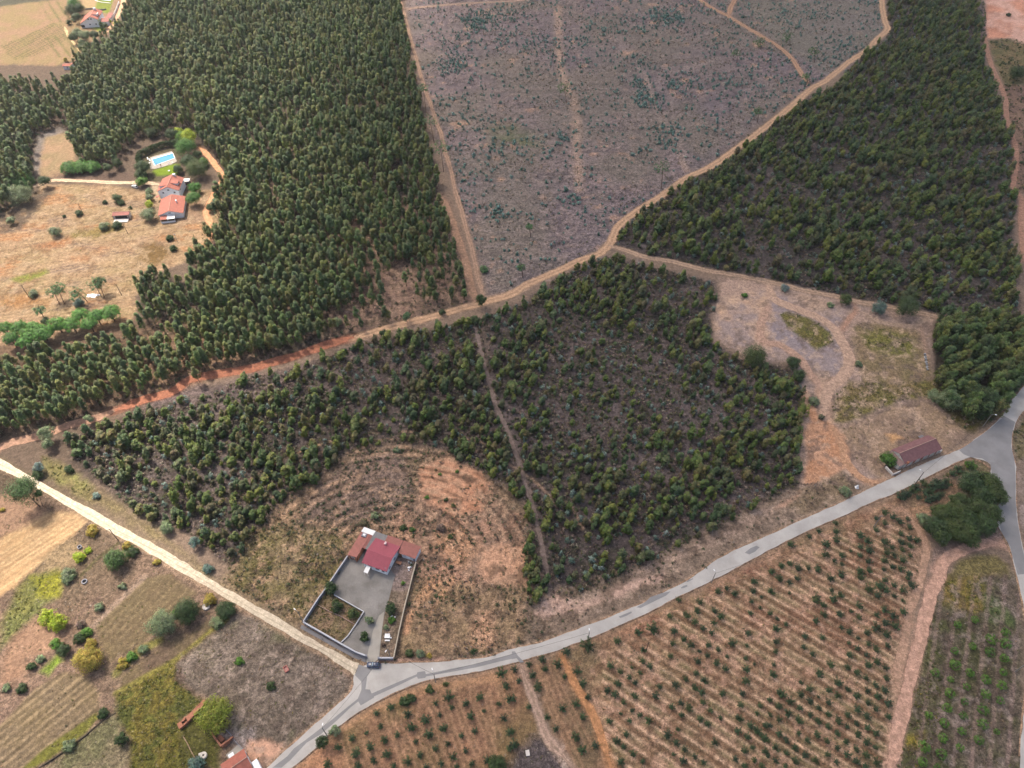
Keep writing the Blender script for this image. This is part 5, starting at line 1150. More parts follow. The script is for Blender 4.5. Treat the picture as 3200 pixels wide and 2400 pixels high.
CIT = [(1635,425,35),(1785,380,35),(1920,555,50),(2045,490,40),(2045,595,50),(1765,610,35),(1910,665,45),(2035,715,40),(1610,650,35),(1605,775,50),(1740,840,40),(1440,840,40),(1875,900,45),(2030,835,35),(1575,895,30),(1715,960,35),(2010,950,45),(1565,1020,45),(1875,1025,45),(2000,1080,38),(1695,1090,35),(1540,1145,45),(1850,1160,50),(1385,1205,38),(1685,1210,38),(1520,1275,42),(1845,1285,50),(1670,1345,38),(1975,1345,28),(1505,1405,45),(1815,1420,45),(1655,1485,38),(1340,1480,55),(1490,1545,50),(1330,1610,45),(1460,1650,30)]
def mpp(fr, x, y):
    x0, y0, s = FR[fr]; v = (y0 + y * s - SY) / FPX
    return s * CAM_H / (math.sin(PITCH) + v * math.cos(PITCH)) / FPX
OB = []
for fr, LL, grp in (('13', ORA, 0), ('23', ORB, 1), ('33', ORC, 1), ('32', ORD, 1)):
    for x, y, d in LL:
        r_ = d * mpp(fr, x, y) * .62; w_ = W(fr, x, y, .8 * min(r_, 1.4))
        g = 0 if (grp == 0 or (fr == '23' and x < 740)) else 1
        OB.append((w_[0], w_[1], max(.55, r_ / 1.2), g))
OB = np.array(OB)
a_, b_ = big_first(OB, 298)
for i in a_:
    if OB[i, 3] == 0: plant('fruit_bush', 'orch', OB[i, 0], OB[i, 1], float(OB[i, 2]), 'dark open fruit bush in the curving rows of the orchard nearest the junction', 'bush', 'fruit bushes of the curving near rows')
    else: plant('fruit_bush', 'orch', OB[i, 0], OB[i, 1], float(OB[i, 2]), 'dark spiky fruit bush in the straight diagonal rows of the large orchard', 'bush', 'fruit bushes of the straight rows')
scatter('fruit_bushes', ['orch'], OB[b_], OB[b_, 2], label='dark fruit bushes in the far rows of the large orchard', cat='bushes')
SP = fill(ORI, 3.4, .9, math.atan2(RB[1] - RA[1], RB[0] - RA[0]), RSP, lambda x, y: np.full(x.shape, .33))
SP = np.concatenate([SP, fill(ORI, 2.2, 1.2, 0, None, lambda x, y: np.full(x.shape, .3))])
scatter('orchard_seedlings', ['dry', 'darkbush'], SP, .15 + .3 * rng.random(len(SP)), label='small seedlings and weeds along the rows of the large orchard', cat='weeds')
for x, y, d in ROWS:
    w_ = W('32', x, y, .7); s_ = d * mpp('32', x, y) * .75 / 1.25
    plant('fruit_bush', 'orch', w_[0], w_[1], s_, 'leafy fruit bush in the short dense rows between the road and the dark trees', 'bush', 'fruit bushes of the dense roadside rows')
for x, y, d in CIT:
    w_ = W('33', x, y, .8)
    plant('citrus_tree', 'citr', w_[0], w_[1], d * mpp('33', x, y) * .95 / 1.15, 'small round bright green citrus tree in the plot right of the dirt track', 'citrus tree', 'citrus trees right of the dirt track')

# ------------------------------------------------------------------ trees and shrubs that stand out one by one
def tree(name, label, fr, x, y, r_z, shape='round', mat=None, hc=None, group=None, cat='tree', seed=0, leaf=.16, base=None, H=None):
    r = r_z * mpp(fr, x, y); rs = np.random.default_rng(3000 + seed + int(x) * 7 + int(y))
    sd = int(x + y * 3)
    if shape == 'umbrella':
        hc = hc if hc is not None else 6.5; wx, wy = W(fr, x, y, hc)
        if base is not None: bx, by = W(fr, *base)
        else: bx, by = wx, wy
        r = r * 1.28; n = int(40 + r * r * 15); th = rs.random(n) * 6.283; q = np.sqrt(rs.random(n))
        lob = 1 + .12 * np.sin(th * 5 + sd) ; up = rs.random(n) ** .6
        c = np.stack([r * q * lob * np.cos(th) + wx - bx, r * q * lob * np.sin(th) + wy - by, hc - .42 * r + (.85 * r * np.sqrt(np.clip(1 - q ** 2, 0, 1)) + .15 * r) * up], 1)
        d = unit(np.stack([q * np.cos(th), q * np.sin(th), .6 + 0 * q], 1))
        parts = [leafcloud(c, d, 16, .5 + .05 * r, leaf * 1.5, sd, up=.5, cvs=.22, jit=.55)]
        mb = MB(); top = Vector((wx - bx, wy - by, hc - .2 * r))
        mb.tube([(0, 0, -.3), (top.x * .4, top.y * .4, top.z * .5), top], .28, 8, .14)
        for k in range(6):
            a = k * 1.05 + rs.random() * .5
            mb.tube([top * .8, top + Vector((math.cos(a) * r * .4, math.sin(a) * r * .4, .0)), top + Vector((math.cos(a) * r * .75, math.sin(a) * r * .75, .3 * r))], .11, 6, .04)
        wm = M_PBARK
    elif shape == 'pine':
        hc = hc if hc is not None else 8.0; wx, wy = W(fr, x, y, hc)
        bx, by = W(fr, *base) if base is not None else (wx, wy)
        r = r * 1.1; n = 80; th = rs.random(n) * 6.283; q = .08 + .92 * rs.random(n) ** .7; z = rs.random(n)
        c = np.stack([r * q * np.cos(th) + wx - bx, r * q * np.sin(th) + wy - by, hc - r * .6 + r * 1.2 * z * (1 - .5 * q) + .25 * np.sin(th * 4) * r], 1)
        d = unit(np.stack([np.cos(th), np.sin(th), .8 + 0 * q], 1)); parts = [leafcloud(c, d, 14, .6, .24, sd, up=.4, cvs=.2, jit=1)]
        mb = MB(); top = Vector((wx - bx, wy - by, hc + .4 * r))
        mb.tube([(0, 0, -.3), (top.x * .3, top.y * .3, top.z * .4), (top.x * .75, top.y * .75, top.z * .75), top], .2, 7, .06)
        for k in range(9):
            a = k * 2.4; zz = .6 + .4 * k / 9
            p0 = Vector((top.x * zz, top.y * zz, top.z * zz)); mb.tube([p0, p0 + Vector((math.cos(a) * r * .8, math.sin(a) * r * .8, .5))], .05, 5, .02)
        wm = M_PBARK
    else:
        k_ = {'round': .85, 'bush': .55, 'tall': 1.5}[shape]
        hc = hc if hc is not None else r * k_ * .9
        hh = r * k_ * 1.0
        z0 = max(0.05, hc - hh); z1 = hc + hh; wx, wy = W(fr, x, y, hc); bx, by = (wx, wy) if base is None else W(fr, *base)
        n = int(np.clip(30 + r * r * 22, 30, 420)); per = 14 if r > 1.2 else 10; leaf = leaf * (1.35 if r > 1.2 else 1.15)
        prof = (lambda t: np.sqrt(np.clip(1 - (2 * t - 1) ** 2, 0, 1)) ** .8) if shape != 'bush' else (lambda t: np.sqrt(np.clip(1 - t ** 2, 0, 1)))
        nl = 1 if r < .7 else int(min(5 + r * 1.6, 13)); c = []; d = []
        if nl == 1: c, d = crown_points(rs, n, r * .88, z0, z1, prof, .6, .15)
        else:
            for q in range(nl):      # the crown is several boughs of different size
                a = q * 2.4 + rs.random() * .8; ro = r * .56 * np.sqrt((q + .3) / nl) * 1.25; br = r * (.34 + .26 * rs.random())
                zc = z0 + (z1 - z0) * (.42 + .4 * (1 - ro / r) + rs.normal(0, .07)); hb = min(br * 1.0, (z1 - z0) * .55)
                cc, dd_ = crown_points(rs, max(8, int(n * 1.25 / nl)), br, max(.05, zc - hb), zc + hb * .9, None, .6, .1)
                cc[:, 0] += math.cos(a) * ro; cc[:, 1] += math.sin(a) * ro; c.append(cc); d.append(dd_)
            c = np.concatenate(c); d = np.concatenate(d)
            if base is not None: c[:, 0] += wx - bx; c[:, 1] += wy - by
            d = unit(d + np.array([0, 0, .15]))
        parts = [leafcloud(c, d, per, .22 * r + .12, leaf if r > 1.2 else leaf * .75, sd, cvs=.2)]
        mb = MB(); mb.tube([(0, 0, -.3), ((wx - bx) * .6, (wy - by) * .6, hc * .6), (wx - bx + .1, wy - by, z1 * .75)], .08 + .03 * r, 7, .04)
        for k in range(5):
            a = k * 1.3 + rs.random(); mb.tube([(0, 0, hc * .5), (math.cos(a) * r * .35, math.sin(a) * r * .35, hc * .9), (math.cos(a) * r * .6, math.sin(a) * r * .6, hc * 1.1)], .05 + .01 * r, 5, .02)
        wm = M_BARK
    t_ = empty(name, (bx, by, 0), 0, label=label, cat=cat, group=group)
    mobj('crown', mesh_leaf('crown', parts, mat or M_DKG), t_)
    mobj('trunk', mb.build_me('trunk', wm), t_)
    return t_
ORDN = ['first', 'second', 'third', 'fourth', 'fifth', 'sixth', 'seventh', 'eighth', 'ninth', 'tenth', 'eleventh', 'twelfth', 'thirteenth', 'fourteenth']
tree('stone_pine', 'large lone stone pine casting a round shadow beside the white gravel road', '02', 205, 920, 122, 'round', M_PINED, 9.5, base=(347, 1062))
tree('stone_pine', 'small side pine leaning out behind the large lone stone pine', '02', 335, 945, 34, 'round', M_PINED, 6.5, base=(366, 1056))
belt = [(60,960,80),(150,1120,84),(290,955,95),(350,1195,70),(460,1110,75),(500,945,72),(560,1000,80),(660,1040,120),(880,900,105),(1110,900,100),(1250,760,100),(1390,890,90),(1500,775,92),(1720,720,112),(380,1050,60)]
for k, (x, y, d) in enumerate(sorted(belt)):
    tree('stone_pine', '%s stone pine from the left in the bright green belt below the striped fields' % (ORDN[k] if k < 14 else 'last'), 'h8', x, y, d, 'umbrella', M_PINE, 6.0, 'stone pines of the belt', seed=k)
tree('dark_pine', 'short darker tree standing in front of the bright green pine belt', 'h8', 720, 880, 75, 'round', M_DKG, 3.2)
for (cx, cy, rr, bx_, by_, lb) in [(840, 370, 110, 945, 620, 'maritime pine with a leaning stem, left one of the tall pair on the field edge'), (905, 330, 90, 1020, 612, 'maritime pine behind its twin on the field edge'),
                                (1480, 260, 105, 1600, 500, 'forked maritime pine right of the white tarpaulins'), (1560, 230, 80, 1640, 500, 'thin maritime pine leaning beside the forked one'),
                                (1190, 420, 120, 1370, 560, 'bushy maritime pine left of the white tarpaulins'), (610, 680, 75, 700, 830, 'spindly pale pine above the bright green pine belt')]:
    tree('maritime_pine', lb, 'h8', cx, cy, rr, 'pine', M_MAR, 7.5, base=(bx_, by_), seed=int(cx))
tree('wattle_bush', 'grey green feathery bush below the bushy maritime pine', 'h8', 1240, 590, 80, 'bush', M_GLAUC)
tree('round_shrub', 'dark grey round shrub at the foot of the pole on the striped field', 'h8', 530, 440, 75, 'bush', M_OLIVE, seed=3)
for (x, y, d, lb) in [(475, 350, 46, 'grey green round shrub alone in the middle of the striped field'), (682, 185, 32, 'dark green shrub beside the field pole'), (905, 90, 22, 'small shrub left of the tiled shed'),
                      (555, 210, 18, 'tiny shrub left of the field pole shrub'), (100, 250, 38, 'blue grey shrub at the upper left edge of the striped field'), (1500, 490, 32, 'round green shrub below the two storey house'), (1470, 400, 34, 'light green shrub south of the porch'),
                      (1010, 60, 40, 'green tree behind the tiled shed'), (1050, 90, 32, 'green bush touching the tiled shed'), (1125, 135, 18, 'low bush at the corner of the tiled shed')]:
    tree('shrub', lb, '01', x, y, d, 'bush' if d < 38 else 'round', M_OLIVE if d in (46, 38) else M_DKG)
tree('olive_tree', 'silvery olive tree beside the lower red roof of the farmhouse', '01', 1285, 205, 62, 'round', M_OLIVE, 2.6)
tree('hedge_mound', 'long low blue green shrub bank below the tiled shed', '01', 900, 300, 44, 'bush', M_OLIVE, cat='shrub'); tree('hedge_mound', 'right hand end of the low shrub bank below the tiled shed', '01', 1010, 290, 42, 'bush', M_DKG, cat='shrub')
for k, (x, y, d, m_, lb) in enumerate([(600, 1440, 58, M_PINE, 'left one of three round pines in the row above the drive'), (702, 1430, 55, M_PINE, 'middle one of three round pines in the row above the drive'), (795, 1430, 48, M_PINE, 'right one of three round pines in the row above the drive'),
        (150, 1560, 88, M_PINE, 'broad bright green pine at the far left beside the drive'), (385, 1570, 48, M_DKG, 'dark round tree standing on the drive bend'), (1010, 1410, 40, M_DKG, 'green round tree at the forest edge left of the pool hedge'), (930, 1450, 40, M_DKG, 'dark bushy tree above the drive left of the pool'),
        (130, 1390, 62, M_OLIVE, 'grey green tree at the left forest edge'), (225, 1460, 55, M_OLIVE, 'grey green tree nearest the left end of the drive'), (190, 1700, 100, M_OLIVE, 'pale topped dark tree below the drive bend')]):
    tree('round_tree', lb, '00', x, y, d, 'umbrella' if m_ is M_PINE else 'round', m_, 3.6, seed=k)
for k, (x, y, d, m_, lb) in enumerate([(560, 110, 80, M_DKG, 'dark green tree at the upper end of the pool hedge'), (650, 70, 60, M_LIME, 'lime green tree at the top of the pool garden'), (700, 150, 75, M_CITR, 'bright green tree between the lime tree and the pool'), (830, 160, 105, M_LIME, 'largest lime green tree above the pool'),
        (780, 330, 130, M_PINE, 'wide green pine just right of the pool'), (620, 240, 50, M_DKG, 'small dark tree between hedge and wide pine'), (830, 560, 100, M_DKG, 'dark green tree below the wide pool pine'), (970, 430, 60, M_DKG, 'narrow tree at the edge of the sandy cutting'),
        (980, 680, 150, M_DARKT, 'tall dark clump right of the lawn'), (1060, 560, 70, M_CITR, 'light green tree touching the tall dark clump'), (650, 680, 66, M_DKG, 'leafy bush at the right edge of the lawn'), (930, 990, 85, M_PINE, 'upper green tree right of the two storey house'), (890, 1140, 95, M_PINE, 'lower green tree right of the farmhouse'),
        (60, 880, 70, M_CITR, 'light green tree at the drive end left of the house'), (90, 640, 100, M_DKG, 'green shrubs left of the pool terrace'), (60, 760, 80, M_DKG, 'shrub mass between drive and pool terrace'), (190, 1240, 55, M_LIME, 'lime bush below the hedge by the farmhouse drive'),
        (190, 1040, 52, M_OLIVE, 'upper clipped grey hedge bush along the farmhouse drive'), (200, 1130, 50, M_OLIVE, 'lower clipped grey hedge bush along the farmhouse drive'), (230, 90, 75, M_DKG, 'green tree above the left end of the pool hedge'), (1180, 1300, 60, M_DARKT, 'tree at the forest edge right of the farmhouse')]):
    tree('garden_tree', lb, 'h3', x, y, d * 1.2, 'round', m_, None if d < 90 else 4.2, seed=k)
for k, (x, y, d, m_, lb) in enumerate([(400, 110, 150, M_PINE, 'large green tree mass above the garden of the top left house'), (340, 260, 150, M_DKG, 'dark tree mass left of the top left house'), (520, 200, 110, M_DKG, 'dark tree behind the roof of the top left house'), (450, 400, 100, M_DKG, 'dark tree beside the porch of the top left house'), (260, 530, 62, M_DKG, 'small dark tree at the field corner'),
        (380, 470, 50, M_OLIVE, 'pale feathery shrub by the porch'), (480, 800, 120, M_OLIVE, 'grey green tree in front of the top left house'), (380, 900, 110, M_DARKT, 'broad tree at the path bend'), (640, 850, 130, M_OLIVE, 'olive green tree cluster below the white gable'), (870, 830, 110, M_DKG, 'dark tree below the lawn strip'), (1120, 620, 75, M_DKG, 'dark conifer at the corner of the low wing'),
        (1210, 510, 60, M_LIME, 'yellow green bush beside the pink lane'), (1390, 560, 75, M_LIME, 'palm like light green tree on the lane verge'), (620, 1120, 130, M_DARKT, 'dark green tree at the start of the wood'), (190, 1420, 55, M_YEL, 'yellow tree behind the small red roofed cottage'), (560, 1000, 80, M_OLIVE, 'olive tree left of the first tall trees')]):
    tree('house_tree', lb, 'h4', x, y, d, 'round', m_, None if d < 90 else 4.5, seed=k)
# the bottom left plots
for k, (fr, x, y, d, sh, m_, nm, lb) in enumerate([
    ('02', 1005, 1520, 92, 'round', M_PINED, 'round_pine', 'low dense round pine beside the gravel road near the yellow bush'),
    ('02', 1095, 1400, 38, 'bush', M_YEL, 'yellow_shrub', 'mustard yellow bush just above the low round pine'), ('02', 1150, 1450, 48, 'bush', M_DKG, 'shrub', 'green shrub between the yellow bush and the gravel road'),
    ('02', 800, 1265, 55, 'bush', M_YEL, 'vine_shrub', 'sprawling yellow green vine by the pole'), ('02', 690, 1500, 50, 'bush', M_LIME, 'vine_shrub', 'yellow green shrub above the plots, left of the round pine'), ('02', 760, 1440, 30, 'bush', M_LIME, 'vine_shrub', 'small yellow green shrub right of the stone well'),
    ('02', 590, 1645, 60, 'bush', M_OLIVE, 'shrub', 'grey green shrub on the edge of the sunny ploughed strip'), ('02', 340, 725, 40, 'tall', M_GLAUC, 'young_gum', 'blue green young gum between the two dirt roads'), ('02', 330, 780, 48, 'bush', M_DKG, 'shrub', 'green shrub at the foot of the young gum'),
    ('02', 400, 440, 62, 'tall', M_OLIVE, 'slender_tree', 'tall slender pale tree beside the red track end'), ('02', 425, 520, 45, 'tall', M_OLIVE, 'slender_tree', 'lower half height pale tree beside the red track end'), ('02', 770, 310, 35, 'tall', M_OLIVE, 'slender_tree', 'pale thin tree on the lower edge of the red track'), ('02', 835, 970, 32, 'bush', M_GLAUC, 'shrub', 'pale blue green shrub on the grassy verge'),
    ('02', 600, 740, 40, 'bush', M_DKG, 'shrub', 'green shrub where the stand meets the grassy verge'), ('02', 1685, 1375, 48, 'tall', M_GLAUC, 'young_gum', 'blue grey gum at the lower edge of the stand'), ('02', 1800, 1600, 46, 'bush', M_GLAUC, 'gum_shrub', 'blue grey gum shrub just above the gravel road'), ('02', 1440, 1240, 60, 'round', M_OLIVE, 'olive_tree', 'grey olive tree at the lower edge of the stand'),
    ('02', 15, 1090, 26, 'bush', M_YEL, 'vine_shrub', 'yellow shrub at the left edge above the sunny strip'), ('02', 1355, 1540, 30, 'bush', M_YEL, 'shrub', 'small yellowing shrub at the edge of the plots by the gravel road'),
    ('03', 415, 360, 68, 'round', M_LIME, 'lime_bush', 'upper one of two bright lime round bushes'), ('03', 505, 410, 72, 'round', M_LIME, 'lime_bush', 'lower one of two bright lime round bushes'),
    ('03', 485, 595, 50, 'round', M_CITR, 'round_shrub', 'bright green round shrub below the lime bushes'), ('03', 555, 640, 55, 'round', M_DKG, 'round_shrub', 'dark blue green shrub touching the bright green one'), ('03', 690, 540, 50, 'bush', M_DKG, 'shrub', 'dark green shrub left of the large brown plot'), ('03', 750, 490, 48, 'bush', M_CITR, 'shrub', 'light green shrub at the plot corner'),
    ('03', 760, 720, 112, 'round', M_YEL, 'yellowing_tree', 'large yellowing round tree between the plots'), ('03', 790, 590, 45, 'bush', M_YEL, 'yellow_shrub', 'yellow shrub just above the large yellowing tree'), ('03', 1410, 420, 118, 'round', M_OLIVE, 'olive_tree', 'large pale silvery tree with long sprays in the plots'),
    ('03', 1620, 310, 108, 'round', M_DARKT, 'dark_tree', 'rounded brown green tree beside the pale silvery tree'), ('03', 1510, 330, 36, 'bush', M_CITR, 'green_spray', 'fresh green shrub behind the pale silvery tree'), ('03', 1960, 300, 85, 'bush', M_DKG, 'bramble', 'dark bramble mound near the gravel road'), ('03', 1880, 400, 55, 'bush', M_OLIVE, 'bramble', 'green bramble below the dark bramble mound'), ('03', 1820, 200, 55, 'bush', M_YEL, 'bramble', 'yellow green bramble above the white disc'),
    ('03', 270, 785, 40, 'bush', M_DKG, 'shrub', 'dark shrub on the terrace left of the yellowing tree'), ('03', 350, 720, 36, 'bush', M_OLIVE, 'shrub', 'olive shrub on the terrace left of the yellowing tree'), ('03', 190, 975, 45, 'bush', M_DKG, 'shrub', 'dark round shrub above the ploughed strips'), ('03', 50, 975, 38, 'bush', M_OLIVE, 'shrub', 'shrub at the left end above the ploughed strips'),
    ('03', 890, 1190, 48, 'bush', M_DKG, 'shrub', 'dark shrub at the corner of the ploughed strips'), ('03', 1055, 1420, 55, 'round', M_DKG, 'round_shrub', 'dark green egg shaped shrub beside the yellow green thicket'), ('03', 600, 1470, 55, 'bush', M_OLIVE, 'shrub', 'olive shrub on the bank below the ploughed strips'), ('03', 2070, 740, 38, 'bush', M_CITR, 'shrub', 'lone green shrub in the grey brown plot'),
    ('03', 860, 270, 40, 'bush', M_OLIVE, 'shrub', 'thin shrub on the terrace above the brown plot'), ('03', 590, 20, 50, 'bush', M_OLIVE, 'shrub', 'grey green shrub below the sunny strip'), ('03', 1060, 90, 32, 'bush', M_OLIVE, 'shrub', 'thin shrub at the top of the terrace line'), ('03', 700, 420, 38, 'bush', M_SCRUB, 'bare_shrub', 'bare brown shrub right of the lime bushes'),
    ('03', 1690, 1630, 70, 'bush', M_GLAUC, 'shrub', 'grey green shrub at the lower edge left of the red roof'), ('03', 1240, 640, 45, 'bush', M_OLIVE, 'bramble', 'olive bramble on the bank between the brown plots'), ('03', 1060, 760, 50, 'bush', M_YEL, 'bramble', 'yellow green bramble on the bank between the brown plots'), ('03', 1140, 700, 45, 'bush', M_CITR, 'bramble', 'green bramble on the bank between the brown plots'),
    ('h6', 890, 560, 345, 'round', M_FIG, 'fig_tree', 'big yellow green fig tree over the roofless ruin'),
    ('13', 130, 955, 38, 'bush', M_DKG, 'shrub', 'lone dark shrub in the grey brown plot below the red brick box'), ('13', 572, 1440, 55, 'tall', M_DKG, 'roadside_tree', 'dark oval tree at the road edge by the lamp'), ('13', 680, 1345, 50, 'round', M_OLIVE, 'roadside_shrub', 'grey green round shrub next to the dark oval tree'),
    ('13', 2080, 1635, 85, 'bush', M_DKG, 'shrub', 'large dark bush at the bottom edge in the near orchard'), ('13', 1880, 650, 32, 'bush', M_DKG, 'shrub', 'dark shrub on the north verge of the asphalt road'), ('13', 1420, 675, 40, 'bush', M_OLIVE, 'shrub', 'olive shrub on the verge outside the yard corner'), ('13', 1330, 670, 36, 'bush', M_DARKT, 'shrub', 'dark scrub just outside the yard corner'), ('13', 1495, 690, 26, 'bush', M_YEL, 'pampas_tuft', 'pale spiky tuft on the road verge'),
    ('13', 1640, 935, 26, 'bush', M_DARKT, 'shrub', 'small shrub on the south verge by the lamp'), ('13', 1280, 1085, 42, 'bush', M_DARKT, 'verge_hedge', 'left bush of the low hedge on the south verge'), ('13', 1340, 1060, 40, 'bush', M_DARKT, 'verge_hedge', 'middle bush of the low hedge on the south verge'), ('13', 1500, 980, 38, 'bush', M_DARKT, 'verge_hedge', 'right bush of the low hedge on the south verge'),
    ('h2', 590, 110, 125, 'round', M_DKG, 'yard_tree', 'dark green tree in the upper corner of the yard plots'), ('h2', 690, 450, 112, 'round', M_DKG, 'yard_tree', 'left tree inside the fenced yard plot'), ('h2', 1010, 600, 100, 'round', M_DARKT, 'yard_tree', 'right tree inside the fenced yard plot'), ('h2', 1315, 740, 82, 'round', M_OLIVE, 'yard_tree', 'pale green small tree in the middle of the concrete'),
    ('h2', 1225, 1060, 90, 'round', M_DKG, 'yard_tree', 'dark leafy tree in the concrete near the gate'), ('h2', 1725, 500, 115, 'round', M_DKG, 'yard_tree', 'dark tree between driveway and east wall'), ('h2', 1740, 730, 72, 'bush', M_CITR, 'yard_shrub', 'leafy shrub below the dark driveway tree'), ('h2', 1640, 860, 60, 'bush', M_OLIVE, 'yard_shrub', 'grey green shrub beside the driveway'), ('h2', 1590, 1210, 42, 'bush', M_SCRUB, 'yard_shrub', 'brown bare shrub near the gate'),
    ('h2', 1960, 15, 42, 'bush', M_CITR, 'yard_shrub', 'green weed clump by the rubble along the east wall'), ('12', 1270, 1240, 30, 'bush', M_DARKT, 'shrub', 'scrub mound left above the back corner of the red roofs'), ('12', 930, 1200, 36, 'bush', M_SCRUB, 'dark_shrub', 'dark bare shrub behind the white corrugated roof'), ('12', 1600, 1250, 40, 'bush', M_SCRUB, 'shrub', 'dark scrub on the orange slope above the east wall'),
    ('12', 1680, 1320, 26, 'bush', M_DARKT, 'shrub', 'scrub just below the one on the orange slope'), ('12', 1640, 1000, 22, 'bush', M_DARKT, 'shrub', 'dark bush in the upper orange soil'), ('12', 1705, 1050, 24, 'bush', M_DARKT, 'shrub', 'dark bush just right of the one in the upper orange soil'), ('12', 1475, 980, 22, 'bush', M_CITR, 'shrub', 'green sprout on the orange soil edge'), ('12', 1590, 780, 16, 'bush', M_CITR, 'shrub', 'left green sprout high on the orange soil'), ('12', 1735, 755, 16, 'bush', M_CITR, 'shrub', 'right green sprout high on the orange soil'),
    ('12', 1030, 1140, 36, 'bush', M_OLIVE, 'shrub', 'olive shrub behind the red roofs'), ('12', 1215, 575, 30, 'bush', M_OLIVE, 'shrub', 'pale shrub at the top of the dry slope'), ('12', 1350, 1260, 26, 'bush', M_CITR, 'shrub', 'green shrub behind the right red roof'),
    ('h5', 560, 850, 190, 'bush', M_CITR, 'ivy_mound', 'green ivy mound filling the roofless end of the barn'),
    ('32', 1100, 60, 1, 'bush', M_OLIVE, '', ''), ('32', 665, 925, 50, 'bush', M_OLIVE, 'shrub', 'green shrub by the white roadside stone'), ('32', 1750, 705, 42, 'bush', M_CITR, 'shrub', 'light green shrub in the fork of the junction'), ('32', 1740, 815, 50, 'bush', M_OLIVE, 'pale_shrub', 'pale shrub behind the dark roadside trees'), ('32', 1340, 1165, 52, 'round', M_OLIVE, 'grey_tree', 'grey green tree left of the dark tree cluster'),
    ('32', 1430, 110, 60, 'round', M_OLIVE, 'grey_tree', 'small grey green tree at the lower edge of the dark wood'), ('32', 1570, 150, 95, 'round', M_OLIVE, 'grey_tree', 'pale grey tree standing out of the dark wood'), ('32', 1840, 150, 130, 'round', M_DKG, 'big_tree', 'large rounded tree at the front of the dark wood'), ('32', 400, 150, 45, 'bush', M_OLIVE, 'shrub', 'olive scrub at the neck of the sandy track'), ('32', 460, 285, 26, 'bush', M_SCRUB, 'shrub', 'small scrub in the middle of the sandy track'),
    ('31', 1200, 1000, 105, 'round', M_DARKT, 'broad_shrub', 'broad dark bush beside the clearing track'), ('31', 960, 1010, 60, 'round', M_GLAUC, 'grey_shrub', 'blue green bush left of the broad dark one'), ('31', 670, 930, 52, 'round', M_DARKT, 'dark_shrub', 'dark bush at the track corner of the clearing'), ('31', 145, 830, 36, 'bush', M_GLAUC, 'grey_shrub', 'blue grey bush at the top left of the clearing'), ('31', 540, 980, 30, 'bush', M_OLIVE, 'pale_shrub', 'pale shrub below the track in the clearing'),
    ('31', 785, 1490, 30, 'bush', M_OLIVE, 'shrub', 'green shrub left of the mown green patch'), ('31', 215, 1480, 60, 'round', M_DKG, 'edge_tree', 'upper dark tree at the tip of the east stand'), ('31', 265, 1590, 55, 'round', M_DKG, 'edge_tree', 'lower dark tree at the tip of the east stand'), ('21', 2100, 1430, 105, 'round', M_DARKT, 'broad_shrub', 'broad dark bush on the edge of the east stand'), ('21', 2010, 895, 26, 'bush', M_CITR, 'shrub', 'green sprout in the bare clearing'),
    ('11', 1940, 945, 50, 'tall', M_DKG, 'fork_tree', 'green tree at the meeting of the dirt tracks'), ('11', 1300, 1085, 36, 'tall', M_MAR, 'slender_tree', 'pale slender tree on the upper edge of the track'), ('11', 1610, 1040, 30, 'round', M_DKG, 'slender_tree', 'dark slender tree on the upper edge of the track'), ('11', 1100, 1225, 34, 'round', M_DKG, 'slender_tree', 'round tree on the lower edge of the pale track'), ('11', 1890, 1110, 45, 'bush', M_DKG, 'shrub', 'dense green shrub just below the track fork'),
    ('11', 1970, 670, 38, 'bush', M_MAR, 'shrub', 'green shrub on the cut slope beside the narrow track'), ('11', 470, 1180, 50, 'tall', M_OLIVE, 'pale_tree', 'pale blue green tree at the lower plantation edge'), ('11', 700, 1130, 45, 'round', M_OLIVE, 'pale_tree', 'pale green tree above the lower plantation edge'),
    ('30', 2150, 640, 70, 'round', M_DKG, 'round_tree', 'round green tree on the right margin below the red bare field'), ('30', 2080, 130, 20, 'bush', M_DKG, 'shrub', 'lone shrub on the red bare field'), ('33', 1430, 1330, 1, 'bush', M_LIME, '', ''), ('33', 1950, 500, 1, 'bush', M_LIME, '', '')]):
    if not nm: continue
    tree(nm, lb, fr, x, y, d, sh, m_, seed=k, cat='shrub' if ('shrub' in nm or 'bramble' in nm or 'bush' in nm or sh == 'bush') else 'tree', leaf=.2 if nm == 'fig_tree' else .16, hc=3.6 if nm == 'fig_tree' else None)
DK = [(1760, 880, 110), (1900, 870, 105), (1950, 960, 95), (1850, 980, 100), (1640, 1010, 70), (1530, 1130, 100), (1640, 1120, 95), (1780, 1090, 105), (1900, 1130, 100), (1720, 1200, 105), (1840, 1220, 100), (1600, 1260, 100), (1450, 1240, 85), (1500, 1320, 75), (1720, 1310, 95), (1920, 1200, 60)]
for k, (x, y, d) in enumerate(DK):
    tree('dark_roadside_tree', 'dark olive green dense tree in the cluster between the two asphalt arms', '32', x, y, d, 'round', M_DARKT, 4.0, 'dark cluster between the asphalt arms', seed=k, leaf=.2)
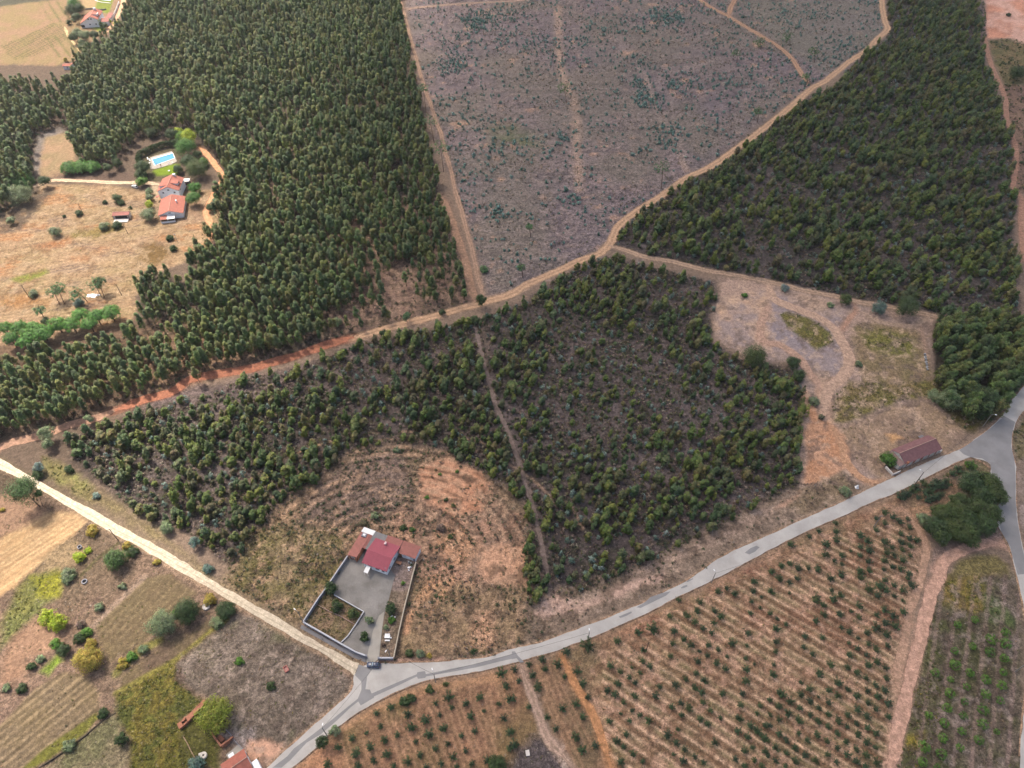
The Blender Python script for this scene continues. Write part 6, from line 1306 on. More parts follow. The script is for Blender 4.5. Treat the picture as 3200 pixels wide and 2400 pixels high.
# tall thin pines beside the north track and on the cut slope
for k, (fr, x, y, d, bx_, by_, h_, lb) in enumerate([('10', 1440, 745, 42, 1472, 975, 15, 'uppermost tall thin pine beside the narrow track'), ('10', 1500, 1030, 60, 1540, 1240, 13, 'middle tall pine beside the narrow track'), ('10', 1590, 1250, 66, 1622, 1490, 14, 'lowest and broadest tall pine beside the narrow track'),
        ('20', 445, 745, 48, 472, 888, 9, 'lone pine in the middle of the cut slope'), ('20', 1300, 1420, 62, 1290, 1630, 13, 'tall pine low on the cut slope near the track'), ('20', 2140, 350, 46, 2150, 430, 6, 'dark bushy pine beside the branch track'), ('21', 80, 640, 30, 92, 735, 7, 'thin pale pine just above the sandy track'),
        ('21', 150, 290, 26, 160, 390, 8, 'thin feathery pine on the lower cut slope'), ('30', 180, 300, 48, 190, 400, 7, 'left feathery pine above the branch track'), ('30', 400, 430, 45, 400, 540, 7, 'right feathery pine above the branch track'), ('30', 330, 650, 34, 340, 710, 5, 'pale pine at the crossing of the tracks'), ('20', 1940, 450, 36, 1945, 560, 7, 'sparse pine below the branch track'), ('20', 2130, 950, 34, 2120, 1060, 8, 'sparse pine near the lower right of the cut slope')]):
    tree('tall_pine', lb, fr, x, y, d, 'pine', M_MAR, h_ * .82, base=(bx_, by_), seed=900 + k)

# pool hedge
hp = smooth(WP('h3', [(20, 560), (30, 440), (140, 380), (300, 310), (460, 265), (620, 255)], 1.6), 1.0)
cs = []; 
for p in hp:
    for q in range(40): cs.append((p[0] + rng.uniform(-1.1, 1.1), p[1] + rng.uniform(-1.1, 1.1), rng.random() ** .7 * 3.6))
cs = np.array(cs); dr = unit(np.stack([rng.normal(0, 1, len(cs)), rng.normal(0, 1, len(cs)), .4 + 0 * cs[:, 2]], 1)); o0 = cs[:, :2].mean(0); cs[:, :2] -= o0
o_ = mobj('hedge', mesh_leaf('hedge', [leafcloud(cs, dr, 10, .4, .26, 5, cvs=.12)], M_DKG), None, (o0[0], o0[1], 0)); tag(o_, 'tall dark clipped hedge curving behind the swimming pool', 'hedge')

# ------------------------------------------------------------------ buildings
def roof_mat(name, c, period=.32, axis=0, bump=.5, var=.12):
    m = mat_basic(name, c, .8, var, .9)
    n = m.node_tree; L = n.links; b = n.nodes["Principled BSDF"]; tc = n.nodes.new('ShaderNodeTexCoord')
    wv = n.nodes.new('ShaderNodeTexWave'); wv.bands_direction = 'XY'[axis]; wv.inputs['Scale'].default_value = 1 / period * .314; wv.inputs['Distortion'].default_value = .6; wv.inputs['Detail Scale'].default_value = 3
    L.new(tc.outputs['Object'], wv.inputs['Vector'])
    bp = n.nodes.new('ShaderNodeBump'); bp.inputs['Strength'].default_value = bump; bp.inputs['Distance'].default_value = .08
    L.new(wv.outputs[0], bp.inputs['Height']); L.new(bp.outputs[0], b.inputs['Normal'])
    # lichen and slipped tiles
    nz = n.nodes.new('ShaderNodeTexNoise'); nz.inputs['Scale'].default_value = 1.4; nz.inputs['Detail'].default_value = 6; nz.inputs['Roughness'].default_value = .75; L.new(tc.outputs['Object'], nz.inputs['Vector'])
    mr = n.nodes.new('ShaderNodeMapRange'); mr.inputs[1].default_value = .52; mr.inputs[2].default_value = .66; mr.inputs[4].default_value = .45; L.new(nz.outputs[0], mr.inputs[0])
    old = b.inputs['Base Color'].links[0].from_socket
    mx = n.nodes.new('ShaderNodeMix'); mx.data_type = 'RGBA'; L.new(mr.outputs[0], mx.inputs[0]); L.new(old, mx.inputs[6]); mx.inputs[7].default_value = rgba(np.asarray(c) * (.62, .72, .72)); L.new(mx.outputs[2], b.inputs['Base Color'])
    return m
R_CRIM = roof_mat('crimson_sheet_roof', S(168, 88, 100), .3, 0, .3, .05)
R_TILE = roof_mat('weathered_tile_roof', S(166, 108, 98), .3, 1)
R_TILE2 = roof_mat('orange_tile_roof', S(176, 108, 92), .3, 1, .6, .16)
R_BARN = roof_mat('old_barn_tiles', S(138, 98, 98), .3, 0, .6, .2)
R_GREY = roof_mat('grey_sheet_roof', S(132, 130, 130), .4, 0, .4, .1)
R_WHITE = roof_mat('white_sheet_roof', np.array([.62, .62, .61]), .4, 0, .4, .04)
M_WHITE = mat_basic('white_render', np.array([.74, .75, .77]), .8, .05, .6, bump=.1)
M_OLDW = mat_basic('stained_white_render', np.array([.5, .46, .42]), .9, .25, .7, bump=.2)
M_WALLG = mat_basic('grey_render_wall', S(150, 150, 158), .9, .12, .5, bump=.15)
M_COPE = mat_basic('pale_coping', S(200, 202, 208), .8, .08, 1.0)
M_BRICK = mat_basic('terracotta_block', S(180, 122, 96), .9, .2, 2.0, bump=.2)
M_STONE = mat_basic('rubble_stone', S(172, 146, 122), .95, .25, 1.5, bump=.4)
M_GLASS = mat_basic('dark_window_glass', (.03, .035, .04), .15, .1, 1, spec=.6)
M_DARK = mat_basic('black_and_shade', (.02, .018, .016), .9)  # tyres, hair and cables; also shade painted on openings and in wells
M_FRAME = mat_basic('white_frame', np.array([.66, .66, .66]), .6, .03)
M_WOOD = mat_basic('brown_wood', S(130, 88, 66), .8, .2)
M_RIDGE = mat_basic('pale_mortar', S(206, 170, 150), .9, .1)
M_METAL = mat_basic('galvanised_metal', S(170, 172, 174), .45, .1, metal=.3)
M_RED = mat_basic('red_door', S(190, 70, 70), .6, .05)
def rot_corner(p, a): return (p[0] * math.cos(a) - p[1] * math.sin(a), p[0] * math.sin(a) + p[1] * math.cos(a))
def building(name, label, fr, px, h, ang, cat='house', group=None):
    w_ = W(fr, px[0], px[1], h); return empty(name, (w_[0], w_[1], 0), ang, label=label, cat=cat, group=group)
def gable(par, x0, y0, x1, y1, he, hr, axis, rm, wm, over=.35, rp=None, he2=None, ridge=True, t=.12):
    """pitched part of a building in its own frame: walls, two roof slopes, ridge"""
    he2 = he2 or he
    mb = MB()
    if axis == 'x':
        m = rp if rp is not None else (y0 + y1) / 2
        for xx in (x0 + over, x1 - over):
            pass
        a, b, c, d = x0 + over, x1 - over, y0 + over, y1 - over
        k1 = he + (hr - he) * over / max(m - y0, .1) - t - .02; k2 = he2 + (hr - he2) * over / max(y1 - m, .1) - t - .02; kr = hr - t - .02
        V = [(a, c, -.1), (b, c, -.1), (b, d, -.1), (a, d, -.1), (a, c, k1), (b, c, k1), (b, d, k2), (a, d, k2), (a, m, kr), (b, m, kr)]
        F = [(0, 1, 5, 4), (1, 2, 6, 9, 5), (2, 3, 7, 6), (3, 0, 4, 8, 7), (4, 5, 9, 8), (8, 9, 6, 7)]
        s1 = [(x0, y0, he), (x1, y0, he), (x1, m, hr), (x0, m, hr)]; s2 = [(x0, m, hr), (x1, m, hr), (x1, y1, he2), (x0, y1, he2)]
        rl = [(x0, m, hr + .03), (x1, m, hr + .03)]
    else:
        m = rp if rp is not None else (x0 + x1) / 2
        a, b, c, d = x0 + over, x1 - over, y0 + over, y1 - over
        k1 = he + (hr - he) * over / max(m - x0, .1) - t - .02; k2 = he2 + (hr - he2) * over / max(x1 - m, .1) - t - .02; kr = hr - t - .02
        V = [(a, c, -.1), (b, c, -.1), (b, d, -.1), (a, d, -.1), (a, c, k1), (b, c, k2), (b, d, k2), (a, d, k1), (m, c, kr), (m, d, kr)]
        F = [(0, 1, 5, 8, 4), (1, 2, 6, 5), (2, 3, 7, 9, 6), (3, 0, 4, 7), (4, 8, 9, 7), (8, 5, 6, 9)]
        s1 = [(x0, y0, he), (m, y0, hr), (m, y1, hr), (x0, y1, he)]; s2 = [(m, y0, hr), (x1, y0, he2), (x1, y1, he2), (m, y1, hr)]
        rl = [(m, y0, hr + .03), (m, y1, hr + .03)]
    mb.add(V, F); mb.build('wall', wm, par)
    rf = MB().slab(s1, t).build('roof', rm, par)
    MB().slab(s2, t).build('roof', rm, par)
    if ridge: MB().tube(rl, .13, 6).build('ridge_cap', M_RIDGE, par)
    return rf
def shed_roof(par, x0, y0, x1, y1, z00, z10, z11, z01, rm, wm, over=.25, name='roof', t=.1):
    """single slope part; corner heights go round from x0,y0"""
    MB().slab([(x0, y0, z00), (x1, y0, z10), (x1, y1, z11), (x0, y1, z01)], t).build(name, rm, par)
    if wm is not None:
        o = over; q = t + .02
        V = [(x0 + o, y0 + o, -.1), (x1 - o, y0 + o, -.1), (x1 - o, y1 - o, -.1), (x0 + o, y1 - o, -.1), (x0 + o, y0 + o, z00 - q), (x1 - o, y0 + o, z10 - q), (x1 - o, y1 - o, z11 - q), (x0 + o, y1 - o, z01 - q)]
        MB().add(V, [(0, 1, 5, 4), (1, 2, 6, 5), (2, 3, 7, 6), (3, 0, 4, 7), (4, 5, 6, 7)]).build('wall', wm, par)
def window(par, x, y, z, w, h, face='-y', name='window', mat=None):
    dx, dy = {'-y': (0, -1), '+y': (0, 1), '-x': (-1, 0), '+x': (1, 0)}[face]
    mb = MB(); t = .06
    for (ox, oz, ww, hh) in ((0, h / 2, w + .16, .08), (0, -h / 2, w + .16, .08), (-w / 2, 0, .08, h - .08), (w / 2, 0, .08, h - .08), (0, 0, .05, h - .08)):
        c = (x + (ox if dy else 0), y + (ox if dx else 0), z + oz)
        mb.box((c[0] + dx * t / 2, c[1] + dy * t / 2, c[2]), (ww if dy else t, ww if dx else t, hh))
    f = mb.build(name, M_FRAME, par)
    MB().box((x + dx * .015, y + dy * .015, z), ((w - .1) if dy else .03, (w - .1) if dx else .03, h - .1)).build('pane', mat or M_GLASS, f)
    return f
def door(par, x, y, w, h, face='-y', mat=None):
    dx, dy = {'-y': (0, -1), '+y': (0, 1), '-x': (-1, 0), '+x': (1, 0)}[face]
    d = MB().box((x + dx * .03, y + dy * .03, h / 2), (w if dy else .06, w if dx else .06, h)).build('door', mat or M_WOOD, par)
    MB().box((x + dx * .09 + (w * .35 if dy else 0), y + dy * .09 + (w * .35 if dx else 0), h * .48), (.06, .06, .14)).build('handle', M_METAL, d)
# the walled house
H1 = building('red_roofed_house', 'low house with a crimson gabled roof inside the walled yard', 'h1', (515, 1020), 3.2, R(-21))
gable(H1, 0, 0, 9.6, 10.2, 3.2, 4.7, 'x', R_CRIM, M_WHITE, rp=4.5, he2=3.3, over=.4, ridge=False)
shed_roof(H1, -6.2, 1.1, -2.55, 10.7, 2.7, 3.25, 3.25, 2.7, R_TILE, M_BRICK)
shed_roof(H1, -2.548, 5.2, -1.55, 10.7, 3.24, 2.95, 2.95, 3.24, R_TILE, None)
shed_roof(H1, -1.54, 5.2, .25, 10.7, 2.95, 2.8, 2.8, 2.95, R_GREY, None)
shed_roof(H1, -6.1, 10.71, -1.52, 12.8, 3.05, 3.05, 2.8, 2.8, R_WHITE, M_OLDW, name='white_roof')
shed_roof(H1, -1.5, 10.3, 3.5, 12.7, 2.98, 2.98, 2.8, 2.8, R_GREY, M_OLDW, name='grey_roof')
MB().slab([(3.52, 9.7, 3.12), (9.5, 8.6, 3.02), (9.5, 12.75, 3.3), (3.52, 12.75, 3.3)], .1).build('roof', R_TILE, H1)
shed_roof(H1, 9.62, 8.0, 16.3, 12.75, 2.85, 2.85, 3.3, 3.3, R_TILE, M_WHITE, over=.3)
MB().box((6.5, 11.6, 1.35), (5.6, 2.0, 2.7)).build('wall', M_OLDW, H1)
for x_ in (12.0, 14.6): window(H1, x_, 8.29, 1.7, .9, .6)
door(H1, 10.4, 8.29, .9, 2.0); door(H1, 15.6, 8.29, .8, 2.0, mat=M_WALLG)
window(H1, 5.6, .395, 1.8, 1.4, 1.0); window(H1, 7.8, .395, 1.8, 1.1, 1.0); door(H1, 2.7, .395, 1.0, 2.1)
window(H1, 9.21, 2.4, 1.7, 1.2, 1.0, '+x'); window(H1, 9.21, 6.0, 1.7, 1.2, 1.0, '+x')
window(H1, -4.4, 1.34, 1.5, 1.2, .9)
cp = MB().slab([(1.9, -2.45, 2.25), (3.45, -2.45, 2.25), (3.45, .1, 2.55), (1.9, .1, 2.55)], .08).build('canopy', R_WHITE, H1)
MB().tube([(2.0, -2.35, 0), (2.0, -2.35, 2.15)], .05, 6).tube([(3.35, -2.35, 0), (3.35, -2.35, 2.15)], .05, 6).build('post', M_FRAME, cp)
MB().box((4.5, 9.1, 3.6), (.5, .9, 1.6)).box((4.5, 9.1, 4.45), (.6, 1.0, .12)).build('chimney', mat_basic('pink_render', S(232, 208, 204), .8), H1)
sk = MB().box((-4.3, 9.7, 3.1), (1.7, 1.4, .7)).build('roof_vent', M_WALLG, H1); MB().box((-4.3, 9.8, 3.47), (.8, .7, .06)).build('pane', M_FRAME, sk)
MB().box((-2.9, 1.0, 1.4), (.25, .2, 2.6)).box((-6.0, 1.0, 1.4), (.25, .2, 2.6)).build('brick_pier', M_BRICK, H1)
an = MB().tube([(9.2, .3, 3.2), (9.2, .3, 5.4)], .04, 6).tube([(8.8, .3, 5.2), (9.6, .3, 5.2)], .025, 5).tube([(8.9, .3, 4.9), (9.5, .3, 4.9)], .02, 5).build('antenna', M_METAL, H1)
def on(par, lx, ly): a = par.rotation_euler[2]; q = rot_corner((lx, ly), a); return par.location[0] + q[0], par.location[1] + q[1]
p_ = on(H1, 10.9, 5.6)
ct = empty('handcart', (p_[0], p_[1], 0), R(-21), label='orange wooden handcart parked beside the house wall', cat='cart')
MB().box((0, 0, .65), (1.9, 1.0, .12)).box((0, .47, .8), (1.9, .06, .25)).box((0, -.47, .8), (1.9, .06, .25)).build('bed', mat_basic('orange_wood', S(206, 150, 118), .8), ct)
for s_ in (-1, 1): MB().tube([(.3, s_ * .5, .38), (.3, s_ * .62, .38)], .38, 14).build('wheel', M_DARK, ct)
MB().tube([(-.9, .3, .6), (-1.9, .2, .5)], .03, 5).tube([(-.9, -.3, .6), (-1.9, -.2, .5)], .03, 5).build('handle', M_WOOD, ct)
for k, (lx, ly, s_) in enumerate([(14.9, 5.4, .5), (15.4, 5.9, .42), (15.3, 4.6, .35)]):
    p_ = on(H1, lx, ly); mb = MB(); r_ = random.Random(k)
    V = []; nseg = 9
    for i in range(5):
        for j_ in range(nseg):
            a = j_ / nseg * 6.283; q = math.sin((i + .6) / 5.2 * 3.0) * s_ * (1 + r_.uniform(-.2, .2)); V.append((math.cos(a) * q, math.sin(a) * q * .8, i / 4 * s_ * .9))
    F = [(i * nseg + j_, i * nseg + (j_ + 1) % nseg, (i + 1) * nseg + (j_ + 1) % nseg, (i + 1) * nseg + j_) for i in range(4) for j_ in range(nseg)] + [tuple(range(4 * nseg, 5 * nseg))]
    o_ = mobj('sack', mesh_np('sack', V, F, M_WHITE, True), None, (p_[0], p_[1], .02)); tag(o_, ['largest white builder sack beside the east yard wall', 'second white sack touching the largest one', 'small white sack nearest the house wall'][k], 'sack')
for k, (lx, ly) in enumerate([(14.0, 7.2), (14.9, 7.1)]):
    p_ = on(H1, lx, ly); o_ = MB().tube([(0, 0, 0), (0, 0, .02), (0, 0, .45), (0, 0, .9)], .32, 14).tube([(0, 0, .3), (0, 0, .34)], .34, 14).tube([(0, 0, .6), (0, 0, .64)], .34, 14).build('barrel', M_METAL, None, True); o_.location = (p_[0], p_[1], 0); tag(o_, ['left grey barrel under the white wing wall', 'right grey barrel under the white wing wall'][k], 'barrel')
def wall_line(name, label, pts, h, w, mat, cope=M_COPE, cat='wall', z0=-.1, posts=0, cw=.06):
    pts = [tuple(p) for p in pts]; o = empty(name, (pts[0][0], pts[0][1], 0), 0, label=label, cat=cat); ox, oy = pts[0]
    for i in range(len(pts) - 1):
        a, b = pts[i], pts[i + 1]; L_ = math.dist(a, b); ang = math.atan2(b[1] - a[1], b[0] - a[0]); c = ((a[0] + b[0]) / 2 - ox, (a[1] + b[1]) / 2 - oy)
        MB().box((c[0], c[1], h / 2 + z0 / 2), (L_ - .002, w, h - z0), ang).build('wall_panel', mat, o)
        if cope is not None: MB().box((c[0], c[1], h + .045), (L_ + .04, w + cw * 2, .08), ang).build('coping', cope, o)
        if posts:
            n = max(1, int(L_ / posts))
            for k in range(n + 1):
                t_ = k / n; MB().box((a[0] + (b[0] - a[0]) * t_ - ox, a[1] + (b[1] - a[1]) * t_ - oy, h / 2 + .05), (w + .12, w + .12, h + .16), ang).build('pier', mat, o)
    return o
wall_line('yard_wall', 'grey rendered wall with pale coping along the gravel road', WP('h2', [(45, 758), (400, 960), (780, 1180), (1050, 1330), (1240, 1402)], 1.7), 1.7, .25, M_WALLG, cw=.1, posts=0)
wall_line('yard_wall', 'west yard wall running from the road corner up to the tiled wing', WP('h2', [(45, 748), (180, 540), (330, 310), (470, 120)], 1.7).tolist() + WP('h1', [(0, 1140), (200, 850)], 1.7).tolist(), 1.7, .22, M_WALLG)
wall_line('yard_wall', 'east yard wall beside the orange soil', WP('h1', [(1770, 1000)], 1.7).tolist() + WP('h2', [(2110, 0), (1990, 470), (1880, 950), (1782, 1440)], 1.7).tolist(), 1.7, .2, M_STONE, mat_basic('cream_coping', S(196, 184, 164)))
wall_line('yard_wall', 'short front wall between the gate and the east corner', WP('h2', [(1498, 1447), (1772, 1447)], 1.7), 1.7, .25, M_WALLG, cw=.1)
wall_line('garden_wall', 'low grey wall between the concrete yard and the planted plot', WP('h2', [(640, 238), (930, 400), (1212, 562)], .8), .8, .2, M_WALLG)
wall_line('garden_wall', 'low broken wall on the right side of the planted plot', WP('h2', [(1205, 566), (1062, 795)], .7), .7, .2, M_STONE); wall_line('garden_wall', 'low kerb wall closing the lower plot beside the concrete', WP('h2', [(1058, 800), (900, 1030), (775, 1148)], .4), .4, .2, M_STONE)
wall_line('garden_kerb', 'thin pink kerb dividing the two planted plots', WP('h2', [(310, 420), (560, 560), (750, 640), (1040, 800)], .3), .3, .16, mat_basic('pink_block', S(176, 146, 136)), None)
for fr, xs, lb in (('h2', (1250, 1403), 'left gate pillar at the yard entrance'), ('h2', (1492, 1446), 'right gate pillar at the yard entrance')):
    w_ = W(fr, xs[0], xs[1], 1.9); o_ = MB().box((0, 0, .95), (.45, .45, 1.9)).box((0, 0, 1.95), (.6, .6, .1)).build('gate_pillar', M_WALLG); o_.location = (w_[0], w_[1], 0); tag(o_, lb, 'pillar')
# garden table and benches
def bench(fr, x, y, L_, lb, ang=0):
    w_ = W(fr, x, y, .45); o = empty('bench', (w_[0], w_[1], 0), ang, label=lb, cat='bench')
    MB().box((0, 0, .43), (L_, .42, .08)).build('seat', M_FRAME, o)
    for s_ in (-1, 1): MB().box((s_ * L_ * .38, 0, .195), (.12, .36, .39)).build('leg', M_FRAME, o)
w_ = W('h2', 1660, 1040, .75); tb = empty('garden_table', (w_[0], w_[1], 0), R(-3), label='white stone garden table in the strip by the east wall', cat='table')
MB().box((0, 0, .74), (1.75, .95, .09)).build('tabletop', M_FRAME, tb); [MB().box((s_ * .6, 0, .345), (.15, .6, .69)).build('leg', M_FRAME, tb) for s_ in (-1, 1)]
bench('h2', 1660, 1112, 1.6, 'white bench on the near side of the garden table'); bench('h2', 1662, 996, 1.6, 'white bench on the far side of the garden table'); bench('h2', 1728, 1062, .45, 'white stool at the right end of the garden table')
bench('h2', 1745, 650, .9, 'white seat under the dark driveway tree', .2); bench('h2', 1805, 662, .5, 'small white stool beside the seat under the dark tree')
# farmhouse and two storey house by the pool
FH = building('farmhouse', 'long single storey farmhouse with a worn red tile roof below the two storey house', 'h3', (325, 1425), 3.0, R(12))
gable(FH, 0, 0, 13.0, 16.0, 3.0, 5.2, 'y', R_TILE2, M_WHITE, rp=6.2, over=.5)
shed_roof(FH, 1.2, -3.0, 4.6, .3, 2.3, 2.3, 2.75, 2.75, R_TILE2, None, name='porch_roof'); shed_roof(FH, 4.62, -3.0, 8.6, .3, 2.3, 2.3, 2.75, 2.75, R_WHITE, None, name='porch_roof')
MB().box((4.9, -2.9, .5), (7.2, .15, 1.0)).build('porch_wall', M_WHITE, FH)
for x_ in (1.4, 4.9, 8.4): MB().box((x_, -2.8, 1.6), (.18, .18, 1.2)).build('post', M_FRAME, FH)
window(FH, 6.2, .49, 3.6, 1.3, .6); window(FH, 3.2, .49, 1.5, 1.1, 1.0); door(FH, 5.6, .49, .9, 2.0); window(FH, .49, 5, 1.6, 1.2, 1.0, '-x'); window(FH, .49, 10, 1.6, 1.2, 1.0, '-x'); window(FH, 12.51, 5, 1.6, 1.2, 1.0, '+x')
MB().box((9.2, 9, 4.7), (.5, .5, 1.6)).box((9.2, 9, 5.55), (.7, .7, .1)).build('chimney', M_WHITE, FH); MB().tube([(8.8, 10.2, 4), (8.8, 10.2, 5.6)], .1, 8).build('flue', M_METAL, FH)
TH = building('two_storey_house', 'white two storey house with orange roof and dormers beside the pool lawn', 'h3', (320, 1005), 5.0, R(4.3))
gable(TH, 0, -1.5, 11.8, 11.2, 5.0, 7.6, 'y', R_TILE2, M_WHITE, rp=6.2, over=.45)
for (x0, x1, ya, yb) in ((1.2, 6.1, .6, 4.2), (6.3, 10.8, 2.6, 6.4)):
    d_ = MB().box(((x0 + x1) / 2, (ya + yb) / 2, 6.1), (x1 - x0 - .4, yb - ya - .3, 1.5)).build('dormer', M_WHITE, TH)
    MB().slab([(x0, ya, 6.95), (x1, ya, 7.3) if x0 < 3 else (x1, ya, 6.9), (x1, yb, 7.3) if x0 < 3 else (x1, yb, 6.9), (x0, yb, 6.95)] if x0 < 3 else [(x0, ya, 7.35), (x1, ya, 6.9), (x1, yb, 6.9), (x0, yb, 7.35)], .14).build('dormer_roof', R_TILE2, d_)
    MB().box((x0 + .15 if x0 < 3 else x1 - .15, (ya + yb) / 2, 6.3), (.06, 1.4, .6)).build('pane', M_GLASS, d_)
window(TH, 6.2, -1.06, 5.4, 1.1, .9); window(TH, 3, -1.06, 3.8, 1.0, 1.0); window(TH, 9, -1.06, 3.8, 1.0, 1.0); window(TH, .44, 3, 3.8, 1.1, 1.0, '-x'); window(TH, .44, 8, 3.8, 1.1, 1.0, '-x'); door(TH, .44, 5.5, 1.0, 2.1, '-x'); window(TH, 11.36, 2, 3.8, 1.0, 1.0, '+x')
MB().slab([(-1.2, -3.0, 2.2), (.5, -3.0, 2.5), (.5, -.9, 2.5), (-1.2, -.9, 2.2)], .1).build('porch_roof', R_TILE2, TH)
MB().box((7.4, 10.2, 7.4), (1.3, .6, 1.5)).box((7.4, 10.2, 8.2), (1.5, .8, .12)).build('chimney', M_WHITE, TH)
cpo = empty('car_shelter', (*W('h3', 765, 845, 2.5), 0), R(8), label='white flat car shelter on posts right of the two storey house', cat='shelter')
MB().box((0, 0, 2.5), (5.0, 2.9, .12)).build('roof', R_WHITE, cpo)
for sx in (-1, 1):
    for sy in (-1, 1): MB().tube([(sx * 2.3, sy * 1.2, 0), (sx * 2.3, sy * 1.2, 2.44)], .06, 6).build('post', M_FRAME, cpo)
SH = building('tiled_shed', 'small open tiled shed standing in the striped field', '01', (965, 205), 2.6, R(6), 'shed')
sw = 140 * mpp('01', 1000, 180)
gable(SH, 0, 0, sw, 3.6, 2.5, 3.1, 'x', R_TILE, M_OLDW, rp=2.4, over=.25)
MB().box((sw / 2, -1.6, .25), (sw * .85, 3.2, .5)).build('platform', M_OLDW, SH); MB().box((sw / 2, .21, 1.2), (sw * .7, .08, 1.6)).build('painted_opening_shade', M_DARK, SH)  # near-black panel on the solid wall paints the shade of an open front
for x_ in (.4, sw - .4): MB().box((x_, -.3, 1.2), (.2, .2, 2.4)).build('post', M_WOOD, SH)
# top left house
a4 = R(8.5); w4 = W('h4', 515, 570, 3.0)
VH = empty('villa', (w4[0], w4[1], 0), a4, label='white villa with red roof and dormer in the top left corner beside the pink lane', cat='house')
gable(VH, 0, 0, 14.2, 16.5, 3.0, 8.0, 'y', R_TILE2, M_WHITE, rp=9.4, he2=5.6, over=.5)
for x_, z_ in ((7.4, 6.0), (9.4, 6.0), (7.2, 2.2), (11.6, 2.2)): window(VH, x_, .49, z_, 1.2, .9)
MB().box((11.6, 6.5, 7.0), (3.6, 4.0, 1.3)).build('dormer', M_WHITE, VH); MB().slab([(9.5, 4.4, 8.0), (13.6, 4.4, 7.6), (13.6, 8.6, 7.6), (9.5, 8.6, 8.0)], .14).build('dormer_roof', R_TILE2, VH)
MB().box((9.9, 13.5, 8.3), (1.6, 1.0, 1.6)).build('chimney', M_WHITE, VH)
MB().box((1.8, .45, 1.2), (2.4, .05, 1.8)).build('painted_porch_shade', M_DARK, VH)  # black sheet on the wall face, painting the porch shade
shed_roof(VH, 14.4, 2.0, 20.5, 7.4, 3.0, 3.0, 3.8, 3.8, R_TILE, M_WHITE); MB().box((15.6, 2.21, 1.4), (1.6, .04, 1.4)).build('pane', M_GLASS, VH)
shed_roof(VH, 17.0, 9.0, 20.5, 19.5, 3.2, 2.8, 2.8, 3.2, R_TILE, M_WHITE)
wall_line('lane_wall', 'white wall between the villa garden and the pink lane', WP('h4', [(1250, 470), (1370, 220), (1440, 30)], 1.8), 1.8, .25, M_WHITE)
wall_line('garden_fence', 'thin fence line behind the villa lawn', WP('h4', [(640, 195), (860, 185), (980, 215), (1140, 200)], 1.0), 1.0, .1, M_WALLG, None)
CO = building('cottage', 'tiny red roofed cottage half hidden by the wood below the top left field', 'h4', (105, 1560), 2.6, R(4), 'cottage')
gable(CO, 0, 0, 6.0, 4.6, 2.6, 3.3, 'x', R_TILE2, M_WHITE, over=.25); gable(CO, 6.05, -.4, 12.4, 5.6, 3.2, 5.2, 'y', R_TILE2, M_WHITE, over=.3); window(CO, 9.2, -.11, 2.0, 1.2, 1.0); window(CO, 3, .24, 1.4, 1.0, .9)
# pool and terrace
def quad_poly(fr, pts): return [tuple(p) for p in WP(fr, pts)]
tr = flat_poly('terrace', quad_poly('h3', [(195, 600), (205, 475), (555, 375), (600, 465), (640, 540), (560, 590), (280, 665), (200, 660)]), .10, mat_basic('pale_terrace', S(160, 150, 140), .7, .12)); tag(tr, kind='structure')
M_WATER = bpy.data.materials.new('pool_water'); M_WATER.use_nodes = True; b_ = M_WATER.node_tree.nodes["Principled BSDF"]
b_.inputs['Base Color'].default_value = (.006, .17, .38, 1); b_.inputs['Roughness'].default_value = .12; b_.inputs['Specular IOR Level'].default_value = .5
nz = M_WATER.node_tree.nodes.new('ShaderNodeTexNoise'); nz.inputs['Scale'].default_value = 1.2; bp = M_WATER.node_tree.nodes.new('ShaderNodeBump'); bp.inputs['Strength'].default_value = .15
M_WATER.node_tree.links.new(nz.outputs[0], bp.inputs['Height']); M_WATER.node_tree.links.new(bp.outputs[0], b_.inputs['Normal'])
PW = quad_poly('h3', [(238, 512), (570, 415), (602, 490), (282, 606)]); pc = np.mean(PW, 0)
pool = empty('swimming_pool', (pc[0], pc[1], 0), 0, label='turquoise rectangular swimming pool with white surround', cat='pool')
me_ = flat_poly('water', [(p[0] - pc[0], p[1] - pc[1]) for p in PW], .16, M_WATER); me_.parent = pool
for i in range(4):
    a, b = PW[i], PW[(i + 1) % 4]; L_ = math.dist(a, b); an_ = math.atan2(b[1] - a[1], b[0] - a[0]); wd = 1.0 if i == 0 else .3
    nx, ny = -(b[1] - a[1]) / L_, (b[0] - a[0]) / L_
    cx_, cy_ = (a[0] + b[0]) / 2 - pc[0], (a[1] + b[1]) / 2 - pc[1]; s_ = 1 if cx_ * nx + cy_ * ny > 0 else -1
    MB().box((cx_ + nx * s_ * wd / 2, cy_ + ny * s_ * wd / 2, .12), (L_ + (wd * 2 if i % 2 else 0) * .0, wd, .2), an_).build('pool_edge', M_FRAME, pool)
for k, (x, y, an_) in enumerate([(165, 500, 2.0), (198, 525, 2.1), (192, 565, -.6)]):
    w_ = W('h3', x, y, .3); o = empty('sun_lounger', (w_[0], w_[1], .1), an_, label=['uppermost white sun lounger left of the pool', 'middle white sun lounger left of the pool', 'lowest white sun lounger left of the pool'][k], cat='sun lounger')
    MB().box((0, 0, .3), (1.3, .6, .08)).build('seat', M_FRAME, o); MB().slab([(.6, -.3, .34), (1.2, -.3, .75), (1.2, .3, .75), (.6, .3, .34)], .06).build('backrest', M_FRAME, o)
    for lx in (-.5, .5): MB().box((lx, 0, .13), (.06, .5, .26)).build('leg', M_METAL, o)
w_ = W('h3', 310, 590, 1.2); pa = empty('parasol', (w_[0], w_[1], .1), 0, label='closed grey parasol at the lower pool edge', cat='parasol')
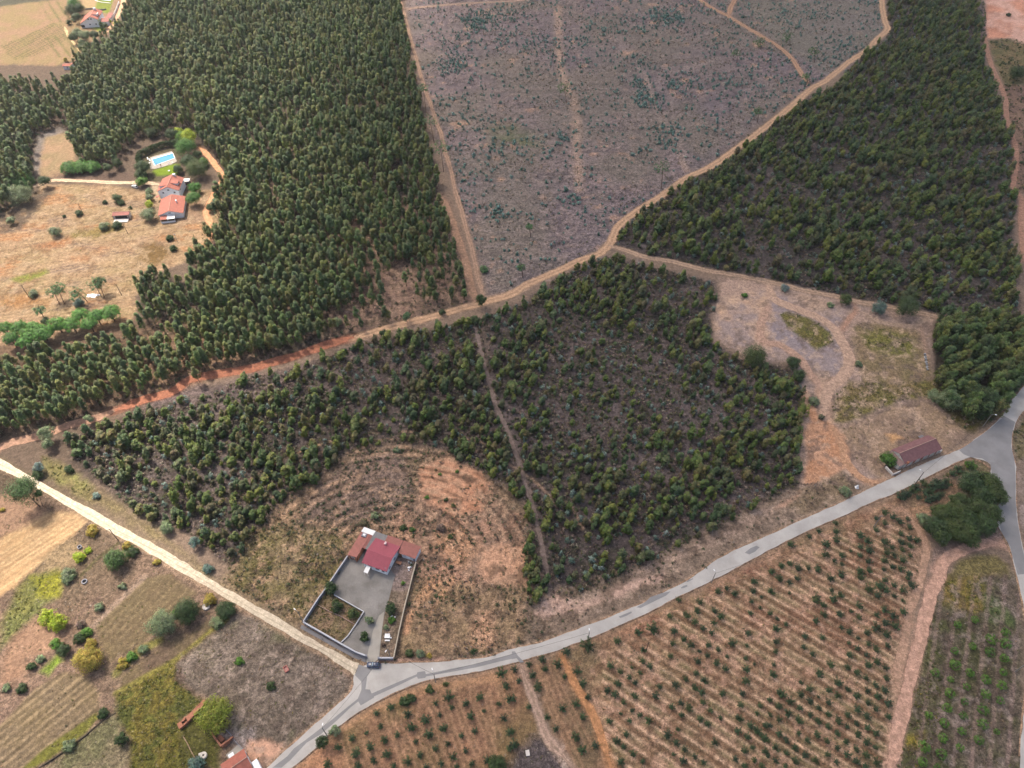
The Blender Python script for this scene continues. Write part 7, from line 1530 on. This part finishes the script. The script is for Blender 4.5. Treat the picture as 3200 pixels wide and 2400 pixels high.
MB().tube([(0, 0, 0), (0, 0, 2.6)], .04, 6).build('pole', M_METAL, pa); MB().tube([(0, 0, 1.1), (0, 0, 1.8), (0, 0, 2.6)], .22, 8, .05).build('folded_canopy', M_WALLG, pa)
for k, (x, y) in enumerate([(375, 610), (505, 578), (570, 560)]):
    w_ = W('h3', x, y, .3); o = empty('pool_chair', (w_[0], w_[1], .1), k, label=['pool chair nearest the closed parasol', 'middle pool chair on the lower terrace edge', 'rightmost pool chair on the lower terrace edge'][k], cat='chair')
    MB().box((0, 0, .4), (.55, .55, .08)).build('seat', M_WHITE if k else M_WOOD, o); MB().box((0, .26, .7), (.55, .06, .55)).build('backrest', M_WHITE if k else M_WOOD, o)
    for sx in (-1, 1):
        for sy in (-1, 1): MB().box((sx * .24, sy * .24, .18), (.05, .05, .36)).build('leg', M_METAL, o)
w_ = W('h3', 510, 698, .4); o = empty('lawn_table', (w_[0], w_[1], 0), 0, label='small white round table on the lawn', cat='table'); MB().tube([(0, 0, .68), (0, 0, .74)], .55, 14).build('tabletop', M_FRAME, o); MB().tube([(0, 0, 0), (0, 0, .67)], .06, 6).build('leg', M_FRAME, o)
vp = WP('h4', [(870, -30), (880, 0), (930, 30), (1050, 60), (1250, 80), (1255, 40), (1240, -30)]); vq = vp.mean(0)
vpo = empty('swimming_pool', (vq[0], vq[1], 0), 0, label='pale rounded pool at the top edge above the villa lawn', cat='pool')
q_ = flat_poly('water', [((p[0] - vq[0]) * .8, (p[1] - vq[1]) * .6 + 3) for p in vp], .12, mat_basic('pale_pool_water', S(190, 224, 228), .2, .03)); q_.parent = vpo
mb = MB(); mb.tube([(p[0] - vq[0], p[1] - vq[1], .1) for p in vp[:5]], .28, 6).build('pool_edge', M_FRAME, vpo)
# barn
BN = building('old_barn', 'long brown roofed barn with patchy white walls beside the asphalt road', 'h5', (970, 960), 3.0, R(23.1), 'barn')
gable(BN, -.3, 0, 18.0, 7.5, 3.0, 4.7, 'x', R_BARN, M_OLDW, rp=4.2, over=.3)
for x_ in (1.6, 5.0, 8.8, 12.4, 15.8): MB().box((x_, .285, 1.2), (1.0 + .4 * math.sin(x_ * 3), .03, 1.9)).build('bare_patch', M_BRICK, BN)
shed_roof(BN, -2.6, .2, -.35, 7.3, 2.6, 3.1, 3.1, 2.6, roof_mat('pale_barn_tiles', S(152, 124, 118), .3, 0), M_OLDW, over=.2)
MB().box((-4.2, -.9, .6), (3.2, .3, 1.4)).box((-6.0, 1.0, .5), (.35, 4.0, 1.2)).build('ruined_wall', M_OLDW, BN); MB().box((-6.2, 5.6, .8), (.4, 4.4, 1.8)).build('ruined_wall', M_STONE, BN); MB().box((-4.2, 7.9, .4), (3.6, .3, 1.0)).build('ruined_wall', M_STONE, BN)
MB().box((18.6, 1.0, .7), (1.2, 1.6, 1.4)).build('lean_to', M_OLDW, BN); MB().box((16.2, 8.3, .8), (1.8, 1.2, 1.7)).build('outhouse', M_STONE, BN)
MB().slab([(15.1, 7.6, 1.9), (17.3, 7.6, 1.9), (17.3, 9.1, 1.7), (15.1, 9.1, 1.7)], .08).build('outhouse_roof', R_GREY, BN)
MB().box((.9, .1, 3.35), (.8, .8, .8)).build('chimney', M_BRICK, BN)
# bottom house and ruin
BH = building('white_gabled_house', 'house with salmon red roof and white gable cut by the bottom edge', 'h6', (985, 1590), 3.0, R(37.1))
gable(BH, 0, -6.4, 7.0, 0, 3.0, 4.3, 'x', R_TILE2, M_WHITE, over=.12); window(BH, 6.89, -3.2, 1.5, 1.0, 1.0, '+x'); door(BH, 6.89, -1.3, .9, 2.0, '+x')
MB().box((8.0, -6.0, 1.2), (1.6, 3.0, 2.4)).build('annex', M_WHITE, BH)
pd = flat_poly('concrete_pad', quad_poly('h6', [(1100, 1390), (1370, 1165), (1470, 1262), (1180, 1500)]), .06, M_CONC2); tag(pd, kind='structure')
w_ = W('h6', 1215, 1395, .6); o_ = MB().box((0, 0, .45), (1.4, .9, .9), R(37)).box((0, 0, .93), (1.5, 1.0, .06), R(37)).build('water_tank', M_FRAME); o_.location = (w_[0], w_[1], .06); tag(o_, 'white box tank on the concrete pad above the salmon roof', 'tank')
RU = empty('roofless_ruin', (*W('h6', 780, 910), 0), 0, label='roofless brick ruin under the fig tree', cat='ruin')
def ruin_part(nm, pts, h, mat, par=RU, fr='h6', w=.45):
    P_ = WP(fr, pts, h)
    for i in range(len(P_) - 1):
        a, b = P_[i], P_[i + 1]; L_ = math.dist(a, b); n_ = max(1, int(L_ / 1.1))
        for k in range(n_):
            c0 = a + (b - a) * k / n_; c1 = a + (b - a) * (k + 1) / n_; hh = h * (.75 + .4 * rng.random())
            MB().box(((c0[0] + c1[0]) / 2 - par.location[0], (c0[1] + c1[1]) / 2 - par.location[1], hh / 2 - .05), (math.dist(c0, c1) - .003, w * (.9 + .15 * rng.random()), hh + .1), math.atan2(b[1] - a[1], b[0] - a[0])).build(nm, mat, par)
ruin_part('wall_block', [(790, 910), (890, 1060), (1000, 1200), (1120, 1100), (1240, 1000)], 1.6, M_BRICK); ruin_part('rubble', [(950, 1000), (1040, 1090)], .5, M_BRICK, w=1.2)
RT = empty('ruined_outbuilding', (*W('h6', 240, 700), 0), 0, label='long ruined brick outbuilding with two holes in its roof', cat='ruin')
def roof_piece(pts, h=1.3):
    P_ = WP('h6', pts, h); mb = MB(); mb.slab([(p[0] - RT.location[0], p[1] - RT.location[1], h) for p in P_], .15).build('roof_slab', M_BRICK, RT)
for q in ([(80, 740), (130, 850), (215, 790), (175, 690)], [(175, 690), (240, 592), (262, 640), (205, 700)], [(215, 790), (300, 710), (285, 680), (225, 740)], [(262, 600), (350, 520), (440, 560), (310, 700), (335, 640)][:4], [(350, 520), (560, 350), (610, 380), (440, 560)], [(560, 350), (640, 235), (700, 270), (610, 380)]): roof_piece(q)
P_ = WP('h6', [(95, 745), (135, 835), (300, 700), (440, 550), (600, 375), (690, 270), (640, 240), (350, 530), (180, 690)], 1.2)
for i in range(len(P_)):
    a, b = P_[i], P_[(i + 1) % len(P_)]; MB().box(((a[0] + b[0]) / 2 - RT.location[0], (a[1] + b[1]) / 2 - RT.location[1], .5), (math.dist(a, b), .2, 1.25), math.atan2(b[1] - a[1], b[0] - a[0])).build('wall_panel', M_BRICK, RT)
wall_line('field_wall', 'thin concrete wall from the fig tree down to the salmon roofed house', WP('h6', [(1080, 845), (1190, 950), (1245, 1045), (1340, 1160), (1460, 1275)], .8), .8, .15, M_WALLG, None)
wall_line('field_wall', 'low stone wall left of the ruin in the green thicket', WP('h6', [(215, 1010), (300, 1150), (370, 1300), (450, 1440), (500, 1570)], .6), .6, .2, M_STONE, None)
wall_line('bank_wall', 'dark dry stone bank along the lower edge of the ploughed strips', WP('03', [(1000, 1180), (880, 1250), (730, 1380), (540, 1520), (330, 1659)], .5), .5, .3, mat_basic('dark_stone', S(84, 74, 62), .95, .3), None)
def ring(name, label, fr, x, y, r, h, mat, cat='well', fill_=None, hole=.7):
    w_ = W(fr, x, y, h); o = empty(name, (w_[0], w_[1], 0), 0, label=label, cat=cat); n = 18; V = []; F = []
    for k in range(n):
        a = k / n * 6.283; c, s_ = math.cos(a), math.sin(a)
        V += [(c * r, s_ * r, 0), (c * r, s_ * r, h), (c * r * hole, s_ * r * hole, h), (c * r * hole, s_ * r * hole, 0)]
    for k in range(n):
        for j_ in range(3): F.append((4 * k + j_, 4 * ((k + 1) % n) + j_, 4 * ((k + 1) % n) + j_ + 1, 4 * k + j_ + 1))
    mobj('rim', mesh_np('rim', V, F, mat), o)
    MB().tube([(0, 0, 0), (0, 0, .02 if fill_ is None else h * .8)], r * hole * .99, 18).build('inside' if fill_ is None else 'cover', M_DARK if fill_ is None else fill_, o)  # uncovered rings get a black disc, painting the unlit shaft
ring('stone_well', 'round stone well in the dry field left of the low round pine', '02', 685, 1405, .75, .7, M_WALLG)
ring('stone_well', 'octagonal grey well at the top of the terraced plots', '03', 727, 45, .95, .6, M_WALLG)
ring('round_tank', 'round pale water tank beside the bramble near the gravel road', '03', 1778, 262, 1.15, .9, M_OLDW, 'tank', mat_basic('tank_cover', S(206, 200, 198)), .9)
ring('stone_well', 'round well with a square slab left of the salmon roofed house', 'h6', 630, 1390, .95, .8, M_OLDW, hole=.35)
w_ = W('h6', 570, 1370, .6); o_ = MB().box((0, 0, .3), (.9, .6, .6), .3).box((0, 0, .62), (1.0, .7, .05), .3).build('stone_trough', M_OLDW); o_.location = (w_[0], w_[1], 0); tag(o_, 'stone trough touching the well by the salmon roofed house', 'trough')
w_ = W('13', 260, 805, .5); rb = empty('brick_tank', (w_[0], w_[1], 0), R(-55), label='small open red brick box alone in the grey brown plot', cat='tank')
for (cx_, cy_, sx, sy) in ((0, .55, 1.9, .18), (0, -.55, 1.9, .18), (.86, 0, .18, .92), (-.86, 0, .18, .92)): MB().box((cx_, cy_, .45), (sx, sy, .9)).build('side', mat_basic('red_brick', S(196, 124, 112), .9, .15), rb)
MB().box((0, 0, .25), (1.5, .9, .5)).build('fill', mat_basic('pink_fill', S(200, 150, 140)), rb)
w_ = W('23', 135, 1530, .3); o_ = MB().box((0, 0, .25), (1.0, 1.4, .5), .15).box((0, 0, .53), (1.12, 1.52, .06), .15).build('concrete_box', M_OLDW); o_.location = (w_[0], w_[1], 0); tag(o_, 'small pale concrete box between the two orchard lanes', 'box')
w_ = W('32', 772, 885, .8); o_ = MB().box((0, 0, .15), (1.2, 1.2, .3)).box((0, 0, .8), (.7, .7, 1.1), 0, .8).box((0, 0, 1.55), (.3, .3, .5), 0, .5).build('roadside_shrine', M_FRAME); o_.location = (w_[0], w_[1], 0); tag(o_, 'small white wayside stone where the sandy track meets the asphalt', 'shrine')
for k, y_ in enumerate(np.linspace(1402, 1532, 7)):
    w_ = W('31', 1356 + k * 3.5, y_, .4); o = empty('beehive', (w_[0], w_[1], 0), .1 * k, label='%s pale beehive from the top of the row beside the dark wood' % ORDN[k], cat='beehive', group='beehives beside the dark wood')
    MB().box((0, 0, .38), (.75, .6, .62)).build('hive_body', M_FRAME if k % 2 else M_METAL, o); MB().box((0, 0, .73), (.85, .7, .07)).build('lid', M_METAL, o)
for k, (x, y, s_) in enumerate([(1435, 470, 2.2), (1530, 460, 1.2)]):
    w_ = W('h8', x, y, .3); V = []; F = []; n = 7
    for i in range(n):
        for j_ in range(n): V.append(((i / 6 - .5) * s_ * 2 + rng.normal(0, .12), (j_ / 6 - .5) * s_ * 1.2 + rng.normal(0, .1), max(.03, .9 * math.sin(i / 6 * 3.14) * math.sin(j_ / 6 * 3.14) + rng.normal(0, .1))))
    for i in range(n - 1):
        for j_ in range(n - 1): F.append((i * n + j_, (i + 1) * n + j_, (i + 1) * n + j_ + 1, i * n + j_ + 1))
    o_ = mobj('tarpaulin', mesh_np('tarpaulin', V, F, M_WHITE, True), None, (w_[0], w_[1], 0)); tag(o_, ['larger white tarpaulin heap between the pines', 'smaller white tarpaulin heap beside the forked pine'][k], 'tarpaulin')

# ------------------------------------------------------------------ poles, lamps and wires
M_POLE = mat_basic('concrete_pole', S(150, 146, 140), .8, .1); M_POLEW = mat_basic('wooden_pole', S(92, 76, 68), .9, .2)
POLES = {}
def pole(key, label, base, h, arm=None, wood=False, ang=0):
    w_ = W(*base); o = empty('street_lamp' if arm is not None else 'utility_pole', (w_[0], w_[1], 0), ang, label=label, cat='street lamp' if arm is not None else 'utility pole')
    MB().tube([(0, 0, -.2), (0, 0, h)], .16, 8, .09).build('pole', M_POLEW if wood else M_POLE, o)
    if arm is not None:
        ar = MB().tube([(0, 0, h - .3), (arm[0] * .5, arm[1] * .5, h + .15), (arm[0], arm[1], h + .2)], .05, 6).build('arm', M_METAL, o)
        MB().box((arm[0] * 1.12, arm[1] * 1.12, h + .2), (.7, .3, .16), math.atan2(arm[1], arm[0])).build('lamp_head', M_FRAME, ar)
    else: MB().box((0, 0, h - .4), (1.3, .12, .12)).build('crossarm', M_POLEW if wood else M_METAL, o)
    POLES[key] = (w_[0], w_[1], h)
pole('a', 'street lamp at the gravel road corner of the yard', ('13', 404, 392), 7, (-1.1, .8)); pole('b', 'pole with wires at the front corner of the yard beside the gate', ('13', 1162, 706), 7, (-.4, -.7))
pole('c', 'street lamp on the south verge of the asphalt opposite the yard', ('13', 1552, 918), 7, (-.5, 1.2)); pole('d', 'street lamp beside the dark oval tree on the lower road', ('13', 612, 1376), 7, (0, .8))
pole('e', 'street lamp at the top junction in front of the dark wood', ('32', 1855, 366), 7.5, (1.2, -.3)); pole('f', 'leaning lamp post on the road edge opposite the barn', ('32', 1278, 856), 7, (-.9, .9), True)
pole('g', 'lamp post on the verge above the upper orchard rows', ('23', 1722, 58), 7, (-.3, .8)); pole('h', 'slim pole standing among the upper orchard rows', ('32', 918, 1226), 7, None)
pole('i', 'wooden pole in the orchard near the bend', ('23', 1160, 640), 6, None, True); pole('j', 'wooden pole at the left end of the striped field', ('h8', 452, 490), 7, None, True); pole('k', 'wooden pole at the right end of the striped field', ('h8', 1912, 465), 7, None, True)
pole('l', 'wooden pole beside the gravel road above the low round pine', ('02', 1020, 1350), 7.5, None, True); pole('m', 'white lamp post on the verge of the lowest road bend', ('33', 2150, 818), 1.0, None) if False else None
w_ = W('33', 2137, 826); o = empty('street_lamp', (w_[0], w_[1], 0), 0, label='pale street lamp at the right edge beside the citrus plot', cat='street lamp'); MB().tube([(0, 0, -.2), (0, 0, 8)], .17, 8, .1).build('pole', M_POLE, o); MB().tube([(0, 0, 7.7), (1.4, .3, 8.2)], .05, 6).build('arm', M_METAL, o); MB().box((1.7, .35, 8.2), (.7, .3, .15)).build('lamp_head', M_FRAME, o)
pole('n', 'pole on the near edge of the large orchard verge', ('23', 655, 560), 6.5, (.0, .8)); pole('o', 'thin pole in the field beside the shrub, upper left', ('01', 720, 190), 6.5, None, True); pole('p', 'thin pole below the tiled shed', ('01', 1105, 360), 6.5, None, True); pole('q', 'white pole below the farmhouse porch', ('01', 1533, 430), 5, None)
def wire(label, a, b, sag=.8, r=.03):
    pts = [(a[0] + (b[0] - a[0]) * t_, a[1] + (b[1] - a[1]) * t_, a[2] + (b[2] - a[2]) * t_ - sag * 4 * t_ * (1 - t_)) for t_ in np.linspace(0, 1, 14)]
    o = MB().tube(pts, r, 4).build('cable', M_DARK); tag(o, label, 'cable')
PL = lambda k: (POLES[k][0], POLES[k][1], POLES[k][2] - .3)
wire('overhead cable crossing the junction from the yard corner down the road', PL('b'), PL('d')); wire('overhead cable from the yard corner to the lamp across the asphalt', PL('b'), PL('c')); wire('overhead cable along the road towards the orchard bend', PL('c'), PL('n'))
wire('overhead cable along the upper road verge', PL('g'), PL('h')); wire('overhead cable crossing the top junction', PL('f'), PL('e')); wire('overhead cable between the field poles', PL('j'), PL('k'))
wire('overhead cable beside the gravel road', PL('l'), PL('a'))

# ------------------------------------------------------------------ the car and the person beside it
def car(name, label, x, y, ang, paint_c, L_=4.3):
    o = empty(name, (x, y, .165 if abs(y) < 1e9 else 0), ang, label=label, cat='car')
    pm = mat_basic('car_paint', paint_c, .25, .04, spec=.6)
    def loft(secs, mat, nm, par, sm=True):
        V = []; F = []; n = len(secs[0])
        for s_ in secs: V += s_
        for i in range(len(secs) - 1):
            for k in range(n): F.append((i * n + k, i * n + (k + 1) % n, (i + 1) * n + (k + 1) % n, (i + 1) * n + k))
        F += [tuple(range(n))[::-1], tuple(range((len(secs) - 1) * n, len(secs) * n))]
        me_ = mesh_np(nm, V, F, mat, sm); ob = mobj(nm, me_, par)
        return ob
    hl = L_ / 2
    def sec(x_, w, z0, z1, r=.12): return [(x_, -w, z0), (x_, -w, z1 - r), (x_, -w + r, z1), (x_, w - r, z1), (x_, w, z1 - r), (x_, w, z0)]
    body = loft([sec(-hl, .62, .38, .66), sec(-hl + .12, .78, .26, .78), sec(-hl + .9, .86, .22, .90), sec(-.5, .88, .22, .96), sec(1.0, .88, .22, .97), sec(hl - .35, .84, .24, .95), sec(hl - .05, .76, .3, .88), sec(hl, .66, .4, .7)], pm, 'body', o)
    cab = loft([sec(-.75, .76, .93, .99, .03), sec(-.1, .64, .93, 1.36), sec(.25, .62, .93, 1.43), sec(1.25, .62, .93, 1.42), sec(1.65, .64, .93, 1.30), sec(1.98, .72, .93, 1.0, .03)], M_GLASS, 'windows', o)
    loft([sec(-.02, .60, 1.36, 1.40, .02), sec(.28, .60, 1.42, 1.465, .02), sec(1.22, .60, 1.42, 1.46, .02), sec(1.5, .6, 1.36, 1.385, .02)], pm, 'roof', o)
    MB().slab([(-.70, -.62, 1.0), (-.1, -.55, 1.40), (-.1, .55, 1.40), (-.70, .62, 1.0)], .03).build('windscreen', mat_basic('windscreen_glass', (.16, .22, .28), .08, .05, spec=.9), o)
    for sx in (-1.35, 1.3):
        for sy in (-1, 1):
            wh = MB().tube([(sx, sy * .70, .31), (sx, sy * .90, .31)], .31, 16).build('wheel', M_DARK, o); MB().tube([(sx, sy * .9, .31), (sx, sy * .915, .31)], .18, 10).build('rim', M_METAL, wh)
    for sy in (-1, 1):
        MB().box((-hl + .10, sy * .55, .66), (.12, .34, .14)).build('headlight', M_FRAME, o); MB().box((hl - .02, sy * .6, .74), (.06, .22, .18)).build('tail_light', M_RED, o)
        MB().box((-.45, sy * .98, 1.0), (.14, .2, .12)).build('mirror', pm, o)
        MB().tube([(.0, sy * .56, 1.47), (1.2, sy * .56, 1.49)], .025, 5).build('roof_rail', M_METAL, o)
    MB().box((-hl + .03, 0, .5), (.05, .5, .11)).build('number_plate', M_FRAME, o)
    return o
w_ = W('h2', 1400, 1590, .6); car('parked_car', 'dark blue car standing across the yard entrance at the road junction', w_[0], w_[1], R(-4), S(52, 66, 96))
w_ = W('h3', 800, 895, .6); c2 = car('parked_car', 'dark red car half under the white shelter', w_[0], w_[1], R(20), S(120, 40, 44)); c2.location.z = 0
w_ = W('00', 1165, 1610, .6); c3 = car('parked_car', 'pale grey car under the trees beside the farmhouse drive', w_[0], w_[1], R(-30), S(200, 204, 206)); c3.location.z = 0
# person: one skinned body, shirt, trousers and hair as clothing
def person(label, x, y, z, ang):
    o = empty('person', (x, y, z), ang, label=label, cat='person')
    J = {'pel': (0, 0, .95), 'wai': (0, 0, 1.10), 'che': (0, .0, 1.32), 'nek': (0, .0, 1.48), 'hd0': (0, .02, 1.58), 'hd1': (0, .02, 1.70)}
    def body(name, chain, radii, mat, par, sub=2):
        V = []; E = []; Rd = []
        for ch, rd in zip(chain, radii):
            b = len(V); st = 0
            for i, (p, r_) in enumerate(zip(ch, rd)):
                if p in V: idx = V.index(p)
                else: V.append(p); Rd.append(r_); idx = len(V) - 1
                if i: E.append((prev, idx))
                prev = idx
        me_ = bpy.data.meshes.new(name); me_.from_pydata(V, E, []); me_.materials.append(mat); ob = mobj(name, me_, par)
        sk_ = ob.modifiers.new('skin', 'SKIN'); 
        for i, r_ in enumerate(Rd): me_.skin_vertices[0].data[i].radius = (r_, r_ * .8)
        me_.skin_vertices[0].data[0].use_root = True
        sb = ob.modifiers.new('sub', 'SUBSURF'); sb.levels = sb.render_levels = sub
        return ob
    P_ = (0, 0, .95); C_ = (0, 0, 1.30); N_ = (0, 0, 1.47)
    legL = [P_, (.10, 0, .88), (.12, .02, .48), (.13, -.02, .09), (.13, .14, .05)]; legR = [P_, (-.10, 0, .88), (-.12, .05, .48), (-.12, .02, .09), (-.12, .18, .05)]
    armL = [C_, (.18, 0, 1.40), (.25, .02, 1.14), (.23, .18, .95), (.22, .24, .90)]; armR = [C_, (-.18, 0, 1.40), (-.26, .0, 1.14), (-.25, .1, .90), (-.25, .13, .84)]
    skin = mat_basic('skin', S(206, 160, 136), .6, .03)
    if True:
        me_ = bpy.data.meshes.new('body'); V = []; E = []; Rd = []
        def ch(L_, rr):
            prev = None
            for p, r_ in zip(L_, rr):
                if p in V: i = V.index(p)
                else: V.append(p); Rd.append(r_); i = len(V) - 1
                if prev is not None: E.append((prev, i))
                prev = i
        ch([P_, (0, 0, 1.12), C_, N_, (0, .01, 1.56), (0, .02, 1.66), (0, .02, 1.74)], [.13, .12, .14, .055, .075, .10, .07])
        ch(legL, [.13, .09, .06, .04, .04]); ch(legR, [.13, .09, .06, .04, .04]); ch(armL, [.14, .06, .042, .032, .03]); ch(armR, [.14, .06, .042, .032, .03])
        for side, hx, hy, hz in ((1, .22, .24, .90), (-1, -.25, .13, .84)):
            for f_ in range(5):
                dx = (f_ - 2) * .016; Lf = (.05, .075, .085, .078, .055)[f_]
                ch([(hx, hy, hz), (hx + dx, hy + Lf * .6, hz - Lf * .4), (hx + dx * 1.2, hy + Lf, hz - Lf * .8)], [.03, .009, .007])
        me_.from_pydata(V, E, []); me_.materials.append(skin); ob = mobj('body', me_, o); ob.modifiers.new('skin', 'SKIN')
        for i, r_ in enumerate(Rd): me_.skin_vertices[0].data[i].radius = (r_, r_ * .85)
        me_.skin_vertices[0].data[0].use_root = True
        sb = ob.modifiers.new('sub', 'SUBSURF'); sb.levels = sb.render_levels = 1
    body('shirt', [[P_[:2] + (1.0,), (0, 0, 1.13), (0, 0, 1.31), (0, 0, 1.42)], [(0, 0, 1.31), (.185, 0, 1.40), (.25, .01, 1.20)], [(0, 0, 1.31), (-.185, 0, 1.40), (-.26, 0, 1.20)]], [[.17, .155, .175, .09], [.175, .085, .065], [.175, .085, .065]], mat_basic('white_shirt', S(235, 236, 242), .8, .03), o)
    body('trousers', [[(0, 0, .96), (.10, 0, .86), (.12, .02, .48), (.13, -.02, .14)], [(0, 0, .96), (-.10, 0, .86), (-.12, .05, .48), (-.12, .02, .14)]], [[.16, .11, .08, .065], [.16, .11, .08, .065]], mat_basic('dark_trousers', S(32, 32, 40), .9), o)
    V = []; F = []; n = 10
    for i in range(5):
        for k in range(n):
            a = k / n * 6.283; th = i / 4 * 1.75; V.append((math.sin(th) * math.cos(a) * .105, .0 + math.sin(th) * math.sin(a) * .115 - .015, 1.68 + math.cos(th) * .115))
    F = [(i * n + k, i * n + (k + 1) % n, (i + 1) * n + (k + 1) % n, (i + 1) * n + k) for i in range(4) for k in range(n)]
    mobj('hair', mesh_np('hair', V, F, M_DARK, True), o)
    MB().box((0, .125, 1.645), (.025, .03, .04)).build('nose', skin, o); MB().box((.038, .112, 1.675), (.02, .01, .012)).box((-.038, .112, 1.675), (.02, .01, .012)).build('eye', M_DARK, o)
    return o
w_ = W('S', 1182.5, 2069.5, .6); person('person in a white shirt and dark trousers standing behind the blue car', w_[0], w_[1], .16, R(200))
# ------------------------------------------------------------------ the passing cloud that shades all but the left of the valley
CL_H = 900.0
off = Vector((sun_dir.x, sun_dir.y)) / sun_dir.z * CL_H
edge_pts = WP('O', [(930, -260), (820, 0), (660, 200), (560, 420), (490, 600), (360, 860), (270, 1060), (190, 1250), (-60, 1420), (-500, 1640)])
cpoly = np.vstack([edge_pts, [(-300, -320), (420, -320), (760, 300), (900, 900), (500, 1250), (0, 1300)]]) + np.array([off.x, off.y])
nx_ = 110
xs = np.linspace(cpoly[:, 0].min() - 30, cpoly[:, 0].max() + 30, nx_); ys = np.linspace(cpoly[:, 1].min() - 30, cpoly[:, 1].max() + 30, nx_)
CX, CY = np.meshgrid(xs, ys); sd_ = sdf(cpoly, CX.ravel(), CY.ravel()) + (fbm(CX.ravel(), CY.ravel(), 140, 4, 900) - .5) * 50
th = np.clip(-sd_ / 90, 0, 1)
bump = fbm(CX.ravel(), CY.ravel(), 120, 5, 910)
top = CL_H + th ** .6 * (40 + 160 * bump); bot = CL_H - th ** .6 * (6 + 26 * fbm(CX.ravel(), CY.ravel(), 90, 4, 920))
keep = (th > 0).reshape(nx_, nx_)
V = np.concatenate([np.stack([CX.ravel(), CY.ravel(), top], 1), np.stack([CX.ravel(), CY.ravel(), bot], 1)]); F = []
NN = nx_ * nx_
for i in range(nx_ - 1):
    for j_ in range(nx_ - 1):
        if keep[i:i + 2, j_:j_ + 2].any():
            a = i * nx_ + j_; q = (a, a + 1, a + nx_ + 1, a + nx_); F.append(q); F.append(tuple(NN + k for k in q[::-1]))
M_CLOUD = bpy.data.materials.new('cloud'); M_CLOUD.use_nodes = True; n = M_CLOUD.node_tree; n.nodes.remove(n.nodes["Principled BSDF"])
df = n.nodes.new('ShaderNodeBsdfDiffuse'); df.inputs[0].default_value = (.8, .8, .8, 1); trl = n.nodes.new('ShaderNodeBsdfTranslucent'); trl.inputs[0].default_value = (.7, .7, .71, 1); tp = n.nodes.new('ShaderNodeBsdfTransparent')
m1 = n.nodes.new('ShaderNodeMixShader'); m1.inputs[0].default_value = .7; m2 = n.nodes.new('ShaderNodeMixShader'); at = n.nodes.new('ShaderNodeAttribute'); at.attribute_name = 'thick'
n.links.new(df.outputs[0], m1.inputs[1]); n.links.new(trl.outputs[0], m1.inputs[2]); n.links.new(tp.outputs[0], m2.inputs[1]); n.links.new(m1.outputs[0], m2.inputs[2])
mm = n.nodes.new('ShaderNodeMath'); mm.operation = 'MULTIPLY'; mm.inputs[1].default_value = .74; n.links.new(at.outputs['Fac'], mm.inputs[0]); n.links.new(mm.outputs[0], m2.inputs[0]); n.links.new(m2.outputs[0], n.nodes["Material Output"].inputs[0])
me_ = mesh_np('cloud', V, F, M_CLOUD, True)
used = np.zeros(len(V), bool)
a_ = me_.attributes.new('thick', 'FLOAT', 'POINT'); a_.data.foreach_set('value', np.concatenate([th, th]).astype(np.float32))
import bmesh
bm = bmesh.new(); bm.from_mesh(me_); bmesh.ops.delete(bm, geom=[v for v in bm.verts if not v.link_faces], context='VERTS'); bm.to_mesh(me_); bm.free()
cl = mobj('cloud', me_); tag(cl, kind='structure')

# ------------------------------------------------------------------ haze
hz = MB().box((0, 950, 115.0), (5000, 2900 + 300, 236.0)).build('haze', None)
hz.data.materials.clear()
M_HAZE = bpy.data.materials.new('haze'); M_HAZE.use_nodes = True; n = M_HAZE.node_tree; n.nodes.remove(n.nodes["Principled BSDF"])
pv = n.nodes.new('ShaderNodeVolumePrincipled'); pv.inputs['Color'].default_value = (.93, .95, 1, 1); pv.inputs['Density'].default_value = .00007; pv.inputs['Anisotropy'].default_value = .2
n.links.new(pv.outputs[0], n.nodes["Material Output"].inputs['Volume']); hz.data.materials.append(M_HAZE); tag(hz, kind='stuff')
